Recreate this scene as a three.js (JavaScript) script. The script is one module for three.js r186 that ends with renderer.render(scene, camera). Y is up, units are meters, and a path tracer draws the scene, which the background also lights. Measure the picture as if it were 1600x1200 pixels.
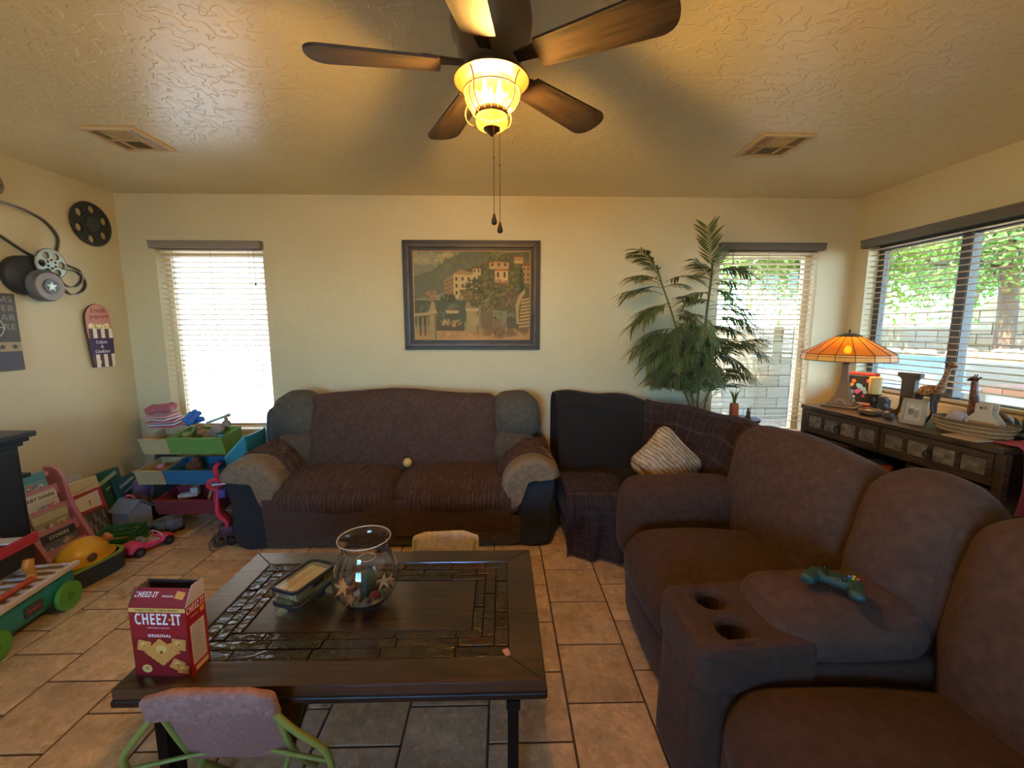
import * as THREE from 'three';
import { Sky } from 'three/addons/objects/Sky.js';
import { RoundedBoxGeometry } from 'three/addons/geometries/RoundedBoxGeometry.js';
import { mergeGeometries, mergeVertices, toCreasedNormals } from 'three/addons/utils/BufferGeometryUtils.js';

// ---------------------------------------------------------------- camera, sky, sun, exposure
const scene = new THREE.Scene();
const FOCAL = 657, camera = new THREE.PerspectiveCamera(2 * Math.atan(600 / FOCAL) * 180 / Math.PI, 4 / 3, 0.03, 200);
camera.position.set(0, 1.43, 0);
camera.rotation.order = 'YXZ';
camera.rotation.set(-Math.atan(88 / FOCAL), -Math.atan(16 / FOCAL), 0);
const renderer = new THREE.WebGLRenderer({ antialias: true });
renderer.toneMapping = THREE.LinearToneMapping;
renderer.toneMappingExposure = 1.6;
renderer.shadowMap.enabled = true;
renderer.shadowMap.type = THREE.PCFSoftShadowMap;

const SUN = new THREE.Vector3(-0.95, 2.3, 1.0).normalize();
const sky = new Sky();
sky.scale.setScalar(150);
sky.material.uniforms.turbidity.value = 3;
sky.material.uniforms.rayleigh.value = 1.2;
sky.material.uniforms.mieCoefficient.value = 0.004;
sky.material.uniforms.sunPosition.value.copy(SUN);
sky.name = 'sky';
scene.add(sky);
scene.environmentIntensity = 2.3;
const sun = new THREE.DirectionalLight(0xfff0d8, 21);
sun.name = 'sun';
sun.position.copy(SUN).multiplyScalar(40);
sun.castShadow = true;
sun.shadow.mapSize.set(4096, 4096);
Object.assign(sun.shadow.camera, { left: -18, right: 18, top: 18, bottom: -18, near: 1, far: 90 });
scene.add(sun, sun.target);

// ---------------------------------------------------------------- helpers
const rng = (seed) => () => { seed |= 0; seed = seed + 0x6D2B79F5 | 0; let t = Math.imul(seed ^ seed >>> 15, 1 | seed); t = t + Math.imul(t ^ t >>> 7, 61 | t) ^ t; return ((t ^ t >>> 14) >>> 0) / 4294967296; };
const R0 = rng(12345);
const rr = (a, b, r = R0) => a + (b - a) * r();
const hash3 = (x, y, z) => { let h = Math.imul(x, 374761393) ^ Math.imul(y, 668265263) ^ Math.imul(z, 1274126177); h = Math.imul(h ^ h >>> 13, 1274126177); return ((h ^ h >>> 16) >>> 0) / 4294967296; };
const sm = (t) => t * t * (3 - 2 * t), mix = (a, b, t) => a + (b - a) * t, clamp = (x, a = 0, b = 1) => Math.min(b, Math.max(a, x));
function noise3(x, y, z, per = 0) {
  const X = Math.floor(x), Y = Math.floor(y), Z = Math.floor(z), fx = sm(x - X), fy = sm(y - Y), fz = sm(z - Z);
  const w = per ? (v) => ((v % per) + per) % per : (v) => v;
  const h = (i, j, k) => hash3(w(X + i), w(Y + j), w(Z + k));
  return mix(mix(mix(h(0, 0, 0), h(1, 0, 0), fx), mix(h(0, 1, 0), h(1, 1, 0), fx), fy), mix(mix(h(0, 0, 1), h(1, 0, 1), fx), mix(h(0, 1, 1), h(1, 1, 1), fx), fy), fz);
}
const fbm = (x, y, z, o = 4, per = 0) => { let s = 0, a = 0.5, n = 0; for (let i = 0; i < o; i++) { s += a * noise3(x, y, z + i * 7, per); n += a; a /= 2; x *= 2; y *= 2; if (per) per *= 2; } return s / n; };

const used = {};
function numbered(n) { const k = used[n] = (used[n] ?? -1) + 1; return k ? n + '_' + String(k).padStart(3, '0') : n; }
const shadowed = (m) => { m.castShadow = true; m.receiveShadow = true; return m; };
function tag(o, label, category, group) { o.userData.label = label; o.userData.category = category; if (group) o.userData.group = group; return o; }
function thing(name, label, category, [x, y, z] = [0, 0, 0], ry = 0, group) {
  const o = new THREE.Group(); o.name = numbered(name); o.position.set(x, y, z); o.rotation.y = ry;
  scene.add(tag(o, label, category, group)); return o;
}
function part(parent, name, geo, mat, label) {
  const m = shadowed(new THREE.Mesh(geo, mat)); m.name = name; if (label) m.userData.label = label; parent.add(m); return m;
}
function solo(name, label, category, geo, mat, pos, ry = 0, group) {
  const m = shadowed(new THREE.Mesh(geo, mat)); m.name = numbered(name); if (pos) m.position.set(...pos); m.rotation.y = ry;
  scene.add(tag(m, label, category, group)); return m;
}
function struct(name, geo, mat, label, category, parent = scene) {
  const m = shadowed(new THREE.Mesh(geo, mat)); m.name = parent === scene ? numbered(name) : name;
  if (parent === scene) { m.userData.kind = 'structure'; tag(m, label, category); }
  parent.add(m); return m;
}
// geometry: every shape gets uv in metres by its main axis
function boxUV(g, k = 1, du = 0, dv = 0) {
  if (!g.attributes.normal) g.computeVertexNormals();
  const p = g.attributes.position, n = g.attributes.normal, uv = new Float32Array(p.count * 2);
  for (let i = 0; i < p.count; i++) {
    const ax = Math.abs(n.getX(i)), ay = Math.abs(n.getY(i)), az = Math.abs(n.getZ(i));
    let u, v;
    if (ay >= ax && ay >= az) { u = p.getX(i); v = p.getZ(i); } else if (ax >= az) { u = p.getZ(i); v = p.getY(i); } else { u = p.getX(i); v = p.getY(i); }
    uv[2 * i] = u * k + du; uv[2 * i + 1] = v * k + dv;
  }
  g.setAttribute('uv', new THREE.BufferAttribute(uv, 2)); return g;
}
const clean = (g) => { g = g.index ? g.toNonIndexed() : g; for (const k of Object.keys(g.attributes)) if (!['position', 'normal', 'uv'].includes(k)) g.deleteAttribute(k); return g; };
const merge = (...gs) => { gs = gs.flat(); const r = mergeGeometries(gs.map(clean)); return r; };
const at = (g, x = 0, y = 0, z = 0, rx = 0, ry = 0, rz = 0, s) => {
  if (s) g.scale(...(Array.isArray(s) ? s : [s, s, s]));
  if (rx || ry || rz) g.applyMatrix4(new THREE.Matrix4().makeRotationFromEuler(new THREE.Euler(rx, ry, rz, 'YXZ')));
  return g.translate(x, y, z);
};
const box = (w, h, d, x = 0, y = 0, z = 0, bevel = 0) => boxUV((bevel ? new RoundedBoxGeometry(w, h, d, 2, Math.min(bevel, w / 2.05, h / 2.05, d / 2.05)) : new THREE.BoxGeometry(w, h, d)).translate(x, y, z));
// box by its corners
const bc = (x0, x1, y0, y1, z0, z1, bevel = 0) => box(Math.abs(x1 - x0), Math.abs(y1 - y0), Math.abs(z1 - z0), (x0 + x1) / 2, (y0 + y1) / 2, (z0 + z1) / 2, bevel);
const cyl = (r0, r1, h, x = 0, y = 0, z = 0, n = 20, open = false) => new THREE.CylinderGeometry(r1, r0, h, n, 1, open).translate(x, y, z);
const lathe = (pts, n = 32) => new THREE.LatheGeometry(pts.map(([r, y]) => new THREE.Vector2(Math.max(r, 1e-5), y)), n);
const V = (x, y, z) => new THREE.Vector3(x, y, z);
const tube = (pts, r, n = 40, k = 8, closed = false) => new THREE.TubeGeometry(new THREE.CatmullRomCurve3(pts.map((p) => Array.isArray(p) ? V(...p) : p), closed), n, r, k, closed);
function rod(a, b, r, r2 = r, k = 8) {
  const A = V(...a), B = V(...b), d = B.clone().sub(A), g = new THREE.CylinderGeometry(r2, r, d.length(), k);
  g.applyQuaternion(new THREE.Quaternion().setFromUnitVectors(V(0, 1, 0), d.clone().normalize()));
  return g.translate((A.x + B.x) / 2, (A.y + B.y) / 2, (A.z + B.z) / 2);
}
const shapeOf = (pts, holes = []) => { const s = new THREE.Shape(pts.map(([x, y]) => new THREE.Vector2(x, y))); for (const h of holes) s.holes.push(new THREE.Path(h.map(([x, y]) => new THREE.Vector2(x, y)))); return s; };
const ext = (shape, depth, bevel = 0, seg = 12) => boxUV(new THREE.ExtrudeGeometry(shape, { depth, curveSegments: seg, bevelEnabled: bevel > 0, bevelThickness: bevel, bevelSize: bevel, bevelOffset: -bevel, bevelSegments: 2, steps: 1 }));
// soft rounded block: w,h,d full size, r corner radius, fn(p, n) moves a point further
function soft(w, h, d, r, seg = 0.04, fn, pos = [0, 0, 0]) {
  const c = (x) => Math.max(4, Math.min(60, Math.round(x / seg)));
  let g = new THREE.BoxGeometry(w, h, d, c(w), c(h), c(d)); g.deleteAttribute('uv'); g.deleteAttribute('normal'); g = mergeVertices(g, 1e-5);
  const p = g.attributes.position, hx = w / 2, hy = h / 2, hz = d / 2, q = V(0, 0, 0), inner = V(0, 0, 0), n = V(0, 0, 0);
  const rx = Math.min(r, hx), ry = Math.min(r, hy), rz = Math.min(r, hz);
  for (let i = 0; i < p.count; i++) {
    q.fromBufferAttribute(p, i);
    inner.set(clamp(q.x, -hx + rx, hx - rx), clamp(q.y, -hy + ry, hy - ry), clamp(q.z, -hz + rz, hz - rz));
    n.set((q.x - inner.x) / rx, (q.y - inner.y) / ry, (q.z - inner.z) / rz);
    if (n.lengthSq() > 1e-9) n.normalize();
    q.set(inner.x + n.x * rx, inner.y + n.y * ry, inner.z + n.z * rz);
    if (fn) fn(q, n, i);
    p.setXYZ(i, q.x + pos[0], q.y + pos[1], q.z + pos[2]);
  }
  g.computeVertexNormals(); return boxUV(g);
}
// puffed cushion: faces bulge by b, plus wrinkle noise a
const puff = (w, h, d, b, a = 0, k = 14, ph = 0) => (q, n) => {
  const u = 2 * q.x / w, v = 2 * q.y / h, t = 2 * q.z / d, s = (x) => Math.max(0, 1 - x * x);
  q.x += n.x * b * s(v) * s(t); q.y += n.y * b * s(u) * s(t); q.z += n.z * b * s(u) * s(v);
  if (a) { const m = (fbm(q.x * k + ph, q.y * k, q.z * k, 3) - 0.5) * a; q.addScaledVector(n, m); }
};
function deform(g, fn) { const p = g.attributes.position, q = V(0, 0, 0); for (let i = 0; i < p.count; i++) { q.fromBufferAttribute(p, i); fn(q, i); p.setXYZ(i, q.x, q.y, q.z); } g.computeVertexNormals(); return g; }
// grid sheet from f(u,v) -> [x,y,z]; closed around u when wrap
function sheet(nu, nv, f) {
  const pos = [], uv = [], idx = [];
  for (let j = 0; j <= nv; j++) for (let i = 0; i <= nu; i++) { pos.push(...f(i / nu, j / nv)); uv.push(i / nu, j / nv); }
  for (let j = 0; j < nv; j++) for (let i = 0; i < nu; i++) { const a = j * (nu + 1) + i, b = a + 1, c = a + nu + 1, d = c + 1; idx.push(a, b, d, a, d, c); }
  const g = new THREE.BufferGeometry(); g.setAttribute('position', new THREE.Float32BufferAttribute(pos, 3)); g.setAttribute('uv', new THREE.Float32BufferAttribute(uv, 2)); g.setIndex(idx); g.computeVertexNormals(); return g;
}
// textures
function dataTex(n, fn, srgb = true, m = n) {
  const a = new Uint8Array(n * m * 4);
  for (let j = 0; j < m; j++) for (let i = 0; i < n; i++) { const c = fn(i / n, j / m, i, j), k = (j * n + i) * 4; a[k] = clamp(c[0]) * 255; a[k + 1] = clamp(c[1] ?? c[0]) * 255; a[k + 2] = clamp(c[2] ?? c[0]) * 255; a[k + 3] = 255; }
  const t = new THREE.DataTexture(a, n, m); t.magFilter = THREE.LinearFilter; t.minFilter = THREE.LinearFilter; t.wrapS = t.wrapT = THREE.RepeatWrapping; if (srgb) t.colorSpace = THREE.SRGBColorSpace; t.needsUpdate = true; return t;
}
const rep = (t, x, y = x) => { const c = t.clone(); c.repeat.set(x, y); c.needsUpdate = true; return c; };
function canvasTex(w, h, draw) {
  const c = document.createElement('canvas'); c.width = w; c.height = h; const x = c.getContext('2d'); draw(x, w, h);
  const t = new THREE.CanvasTexture(c); t.colorSpace = THREE.SRGBColorSpace; t.magFilter = THREE.LinearFilter; return t;
}
const std = (color, roughness = 0.7, more = {}) => new THREE.MeshStandardMaterial({ color, roughness, metalness: 0, ...more });
const phys = (color, roughness = 0.5, more = {}) => new THREE.MeshPhysicalMaterial({ color, roughness, ...more });
const toCanvasUV = (g, x0, x1, y0, y1) => { // planar uv from local x,y for printed faces
  const p = g.attributes.position, uv = new Float32Array(p.count * 2); for (let i = 0; i < p.count; i++) { uv[2 * i] = (p.getX(i) - x0) / (x1 - x0); uv[2 * i + 1] = (p.getY(i) - y0) / (y1 - y0); } g.setAttribute('uv', new THREE.BufferAttribute(uv, 2)); return g;
};

// shared textures
const T = {};
T.grain = dataTex(256, (u, v) => { const a = fbm(u * 8, v * 8, 0, 5, 8); return [a]; }, false);
T.weave = dataTex(128, (u, v, i, j) => { const a = 0.5 + 0.25 * Math.sin(i * Math.PI / 2) * Math.sin(j * Math.PI / 2) + 0.5 * (hash3(i, j, 3) - 0.5); return [a]; }, false);
T.cloth = dataTex(256, (u, v) => { const c = 0.86 + 0.28 * (fbm(u * 16, v * 16, 5, 4, 16) - 0.5); return [c]; });
T.woodc = dataTex(512, (u, v) => { const g = fbm(u * 4, v * 48, 2, 4, 4 * 12), s = fbm(u * 2, v * 6, 9, 3, 2 * 3); const c = 0.62 + 0.55 * (g - 0.5) + 0.35 * (s - 0.5); return [c, c, c]; });
T.woodc.wrapS = T.woodc.wrapT = THREE.MirroredRepeatWrapping;
const fabric = (color, rough = 0.95, k = 1, bump = 0.0006, more = {}) => phys(color, rough, { map: rep(T.cloth, 3 * k), bumpMap: rep(T.weave, 12 * k), bumpScale: bump, sheen: 0.35, sheenRoughness: 0.6, sheenColor: new THREE.Color(color).lerp(new THREE.Color(0xffffff), 0.3), ...more });
const wood = (color, rough = 0.5, k = 1, more = {}) => std(color, rough, { map: rep(T.woodc, k, k), bumpMap: rep(T.woodc, k, k), bumpScale: 0.0006, ...more });
// ---------------------------------------------------------------- room shell
const XL = -2.94, XR = 2.83, ZB = -3.42, ZF = 2.9, HC = 2.44, WT = 0.16;
const wallBump = dataTex(512, (u, v) => { const a = fbm(u * 24, v * 24, 1, 3, 24); const r = Math.max(0, a - 0.45) * 2.2; return [0.35 + 0.5 * r + 0.08 * fbm(u * 96, v * 96, 4, 2, 96)]; }, false);
const wallCol = dataTex(256, (u, v) => { const a = 1 + 0.05 * (fbm(u * 6, v * 6, 3, 5, 6) - 0.5); return [0.80 * a, 0.745 * a, 0.6 * a]; });
const ceilCol = dataTex(256, (u, v) => { const a = 1 + 0.05 * (fbm(u * 6, v * 6, 13, 5, 6) - 0.5); return [0.89 * a, 0.83 * a, 0.67 * a]; });
const ceilBump = dataTex(1024, (u, v) => {  // skip-trowel plaster: thin raised flakes with torn edges
  const w1 = fbm(u * 10, v * 10, 21, 3, 10) - 0.5, w2 = fbm(u * 10 + 3, v * 10, 27, 3, 10) - 0.5;
  const a = fbm(u * 26 + w1 * 2.2, v * 26 + w2 * 2.2, 31, 3, 0), e = sm(clamp((a - 0.49) / 0.05));
  return [0.25 + 0.55 * e + 0.2 * fbm(u * 60, v * 60, 41, 2, 60)];
}, false);
ceilBump.wrapS = ceilBump.wrapT = THREE.MirroredRepeatWrapping;
const M = {};
M.wall = std(0xffffff, 0.62, { map: rep(wallCol, 0.5), bumpMap: rep(wallBump, 1.1), bumpScale: 0.0022 });
M.ceil = std(0xffffff, 0.32, { map: rep(ceilCol, 0.5), bumpMap: rep(ceilBump, 1.05), bumpScale: 0.0028 });
M.grout = std(0x5a4632, 0.95, { bumpMap: rep(T.grain, 6), bumpScale: 0.001 });

// wall with rectangular openings: u along the wall, y up, thickness outwards
function wallWithHoles(L0, L1, y0, y1, holes) {
  const s = shapeOf([[L0, y0], [L1, y0], [L1, y1], [L0, y1]], holes.map(([a, b, c, d]) => [[a, c], [a, d], [b, d], [b, c]]));
  return new THREE.ExtrudeGeometry(s, { depth: WT, bevelEnabled: false });
}
const WIN_L = [-2.675, -1.855, 0.585, 2.045], WIN_R = [1.745, 2.548, 0.515, 2.06], WIN_S = [-3.28, -1.46, 0.93, 2.06];
struct('wall_back', boxUV(wallWithHoles(XL - WT, XR + WT, -0.1, HC + 0.1, [WIN_L, WIN_R]).translate(0, 0, ZB - WT)), M.wall, 'cream textured back wall with two tall windows', 'wall');
{ const g = wallWithHoles(ZB, ZF, -0.1, HC + 0.1, [WIN_S]); // shape x = world z
  g.applyMatrix4(new THREE.Matrix4().makeBasis(V(0, 0, 1), V(0, 1, 0), V(1, 0, 0))); g.index ?? 0;
  const p = g.attributes.position; for (let i = 0; i < p.count; i += 3) { for (const a of ['position', 'normal']) { const t = g.attributes[a], x = [t.getX(i), t.getY(i), t.getZ(i)]; t.setXYZ(i, t.getX(i + 1), t.getY(i + 1), t.getZ(i + 1)); t.setXYZ(i + 1, ...x); } }
  g.computeVertexNormals();
  struct('wall_right', boxUV(g.translate(XR, 0, 0)), M.wall, 'cream textured wall with the wide window above the dark sideboard', 'wall'); }
struct('wall_left', bc(XL - WT, XL, -0.1, HC + 0.1, ZB, ZF), M.wall, 'cream textured wall with the film reel decorations', 'wall');
const WIN_F = [-1.95, -0.35, 0.9, 2.1];
struct('wall_front', boxUV(wallWithHoles(XL - WT, XR + WT, -0.1, HC + 0.1, [WIN_F]).translate(0, 0, ZF)), M.wall, 'cream wall with one small window opposite the painting', 'wall');
const VENTS = [[-2.005, -2.475], [1.522, -2.465]], VS = 0.118;
struct('ceiling', (() => { const sq = (x, z) => [[x - VS, -z - VS], [x - VS, -z + VS], [x + VS, -z + VS], [x + VS, -z - VS]]; return boxUV(new THREE.ExtrudeGeometry(shapeOf([[XL - WT, -ZF - WT], [XR + WT, -ZF - WT], [XR + WT, -ZB + WT], [XL - WT, -ZB + WT]], VENTS.map(([x, z]) => sq(x, z))), { depth: 0.12, bevelEnabled: false }).rotateX(-Math.PI / 2).translate(0, HC, 0)); })(), M.ceil, 'cream ceiling with rough trowelled plaster texture', 'ceiling');

// floor: grout bed and square tiles in half-offset columns
const floor = struct('floor', bc(XL - 0.02, XR + 0.02, -0.1, -0.004, ZB, ZF), M.grout, 'tan square ceramic tile floor with dark grout lines', 'floor');
const tileC = dataTex(1024, (u, v) => {
  const big = fbm(u * 3, v * 3, 11, 4, 3), vein = fbm(u * 5, v * 11, 14, 4, 5 * 11), f = fbm(u * 40, v * 40, 17, 3, 40), pit = fbm(u * 70, v * 70, 19, 2, 70) > 0.7 ? 0.07 : 0;
  const c = 0.86 + 0.2 * (big - 0.5) + 0.22 * (vein - 0.5) + 0.18 * (f - 0.5) + pit;
  return [c * 1.0, c * 0.91, c * 0.77];
});
const tileB = dataTex(1024, (u, v) => { const m = fbm(u * 6, v * 6, 23, 3, 6), p = fbm(u * 30, v * 30, 29, 3, 30), q = fbm(u * 60, v * 60, 33, 2, 60); return [0.45 + 0.35 * (m - 0.5) + (p > 0.58 ? 0.25 * clamp((p - 0.58) * 10) : 0) - (q > 0.66 ? 0.35 : 0)]; }, false);
const tileR = dataTex(512, (u, v) => { const f = fbm(u * 20, v * 20, 37, 3, 20); return [0.3, 0.16 + 0.3 * f, 0]; }, false);
const tileMats = [0xf0e6d6, 0xe8ddcc, 0xf4ecdf, 0xe3d6c2, 0xede1cf].map((c) => std(c, 1.0, { map: rep(tileC, 0.9), bumpMap: rep(tileB, 0.9), bumpScale: 0.0016, roughnessMap: rep(tileR, 0.9) }));
{
  const P = 0.3008, gap = 0.008, r = rng(77), geos = [];
  for (let k = 0; k < 8; k++) geos.push(boxUV(new RoundedBoxGeometry(P - gap, 0.012, P - gap, 1, 0.003), 1, r() * 5, r() * 5));
  const rest = [];
  for (let cx = -14; cx < 12; cx++) {
    const x = 0.2485 + (cx + 0.5) * P; let a = Math.max(x - P / 2, XL), b = Math.min(x + P / 2, XR); if (b - a < 0.02) continue;
    for (let cz = -16; cz < 12; cz++) {
      const z = -2.035 + (cz + 0.5) * P + (((cx % 2) + 2) % 2 ? P / 2 : 0), c = Math.max(z - P / 2, ZB), d = Math.min(z + P / 2, ZF); if (d - c < 0.02) continue;
      const full = b - a > P - 1e-3 && d - c > P - 1e-3, y = -0.006 + rr(-0.0006, 0.0006, r);
      const seen = z > -3.1 && z < -0.95 && x > -2.75 && x < 1.0;
      if (seen && full) { const t = part(floor, 'tile', geos[Math.floor(r() * 8)], tileMats[Math.floor(r() * 5)]); t.position.set(x, y, z); if (r() < 0.5) t.rotation.y = Math.PI; }
      else rest.push(boxUV(bc(a + gap / 2, b - gap / 2, y - 0.006, y + 0.006, c + gap / 2, d - gap / 2), 1, r() * 5, r() * 5));
    }
  }
  const s = part(floor, 'tile', merge(rest), tileMats[0]); s.userData.kind = 'stuff';
}

// ---------------------------------------------------------------- windows: vinyl frames and panes
M.vinyl = std(0xcdb98f, 0.45);
M.darkframe = std(0x4a4238, 0.5);
M.glass = phys(0xffffff, 0.02, { transmission: 1, thickness: 0, ior: 1.45 });
// local frame: window centred on x, y from 0; outwards is -z
function windowUnit(name, label, w, h, frameMat, mullions, pos, ry) {
  const t = new THREE.Group(); t.name = name; t.userData.kind = 'structure'; tag(t, label, 'window'); t.position.set(...pos); t.rotation.y = ry; scene.add(t);
  const f = 0.05, z0 = -0.135, z1 = -0.085;
  part(t, 'window_frame', merge(bc(-w / 2, w / 2, 0, f, z0, z1, 0.004), bc(-w / 2, w / 2, h - f, h, z0, z1, 0.004), bc(-w / 2, -w / 2 + f, f, h - f, z0, z1, 0.004), bc(w / 2 - f, w / 2, f, h - f, z0, z1, 0.004)), frameMat);
  for (const m of mullions) part(t, 'mullion', m.v !== undefined ? bc(m.v - 0.035, m.v + 0.035, f, h - f, z0, z1 + 0.012, 0.004) : bc(-w / 2 + f, w / 2 - f, m.h - 0.03, m.h + 0.03, z0, z1 + 0.01, 0.004), frameMat);
  const vs = [-w / 2 + f, ...mullions.filter((m) => m.v !== undefined).map((m) => m.v), w / 2 - f], hs = [f, ...mullions.filter((m) => m.h !== undefined).map((m) => m.h), h - f];
  for (let i = 0; i + 1 < vs.length; i++) for (let j = 0; j + 1 < hs.length; j++) { const p = part(t, 'pane', new THREE.PlaneGeometry(vs[i + 1] - vs[i], hs[j + 1] - hs[j]).translate((vs[i] + vs[i + 1]) / 2, (hs[j] + hs[j + 1]) / 2, -0.11), M.glass); p.castShadow = false; }
  part(t, 'sill', bc(-w / 2, w / 2, -0.0, 0.018, -0.085, 0.0, 0.003), std(0xd8c9a8, 0.5));
  return t;
}
windowUnit('window_1', 'tall window behind the toy storage rack', WIN_L[1] - WIN_L[0], WIN_L[3] - WIN_L[2], M.vinyl, [], [(WIN_L[0] + WIN_L[1]) / 2, WIN_L[2], ZB], 0);
windowUnit('window_2', 'tall window behind the potted palm', WIN_R[1] - WIN_R[0], WIN_R[3] - WIN_R[2], M.vinyl, [], [(WIN_R[0] + WIN_R[1]) / 2, WIN_R[2], ZB], 0);
windowUnit('window_3', 'wide dark-framed window above the sideboard', WIN_S[1] - WIN_S[0], WIN_S[3] - WIN_S[2], M.darkframe, [{ v: -0.275 }, { v: 0.32 }], [XR, WIN_S[2], (WIN_S[0] + WIN_S[1]) / 2], -Math.PI / 2);

windowUnit('window_4', 'small window in the wall opposite the painting', WIN_F[1] - WIN_F[0], WIN_F[3] - WIN_F[2], M.vinyl, [{ v: 0 }], [(WIN_F[0] + WIN_F[1]) / 2, WIN_F[2], ZF], Math.PI);
// ---------------------------------------------------------------- blinds
M.slat = std(0xd3c6ac, 0.5);
M.slatDark = std(0xb9a684, 0.5);
M.cord = std(0x7d7568, 0.9);
function blind(label, w, top, bottom, pitch, valMat, slatMat, valW, pos, ry, opt = {}) {
  const t = thing('window_blind', label, 'blind', pos, ry), v = opt.val ?? 0.055;
  const tilt = opt.tilt ?? -0.2;
  // valance with a small crown and returns
  const prof = [[0, 0], [0.012, 0], [0.014, v * 0.7], [0.02, v * 0.82], [0.022, v], [0, v]];
  part(t, 'valance', merge(ext(shapeOf(prof.map(([a, b]) => [-a, b]).reverse()), valW).rotateY(Math.PI / 2).translate(-valW / 2, top - v, 0.036),
    bc(-valW / 2, -valW / 2 + 0.012, top - v, top, -0.005, 0.045), bc(valW / 2 - 0.012, valW / 2, top - v, top, -0.005, 0.045)), valMat);
  part(t, 'head_rail', bc(-w / 2, w / 2, top - 0.05, top - 0.01, -0.062, -0.012, 0.003), valMat);
  const slatG = boxUV(new RoundedBoxGeometry(w - 0.008, 0.004, 0.049, 1, 0.0015)); slatG.rotateX(tilt);
  const n = Math.floor((top - v - 0.015 - (bottom + 0.02)) / pitch);
  for (let i = 0; i < n; i++) { const s = part(t, 'slat', slatG, slatMat); s.position.set(0, top - v - 0.015 - i * pitch, -0.038); }
  part(t, 'bottom_rail', bc(-w / 2 + 0.004, w / 2 - 0.004, bottom, bottom + 0.016, -0.064, -0.012, 0.004), opt.railMat ?? slatMat);
  for (const cx of opt.cords ?? [-w * 0.36, 0, w * 0.36]) for (const cz of [-0.063, -0.0125]) part(t, 'ladder_cord', cyl(0.0012, 0.0012, top - v - bottom, cx + (cz < -0.03 ? 0.012 : 0), (top - v + bottom) / 2, cz, 5), M.cord);
  if (opt.pull !== undefined) { const pl = part(t, 'pull_cord', merge(cyl(0.0012, 0.0012, opt.pullLen, opt.pull, top - v - opt.pullLen / 2, 0.004, 5), lathe([[0, -0.03], [0.006, -0.026], [0.007, -0.012], [0.002, 0]], 10).translate(opt.pull, top - v - opt.pullLen, 0.004)), M.darkframe); }
  return t;
}
M.valGrey = std(0x8a8074, 0.6); M.valDark = std(0x5c5646, 0.6);
blind('white slatted blind lowered over the window behind the toys', WIN_L[1] - WIN_L[0] - 0.01, 2.088, 0.637, 0.0405, M.valGrey, M.slat, 0.84, [(WIN_L[0] + WIN_L[1]) / 2, 0, ZB], 0, { pull: 0.34, pullLen: 0.25, railMat: M.slatDark });
blind('pale slatted blind lowered over the window behind the palm', WIN_R[1] - WIN_R[0] - 0.01, 2.092, 0.545, 0.0405, M.valDark, M.slat, 0.84, [(WIN_R[0] + WIN_R[1]) / 2, 0, ZB], 0, { tilt: -0.14, pull: -0.3, pullLen: 0.3, railMat: M.slatDark });
blind('wide slatted blind over the window above the sideboard', WIN_S[1] - WIN_S[0] - 0.01, 2.095, 0.96, 0.0405, M.valDark, M.slat, 1.86, [XR, 0, (WIN_S[0] + WIN_S[1]) / 2], -Math.PI / 2, { tilt: 0.02, cords: [-0.75, -0.25, 0.3, 0.75], val: 0.062, railMat: M.slatDark });
const loaf0 = (P, z0, z1) => ext(shapeOf(P.map(([a, b]) => [a, b]).reverse()), z1 - z0, 0.01).translate(0, 0, z0).rotateY(Math.PI / 2);
// ---------------------------------------------------------------- outside: yard, block walls, trees, patio, neighbours
const yardC = dataTex(256, (u, v) => { const a = fbm(u * 30, v * 30, 51, 4, 30), b = hash3(Math.floor(u * 256), Math.floor(v * 256), 5); const c = 0.62 + 0.3 * (a - 0.5) + 0.12 * (b - 0.5); return [c, c * 0.9, c * 0.76]; });
solo('yard_ground', 'pale gravel yard seen through the blinds', 'ground', bc(-14, 22, -0.4, -0.2, -22, 16), std(0xffffff, 0.95, { map: rep(yardC, 0.5), bumpMap: rep(T.grain, 3), bumpScale: 0.01 })).userData.kind = 'structure';
solo('patio_slab', 'light concrete patio slab beside the house', 'patio', bc(XR + WT, 6.4, -0.3, -0.06, -4.6, 4), std(0xc4ae8c, 0.85, { map: rep(yardC, 0.3) })).userData.kind = 'structure';
M.block = [0xa8967a, 0xa08d70, 0xaf9d82, 0x988568].map((c) => std(c, 0.92, { bumpMap: rep(T.grain, 4), bumpScale: 0.004 }));
function blockWall(label, len, courses, pos, ry) {
  const t = thing('block_wall', label, 'wall', pos, ry), bw = 0.41, bh = 0.205, g = box(bw - 0.012, bh - 0.012, 0.2, 0, bh / 2, 0, 0.006), r = rng(Math.round(len * 100));
  part(t, 'mortar_core', bc(-len / 2, len / 2, 0, courses * bh, -0.08, 0.08), std(0x7d6c54, 0.95));
  for (let j = 0; j < courses; j++) for (let i = 0; i < len / bw; i++) { const b = part(t, 'block', g, M.block[Math.floor(r() * 4)]); b.position.set(-len / 2 + (i + 0.5) * bw + (j % 2 ? bw / 2 : 0), j * bh, 0); }
  part(t, 'wall_cap', bc(-len / 2, len / 2 + 0.2, courses * bh, courses * bh + 0.06, -0.13, 0.13, 0.01), M.block[0]);
  return t;
}
blockWall('tan concrete block yard wall beyond the patio', 12, 9, [8.6, -0.12, -6.2], -Math.PI / 2 + 0.12);
blockWall('tan concrete block yard wall behind the house, seen past the palm', 11, 8, [4.2, -0.25, -7.6], 0.0);
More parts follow.
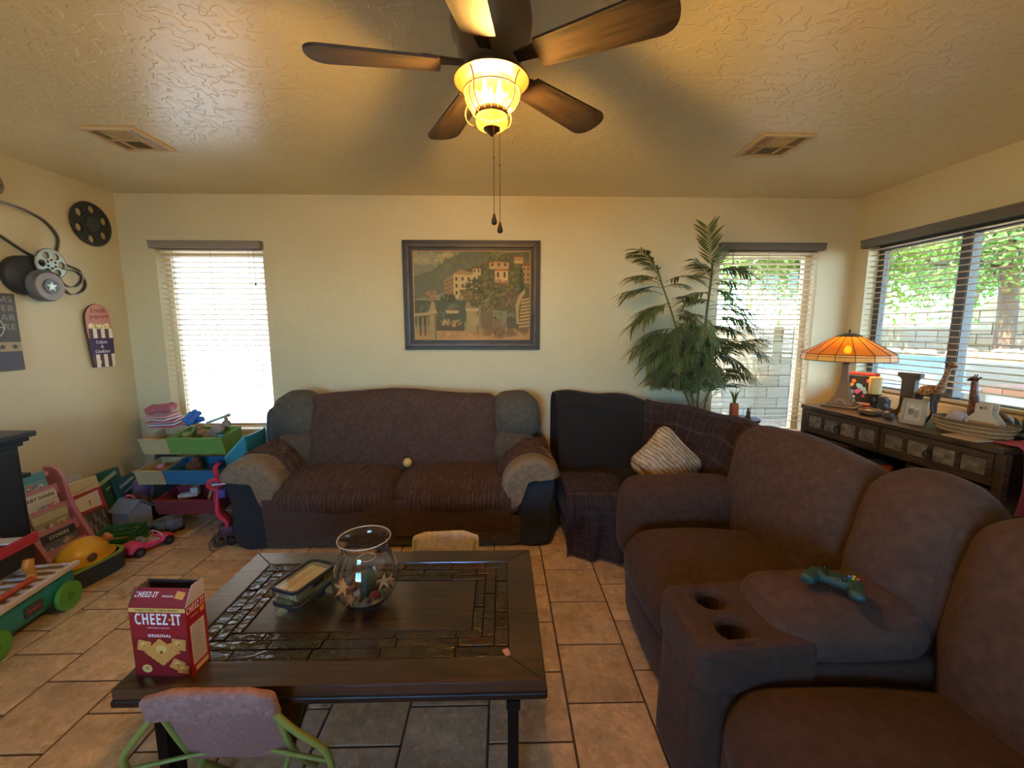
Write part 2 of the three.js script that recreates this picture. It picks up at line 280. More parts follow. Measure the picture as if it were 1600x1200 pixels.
// white stucco neighbour house outside the toy window
{ const t = thing('neighbour_house', 'bright white stucco house wall outside the window behind the toys', 'building', [-4.6, -0.25, -6.4]);
  const st = std(0xc4c0b6, 0.9, { bumpMap: rep(T.grain, 4), bumpScale: 0.004 });
  part(t, 'stucco_wall', bc(-5, 4.4, 0, 3.1, -1.2, 0), st); part(t, 'plinth', bc(-5, 4.42, 0, 0.75, 0, 0.05), std(0xb9b7a6, 0.9, { bumpMap: rep(T.grain, 3), bumpScale: 0.01 }));
  part(t, 'fascia_board', bc(-5.1, 4.6, 3.0, 3.2, 0, 0.35), std(0xd9c9b0, 0.8)); part(t, 'roof', ext(shapeOf([[0.4, 0], [-1.6, 0.8], [-1.6, 0.6], [0.4, -0.1]]), 9.8).rotateY(-Math.PI / 2).translate(4.7, 3.2, 0).rotateY(0), std(0xa98c74, 0.9)); }
// far houses beyond the block wall
function farHouse(label, pos, ry, wall, roofC, w = 7, h = 2.6) {
  const t = thing('far_house', label, 'building', pos, ry);
  part(t, 'wall', bc(-w / 2, w / 2, 0, h, -4, 0), std(wall, 0.9)); 
  part(t, 'roof', ext(shapeOf([[-w / 2 - 0.5, 0], [w / 2 + 0.5, 0], [w / 4, 1.5], [-w / 4, 1.5]]), 4.8).translate(0, h, -4.4), std(roofC, 0.85));
  for (const x of [-w * 0.25, w * 0.2]) { const f = part(t, 'window', bc(x - 0.5, x + 0.5, 1.0, 2.1, -0.02, 0.05), std(0xe8e2d4, 0.6)); part(f, 'pane', bc(x - 0.43, x + 0.43, 1.07, 2.03, 0.03, 0.06), std(0x50606a, 0.2)); }
}
farHouse('tan house with ochre roof beyond the patio wall', [14.5, -0.25, -8.6], -Math.PI / 2 + 0.3, 0xd9c294, 0xc9a878, 6, 2.0);
farHouse('pale house with grey roof beyond the patio wall', [17.5, -0.25, -19.5], -0.9, 0xe0d8c8, 0xa79d92, 8, 1.8);
// trees: trunk, branches, crown of many leaves
const leafG = (() => { const s = new THREE.Shape(); s.moveTo(0, 0); s.quadraticCurveTo(0.35, 0.4, 0, 1); s.quadraticCurveTo(-0.35, 0.4, 0, 0); return new THREE.ShapeGeometry(s, 3); })();
const leafM = [0x6f8f2c, 0x86a338, 0x5d7d2a, 0x98b04a].map((c) => phys(c, 0.7, { transmission: 0.35, thickness: 0, side: THREE.DoubleSide }));
M.bark = std(0x6f5a44, 0.95, { bumpMap: rep(T.grain, 5), bumpScale: 0.01 });
function tree(label, [x, y, z], height, crownR, nLeaf, seed, mat, leafSize = 0.16) {
  const r = rng(seed), t = thing('yard_tree', label, 'tree', [x, y, z]);
  const limbs = [], tips = [], top = height - crownR * 0.9;
  limbs.push(tube([[0, 0, 0], [rr(-0.1, 0.1, r), top * 0.5, rr(-0.1, 0.1, r)], [rr(-0.2, 0.2, r), top, rr(-0.2, 0.2, r)]], 0.11, 12, 8));
  for (let k = 0; k < 14; k++) { const a = r() * 6.283, e = rr(0.1, 1.2, r), L = crownR * rr(0.5, 1, r), b = [0, top * rr(0.7, 1, r), 0], q = [Math.cos(a) * Math.cos(e) * L, b[1] + Math.sin(e) * L, Math.sin(a) * Math.cos(e) * L]; limbs.push(tube([b, [q[0] * 0.5, b[1] + (q[1] - b[1]) * 0.6, q[2] * 0.5], q], 0.03, 8, 5)); tips.push(q, [q[0] * 0.6, b[1] + (q[1] - b[1]) * 0.65, q[2] * 0.6]); }
  part(t, 'trunk', merge(limbs), M.bark);
  const im = new THREE.InstancedMesh(leafG, mat, nLeaf), m = new THREE.Matrix4(), q = new THREE.Quaternion(), e = new THREE.Euler();
  for (let k = 0; k < nLeaf; k++) { const c = tips[Math.floor(r() * tips.length)], s = crownR * 0.36, g = () => (r() + r() + r() - 1.5) * s * 1.3; e.set(r() * 6, r() * 6, r() * 6); q.setFromEuler(e); m.compose(V(c[0] + g(), c[1] + g() * 0.8, c[2] + g()), q, V(1, 1, 1).multiplyScalar(leafSize * rr(0.6, 1.3, r))); im.setMatrixAt(k, m); }
  im.name = 'foliage'; im.userData.kind = 'stuff'; shadowed(im); t.add(im);
}
tree('leafy green tree shading the patio beyond the wide window', [7.6, -0.25, -6.3], 5.0, 1.9, 20000, 5, leafM[0], 0.11);
tree('light green tree at the end of the patio wall', [7.5, -0.25, -2.3], 5.0, 1.9, 18000, 6, leafM[1], 0.11);
tree('dark green tree beyond the yard wall past the tan house', [12.5, -0.25, -11.0], 5.4, 2.0, 12000, 7, leafM[2], 0.14);
tree('yellow green tree seen through the window behind the palm', [2.4, -0.25, -6.2], 4.0, 1.5, 18000, 8, leafM[3], 0.1);
tree('olive green tree by the back yard wall past the palm window', [5.0, -0.25, -6.4], 3.9, 1.3, 14000, 9, leafM[1], 0.1);
// patio cover over the wide window
{ const t = thing('patio_cover', 'beige patio roof over the wide window', 'patio cover', [XR + WT, 0, -1.4]);
  const m = std(0xd8bf98, 0.8); part(t, 'roof_deck', bc(0, 2.3, 2.62, 2.74, -5.1, 4.5), m); part(t, 'beam', bc(2.05, 2.2, 2.44, 2.62, -5.1, 4.5), m);
  for (const z of [-5.0, 0.6]) part(t, 'post', bc(2.06, 2.19, -0.06, 2.44, z - 0.065, z + 0.065), m); t.userData.kind = 'structure'; }
{ const t = thing('rear_patio_cover', 'beige eave roof outside the small window', 'patio cover', [-0.95, 0, ZF + WT]); part(t, 'roof_deck', bc(-1.8, 1.8, 2.62, 2.74, 0, 2.4), std(0xd8bf98, 0.8)); t.userData.kind = 'structure'; }
// pool spa with pale blue water cover, rocks and brick bench
{ const t = thing('patio_grill', 'silvery blue lidded grill on the patio outside the wide window', 'grill', [4.95, -0.06, -4.85], -1.25);
  part(t, 'cabinet', bc(-0.32, 0.32, 0.08, 0.82, -0.25, 0.25, 0.01), std(0xb9b6ac, 0.5)); part(t, 'hood', loaf0([[-0.26, 0.83], [-0.27, 1.0], [-0.18, 1.12], [0.05, 1.16], [0.22, 1.06], [0.27, 0.92], [0.26, 0.83]], -0.3, 0.3), std(0x9fb8c6, 0.25, { metalness: 0.3 }), 'silvery blue domed hood');
  for (const s of [-1, 1]) part(t, 'side_shelf', bc(s * 0.33, s * 0.55, 0.8, 0.83, -0.2, 0.2, 0.004), std(0xc9c6bc, 0.5)); for (const x of [-0.28, 0.28]) for (const z of [-0.2, 0.2]) part(t, 'caster', cyl(0.03, 0.03, 0.08, x, 0.04, z, 12), std(0x222222, 0.7)); }
{ const r = rng(91); const t = thing('rock_planter', 'raised planter edged with pale rocks by the block wall', 'planter', [6.45, -0.06, -4.9], 0.1);
  part(t, 'planter_box', bc(-0.5, 0.5, 0, 1.08, -1.5, 1.9, 0.02), std(0xcdb593, 0.9));
  for (let k = 0; k < 34; k++) { const s = rr(0.06, 0.12, r), g = soft(s * 2, s * 1.3, s * 1.6, s * 0.6, 0.1, (q, n) => q.addScaledVector(n, 0.3 * s * (noise3(q.x * 9 + k, q.y * 9, q.z * 9) - 0.5))); const p = part(t, 'rock', g, std([0xcbb28c, 0xd8c6a4, 0xb79d78][k % 3], 0.9)); p.position.set(rr(-0.4, 0.3, r), 1.08 + s * 0.45, -1.4 + k * 0.095); p.rotation.y = r() * 6; } }
{ const t = thing('brick_bench', 'low terracotta brick bench on the patio', 'bench', [5.35, -0.06, -3.55], -Math.PI / 2);
  part(t, 'bench_base', bc(-0.75, 0.75, 0, 0.8, -0.2, 0.2, 0.01), std(0xd9c6a8, 0.85)); const g = box(0.19, 0.09, 0.46, 0, 0, 0, 0.006);
  for (let k = 0; k < 8; k++) { const b = part(t, 'brick', g, std([0xc98a63, 0xc07f58, 0xd2966f][k % 3], 0.85)); b.position.set(-0.68 + k * 0.195, 0.845, 0); } }
T.wrinkle = dataTex(256, (u, v) => { const w = 0.8 * fbm(u * 4, v * 4, 81, 3, 4); const a = Math.abs(Math.sin((u * 9 + w * 2.2) * Math.PI)); return [Math.pow(a, 0.6) * (0.5 + fbm(u * 6, v * 3, 85, 3, 6))]; }, false);
T.pleat = dataTex(64, (u, v) => { const w = u + 0.12 * Math.sin(v * 6.2832); return [Math.pow(Math.abs(Math.sin(w * Math.PI)), 0.7)]; }, false);
// ---------------------------------------------------------------- sofas
M.cover = fabric(0x584135); M.coverDark = fabric(0x4d3528);
M.coverQuilt = phys(0x5d4538, 0.95, { map: rep(T.cloth, 3), bumpMap: rep(T.wrinkle, 4, 4), bumpScale: 0.012, sheen: 0.35, sheenRoughness: 0.6, sheenColor: new THREE.Color(0x8a766c) });
M.tanSuede = fabric(0x8d7c60, 0.9); M.panel = fabric(0x222a2e, 0.8);
const wr = (a, k, ph = 0) => (q) => { const m = (fbm(q.x * k + ph, q.y * k, q.z * k, 3) - 0.5) * a; q.x += m; q.y += m * 0.8; q.z += m; };
const quilt = (q, n, a, fx, fz) => { q.y += n.y * a * (Math.abs(Math.sin(q.x * fx + 1.2 * Math.sin(q.z * 9))) - 0.6) * Math.max(0, n.y); };
// sweep a closed profile (list of [x,y]) along z with rounded ends
function loaf(prof, z0, z1, nz = 24, endR = 0.04, fn) {
  const c = prof.reduce((s, p) => [s[0] + p[0] / prof.length, s[1] + p[1] / prof.length], [0, 0]);
  const curve = new THREE.CatmullRomCurve3(prof.map(([x, y]) => V(x, y, 0)), true, 'centripetal'), K = 56, pts = curve.getSpacedPoints(K).slice(0, K);
  const pos = [], idx = [], L = z1 - z0;
  const rows = []; for (let j = 0; j <= 5; j++) rows.push(endR * (1 - Math.cos(j / 5 * Math.PI / 2))); for (let j = 1; j < nz; j++) rows.push(endR + (L - 2 * endR) * j / nz); for (let j = 5; j >= 0; j--) rows.push(L - endR * (1 - Math.cos(j / 5 * Math.PI / 2)));
  for (const d of rows) { const e = Math.min(d, L - d), s = e < endR ? Math.sqrt(Math.max(0, 1 - (1 - e / endR) ** 2)) : 1; for (const p of pts) { const dx = p.x - c[0], dy = p.y - c[1], len = Math.hypot(dx, dy), k = Math.max(0.02, (len - endR * (1 - s)) / len); pos.push(c[0] + dx * k, c[1] + dy * k, z0 + d); } }
  const N = rows.length; for (let j = 0; j + 1 < N; j++) for (let i = 0; i < K; i++) { const a = j * K + i, b = j * K + (i + 1) % K, e = a + K, f = b + K; idx.push(a, b, f, a, f, e); }
  for (const [j, flip] of [[0, true], [N - 1, false]]) { const o = pos.length / 3; pos.push(c[0], c[1], j ? z1 : z0); for (let i = 0; i < K; i++) { const a = j * K + i, b = j * K + (i + 1) % K; flip ? idx.push(o, b, a) : idx.push(o, a, b); } }
  const g = new THREE.BufferGeometry(); g.setAttribute('position', new THREE.Float32BufferAttribute(pos, 3)); g.setIndex(idx);
  if (fn) deform(g, fn); g.computeVertexNormals(); return boxUV(g);
}
// loveseat against the back wall; local origin (-0.705, 0, -2.58): front at z 0, back at z -0.82
{
  const t = thing('loveseat', 'two-seat loveseat under a brown quilted cover below the painting', 'sofa', [-0.705, 0, -2.58]);
  part(t, 'base', merge(bc(-0.9, 0.9, 0.02, 0.3, -0.78, -0.03, 0.03), bc(-0.84, 0.84, 0.25, 0.84, -0.8, -0.62, 0.05)), M.panel);
  part(t, 'front_panel', soft(1.66, 0.2, 0.06, 0.03, 0.05, wr(0.012, 9), [0, 0.12, -0.035]), fabric(0x57483a), 'olive brown lower front panel');
  for (const s of [-1, 1]) {
    const flip = (P) => s < 0 ? P : P.map(([x, y]) => [-x, y]).reverse();
    // outer side panel
    part(t, 'arm_panel', loaf(flip([[-1.0, 0.02], [-1.035, 0.3], [-1.05, 0.47], [-0.98, 0.54], [-0.86, 0.5], [-0.82, 0.38], [-0.8, 0.2], [-0.82, 0.02]]), -0.8, -0.015, 20, 0.03), M.panel, 'dark slate side panel');
    // padded top that rolls over the arm and runs down its inner side
    part(t, 'arm_pad', loaf(flip([[-1.075, 0.475], [-1.06, 0.535], [-0.96, 0.605], [-0.82, 0.595], [-0.72, 0.5], [-0.7, 0.36], [-0.73, 0.26], [-0.8, 0.27], [-0.84, 0.4], [-0.9, 0.5], [-1.0, 0.495]]), -0.78, 0.02, 22, 0.05, wr(0.018, 11, s * 3)), M.tanSuede, 'taupe suede arm pad');
    part(t, 'arm_cover', loaf(flip([[-1.05, 0.53], [-1.03, 0.565], [-0.95, 0.622], [-0.81, 0.612], [-0.7, 0.51], [-0.675, 0.36], [-0.72, 0.36], [-0.76, 0.5], [-0.86, 0.58], [-0.98, 0.56]]), -0.72, s < 0 ? -0.14 : -0.1, 26, 0.03, (q) => { q.y += 0.008 * Math.sin(q.z * 60 + q.x * 8) * (q.y > 0.5 ? 1 : 0.2); wr(0.02, 9, s)(q); }), M.coverQuilt, 'brown quilted arm cover');
    // seat corner in bare suede beside the cover
    part(t, 'seat_corner', soft(0.16, 0.2, 0.5, 0.07, 0.03, puff(0.16, 0.2, 0.5, 0.02, 0.02), [s * 0.76, 0.3, -0.27]), M.tanSuede);
    // back cushion end: upper pillow over lumbar
    part(t, 'back_pillow', (() => { const g = soft(0.34, 0.32, 0.24, 0.1, 0.03, puff(0.34, 0.32, 0.24, 0.03, 0.03, 8, s)); g.rotateX(-0.2); return g.translate(s * 0.8, 0.775, -0.55); })(), fabric(0x5f5a4e), 'grey taupe head cushion');
    part(t, 'lumbar_cushion', (() => { const g = soft(0.3, 0.26, 0.22, 0.09, 0.03, puff(0.3, 0.26, 0.22, 0.03, 0.03, 8, s + 5)); g.rotateX(-0.2); return g.translate(s * 0.77, 0.54, -0.48); })(), fabric(0x615441), 'taupe lumbar cushion');
  }
  part(t, 'side_wing', soft(0.1, 0.36, 0.3, 0.05, 0.03, puff(0.1, 0.36, 0.3, 0.02, 0.02), [-0.98, 0.66, -0.62]), fabric(0x4c5254), 'slate grey recliner side wing');
  for (const s of [-1, 1]) part(t, 'seat_cushion', soft(0.8, 0.22, 0.62, 0.1, 0.02, (q, n) => {
    puff(0.8, 0.22, 0.62, 0.035, 0.012, 8, s)(q, n);
    if (n.y > -0.2) q.y += 0.0045 * Math.sin(q.x * 95 + 2.5 * Math.sin(q.z * 14 + s) + 3 * fbm(q.x * 6, q.z * 6, s, 2)) * clamp((q.z + 0.25) * 3);
  }, [s * 0.395, 0.335, -0.285]), M.coverQuilt);
  // cover hanging down the front
  part(t, 'front_skirt', sheet(80, 14, (u, v) => { const x = mix(-0.8, 0.76, u), sag = Math.abs(u - 0.5) < 0.02 ? -0.02 : 0; return [x, mix(0.36, 0.1 + 0.05 * clamp((u - 0.75) * 4), v), 0.035 + sag + 0.012 * Math.sin(x * 8 + 1) * v + 0.01 * (fbm(x * 8, v * 3, 1, 3) - 0.5) - 0.03 * v * v]; }), M.cover, 'brown cover hanging over the front');
  // back cover: one wide cloth over both back cushions
  part(t, 'back_cover', (() => { const g = soft(1.37, 0.6, 0.2, 0.07, 0.03, (q, n) => { puff(1.37, 0.6, 0.2, 0.02, 0.02, 5, 4)(q, n); q.z -= 0.015 * Math.exp(-((q.x - 0.02) ** 2) / 0.002) * Math.max(0, n.z); q.y += n.y > 0.3 ? 0.012 * Math.sin(q.x * 5 + 2) - 0.01 : 0; }); g.rotateX(-0.27); return g.translate(-0.02, 0.665, -0.5); })(), M.cover, 'plain brown back cover');
}
solo('toy_ball', 'small pale yellow ball lying in the crease of the loveseat', 'ball', lathe([[0, -0.032], [0.014, -0.029], [0.027, -0.017], [0.032, 0], [0.027, 0.017], [0.014, 0.029], [0, 0.032]], 24), std(0xdcc272, 0.6), [-0.662, 0.495, -2.86]);

// reclining sofa along the right side, facing the table: local origin (0.62,0,-1.17), x back, z along
{
  const t = thing('reclining_sofa', 'long brown covered reclining sofa with cup holder console, facing the coffee table', 'sofa', [0.64, 0, -1.17]);
  part(t, 'base', merge(bc(0.06, 0.92, 0.02, 0.34, -1.12, 0.98, 0.04), bc(0.72, 0.94, 0.2, 0.8, -1.05, 0.95, 0.08)), M.coverDark);
  const seat = (z, d, sd) => {
    part(t, 'seat_cushion', soft(0.72, 0.25, d, 0.11, 0.03, (q, n) => { puff(0.72, 0.25, d, 0.045, 0.012, 5, sd)(q, n); q.y -= 0.04 * clamp((q.x + 0.1) * 1.5); }, [0.32, 0.345, z]), M.coverDark);
    part(t, 'footrest_panel', soft(0.12, 0.34, d - 0.02, 0.05, 0.03, (q, n) => { puff(0.12, 0.34, d, 0.02, 0.01, 6, sd)(q, n); q.x += 0.04 * (0.17 - q.y); }, [0.02, 0.19, z]), M.coverDark);
  };
  seat(-0.47, 0.64, 1); seat(0.49, 0.74, 2);
  const back = (z, d, top, lean, sd, x = 0.735) => { const h = top - 0.3, g = soft(0.26, h, d, 0.11, 0.03, (q, n) => { puff(0.26, h, d, 0.035, 0.014, 5, sd)(q, n); q.x += 0.05 * clamp((-q.y) * 2); }); g.rotateZ(-lean); part(t, 'back_cushion', g.translate(x, 0.3 + h / 2, z), M.cover); };
  back(-0.63, 0.8, 0.915, 0.2, 11, 0.69); back(-0.07, 0.33, 0.95, 0.2, 12, 0.69); back(0.52, 0.83, 0.945, 0.2, 13, 0.69);
  // far arm
  part(t, 'armrest', soft(0.64, 0.44, 0.25, 0.09, 0.03, (q, n) => { puff(0.64, 0.44, 0.25, 0.02, 0.014, 6, 3)(q, n); q.z += 0.06 * clamp(-q.y * 3) * (n.z > 0 ? 1 : 0); }, [0.33, 0.4, -0.99]), M.coverDark);
  part(t, 'armrest', soft(0.64, 0.44, 0.25, 0.09, 0.05, puff(0.64, 0.44, 0.25, 0.02, 0.014, 6, 4), [0.33, 0.4, 0.98]), M.coverDark);
  // console: front block with two cup wells, then the padded lid
  const holes = [[0.032, -0.062], [0.03, 0.072]].map(([x, z]) => Array.from({ length: 24 }, (_, k) => [x + 0.042 * Math.cos(k / 24 * 6.2832), z + 0.042 * Math.sin(k / 24 * 6.2832)]));
  const outline = []; for (const [cx, cz, a0] of [[0.2, 0.11, 0], [-0.06, 0.11, 90], [-0.06, -0.11, 180], [0.2, -0.11, 270]]) for (let k = 0; k <= 6; k++) { const a = (a0 + k * 15) * Math.PI / 180; outline.push([cx + 0.045 * Math.cos(a), cz + 0.045 * Math.sin(a)]); }
  const top = ext(shapeOf(outline, holes), 0.1, 0.025, 8).rotateX(Math.PI / 2).translate(0, 0.54, -0.005);
  part(t, 'cup_console', merge(deform(top, (q) => { q.y += q.x * 0.06; }), soft(0.34, 0.47, 0.3, 0.05, 0.04, (q) => { q.x -= q.x < 0 ? 0.03 * clamp(0.1 - q.y) : 0; }, [0.07, 0.245, -0.005])), M.coverDark);
  for (const [x, z] of [[0.032, 0.062], [0.03, -0.072]]) part(t, 'cup_well', lathe([[0.043, 0.068], [0.0405, 0.068], [0.04, 0.004], [0.001, 0.002], [0.001, 0], [0.043, 0]], 24).translate(x, 0.472, z - 0.005), std(0x4a3a31, 0.5), 'brown plastic cup holder');
  part(t, 'console_lid', soft(0.44, 0.16, 0.29, 0.075, 0.025, puff(0.44, 0.16, 0.29, 0.02, 0.012, 6, 8), [0.37, 0.55, -0.01]), M.cover);
  part(t, 'console_body', bc(0.1, 0.7, 0.1, 0.5, -0.15, 0.14, 0.03), M.coverDark);
}
// game controller on the console lid
{
  const t = thing('game_controller', 'dark teal game controller lying on the brown console lid', 'game controller', [0.995, 0.684, -1.145], -0.85);
  const m = std(0x24443f, 0.45), k = std(0x111615, 0.4);
  part(t, 'shell', deform(merge(soft(0.105, 0.032, 0.055, 0.015, 0.008), soft(0.04, 0.03, 0.08, 0.014, 0.008, (q) => { q.y -= 0.08 * Math.max(0, q.z); q.x -= 0.2 * q.z; }, [-0.052, 0, 0.022]), soft(0.04, 0.03, 0.08, 0.014, 0.008, (q) => { q.y -= 0.08 * Math.max(0, q.z); q.x += 0.2 * q.z; }, [0.052, 0, 0.022])), () => 0), m);
  for (const [x, z] of [[-0.03, -0.006], [0.022, 0.02]]) part(t, 'thumbstick', merge(cyl(0.004, 0.004, 0.01, x, 0.019, z, 10), cyl(0.008, 0.007, 0.004, x, 0.025, z, 14)), k);
  part(t, 'direction_pad', merge(box(0.018, 0.004, 0.006, -0.018, 0.0175, 0.018), box(0.006, 0.004, 0.018, -0.018, 0.0175, 0.018)), k);
  [[0.04, -0.006, 0x6fb54e], [0.05, -0.014, 0xc44a3d], [0.03, -0.014, 0x4a76c4], [0.04, -0.022, 0xd8b73f]].forEach(([x, z, c]) => part(t, 'button', cyl(0.004, 0.004, 0.004, x, 0.0175, z, 10), std(c, 0.4)));
}
// corner seat under blankets
const plaid = dataTex(512, (u, v) => {
  const n = fbm(u * 24, v * 24, 61, 4, 24), gx = Math.abs(((u * 5) % 1) - 0.5), gy = Math.abs(((v * 5) % 1) - 0.5), line = (gx < 0.06 || gy < 0.06) ? 1 : (gx > 0.44 || gy > 0.44) ? 0.5 : 0;
  const b = 0.1 + 0.08 * n, c = line * (0.05 + 0.08 * n);
  return [b + c + 0.03, b * 0.86 + c * 0.75, b * 0.84 + c * 0.72];
});
M.throwDark = fabric(0x221b18, 0.95, 2); M.plaid = phys(0xffffff, 0.95, { map: rep(plaid, 1.6), bumpMap: rep(T.weave, 14), bumpScale: 0.001, sheen: 0.4, sheenRoughness: 0.6, sheenColor: new THREE.Color(0x6b6460) });
{
  const t = thing('corner_seat', 'corner sofa seat draped with dark blankets between the loveseat and the reclining sofa', 'sofa', [0.772, 0, -2.83]);
  // curved back: path from the back wall round towards the reclining sofa
  const path = new THREE.CatmullRomCurve3([V(-0.37, 0, -0.4), V(-0.05, 0, -0.42), V(0.28, 0, -0.36), V(0.56, 0, -0.14), V(0.72, 0, 0.14), V(0.76, 0, 0.44)]);
  const backAt = (u, a, off) => { // a: 0 front bottom .. 1 back bottom, over the rounded top
    const p = path.getPointAt(clamp(u)), d = path.getTangentAt(clamp(u)), n = V(-d.z, 0, d.x); // n points to the seat
    const top = mix(0.925, 0.83, sm(clamp((u - 0.25) / 0.45))) + 0.014 * Math.sin(u * 9 + 1) + 0.012 * Math.sin(u * 23), th = 0.13 + off, ang = a * Math.PI;
    let x, y; if (a < 0.36) { x = th + 0.16 * (1 - a / 0.36) + 0.02 * Math.sin(a * 8 + u * 7); y = mix(0.3, top - 0.12, a / 0.36); } else if (a < 0.64) { const q = (a - 0.36) / 0.28 * Math.PI; x = th * Math.cos(q); y = top - 0.12 + (0.12 + off) * Math.sin(q); } else { x = -th; y = mix(top - 0.12, 0.1, (a - 0.64) / 0.36); }
    const w = 0.016 * (fbm(u * 9, a * 6, 3, 3) - 0.5); return [p.x + n.x * (x + w), y + w, p.z + n.z * (x + w)];
  };
  part(t, 'backrest', sheet(60, 40, (u, v) => backAt(u, v, 0)), M.throwDark);
  part(t, 'patterned_throw', sheet(50, 40, (u, v) => backAt(0.44 + 0.56 * u + 0.02 * Math.sin(v * 7), 0.12 + v * 0.8, 0.014 + 0.006 * fbm(u * 8, v * 8, 9, 2))), M.plaid, 'dark plaid throw over the backrest');
  part(t, 'seat', soft(0.84, 0.22, 0.72, 0.09, 0.03, (q, n) => puff(0.84, 0.22, 0.72, 0.02, 0.04, 5, 7)(q, n), [0.045, 0.285, 0.06]), M.throwDark);
  part(t, 'base', bc(-0.36, 0.45, 0.02, 0.26, -0.3, 0.36, 0.05), M.throwDark);
  // plaid blanket spilling over the front to the floor
  part(t, 'hanging_blanket', sheet(60, 50, (u, v) => {
    const x0 = mix(-0.385, -0.03, u), s = v * 0.98; let y, z;
    if (s < 0.28) { y = 0.455 - 0.05 * s; z = mix(0.1, 0.4, s / 0.28); } else if (s < 0.4) { const q = (s - 0.28) / 0.12 * Math.PI / 2; y = 0.34 + 0.1 * Math.cos(q); z = 0.4 + 0.07 * Math.sin(q); } else { y = mix(0.34, 0.012 + 0.01 * u, (s - 0.4) / 0.58); z = 0.47 + 0.03 * (s - 0.4); }
    const f = clamp((s - 0.3) * 2), w = 0.03 * Math.sin(u * 16 + v * 2) * f + 0.04 * (fbm(u * 5, v * 5, 5, 3) - 0.5);
    return [x0 + 0.05 * f * u + w * 0.4, y + 0.012 * fbm(u * 8, v * 8, 2, 2), z + w * 0.8 + 0.02 * f * u - 0.12 * (1 - u) * f];
  }), M.plaid, 'dark plaid blanket hanging to the floor');
}
// pleated cushion
{
  const g = soft(0.34, 0.34, 0.14, 0.07, 0.012, (q, n) => {
    const s = (x) => Math.max(0, 1 - x * x), u = q.x / 0.17, v = q.y / 0.17, pin = Math.pow(Math.abs(u * v), 1.5);
    q.z *= 0.32 + 0.95 * s(u) * s(v); q.x *= 1 + 0.1 * pin; q.y *= 1 + 0.1 * pin;
    q.z += Math.sign(q.z) * 0.0045 * Math.sin((q.x + q.y * 0.05) * 190 + 2 * fbm(q.x * 9, q.y * 9, 2, 2));
  });
  g.rotateZ(0.73); g.rotateX(-0.3); g.rotateY(0.1); deform(g, (q) => { if (q.y < -0.15) q.y = -0.15 + (q.y + 0.15) * 0.25; });
  solo('throw_pillow', 'cream pleated square throw pillow propped behind the brown armrest', 'pillow', g, phys(0xd6bf9c, 0.9, { map: rep(T.cloth, 3), bumpMap: rep(T.pleat, 40, 8), bumpScale: 0.012 }), [1.0, 0.61, -2.45]);
}
// ---------------------------------------------------------------- coffee table
const slateB = dataTex(512, (u, v) => { const w = fbm(u * 4, v * 4, 71, 3, 4) * 2, a = 1 - Math.abs(2 * fbm(u * 7 + w, v * 12 + w, 73, 4, 0) - 1); return [0.2 + 0.5 * a * a + 0.3 * fbm(u * 30, v * 30, 75, 3, 30)]; }, false);
slateB.wrapS = slateB.wrapT = THREE.MirroredRepeatWrapping;
const slateC = dataTex(256, (u, v) => { const a = fbm(u * 8, v * 8, 77, 5, 8); const c = 0.75 + 0.5 * (a - 0.5); return [c, c, c]; });
M.tableWood = phys(0x4f3022, 0.3, { map: rep(T.woodc, 2.2), bumpMap: rep(T.woodc, 2.2), bumpScale: 0.001, clearcoat: 1, clearcoatRoughness: 0.16 });
M.tableEdge = wood(0x2a1a15, 0.35, 2);
const slates = [0x3b332b, 0x33302c, 0x453a2f, 0x3a2c24, 0x4a3524, 0x55371f, 0x3d4034].map((c) => phys(c, 0.2, { map: rep(slateC, 3), bumpMap: rep(slateB, 2.4), bumpScale: 0.006, ior: 1.6 }));
M.iron = std(0x121213, 0.5, { metalness: 0.6 });
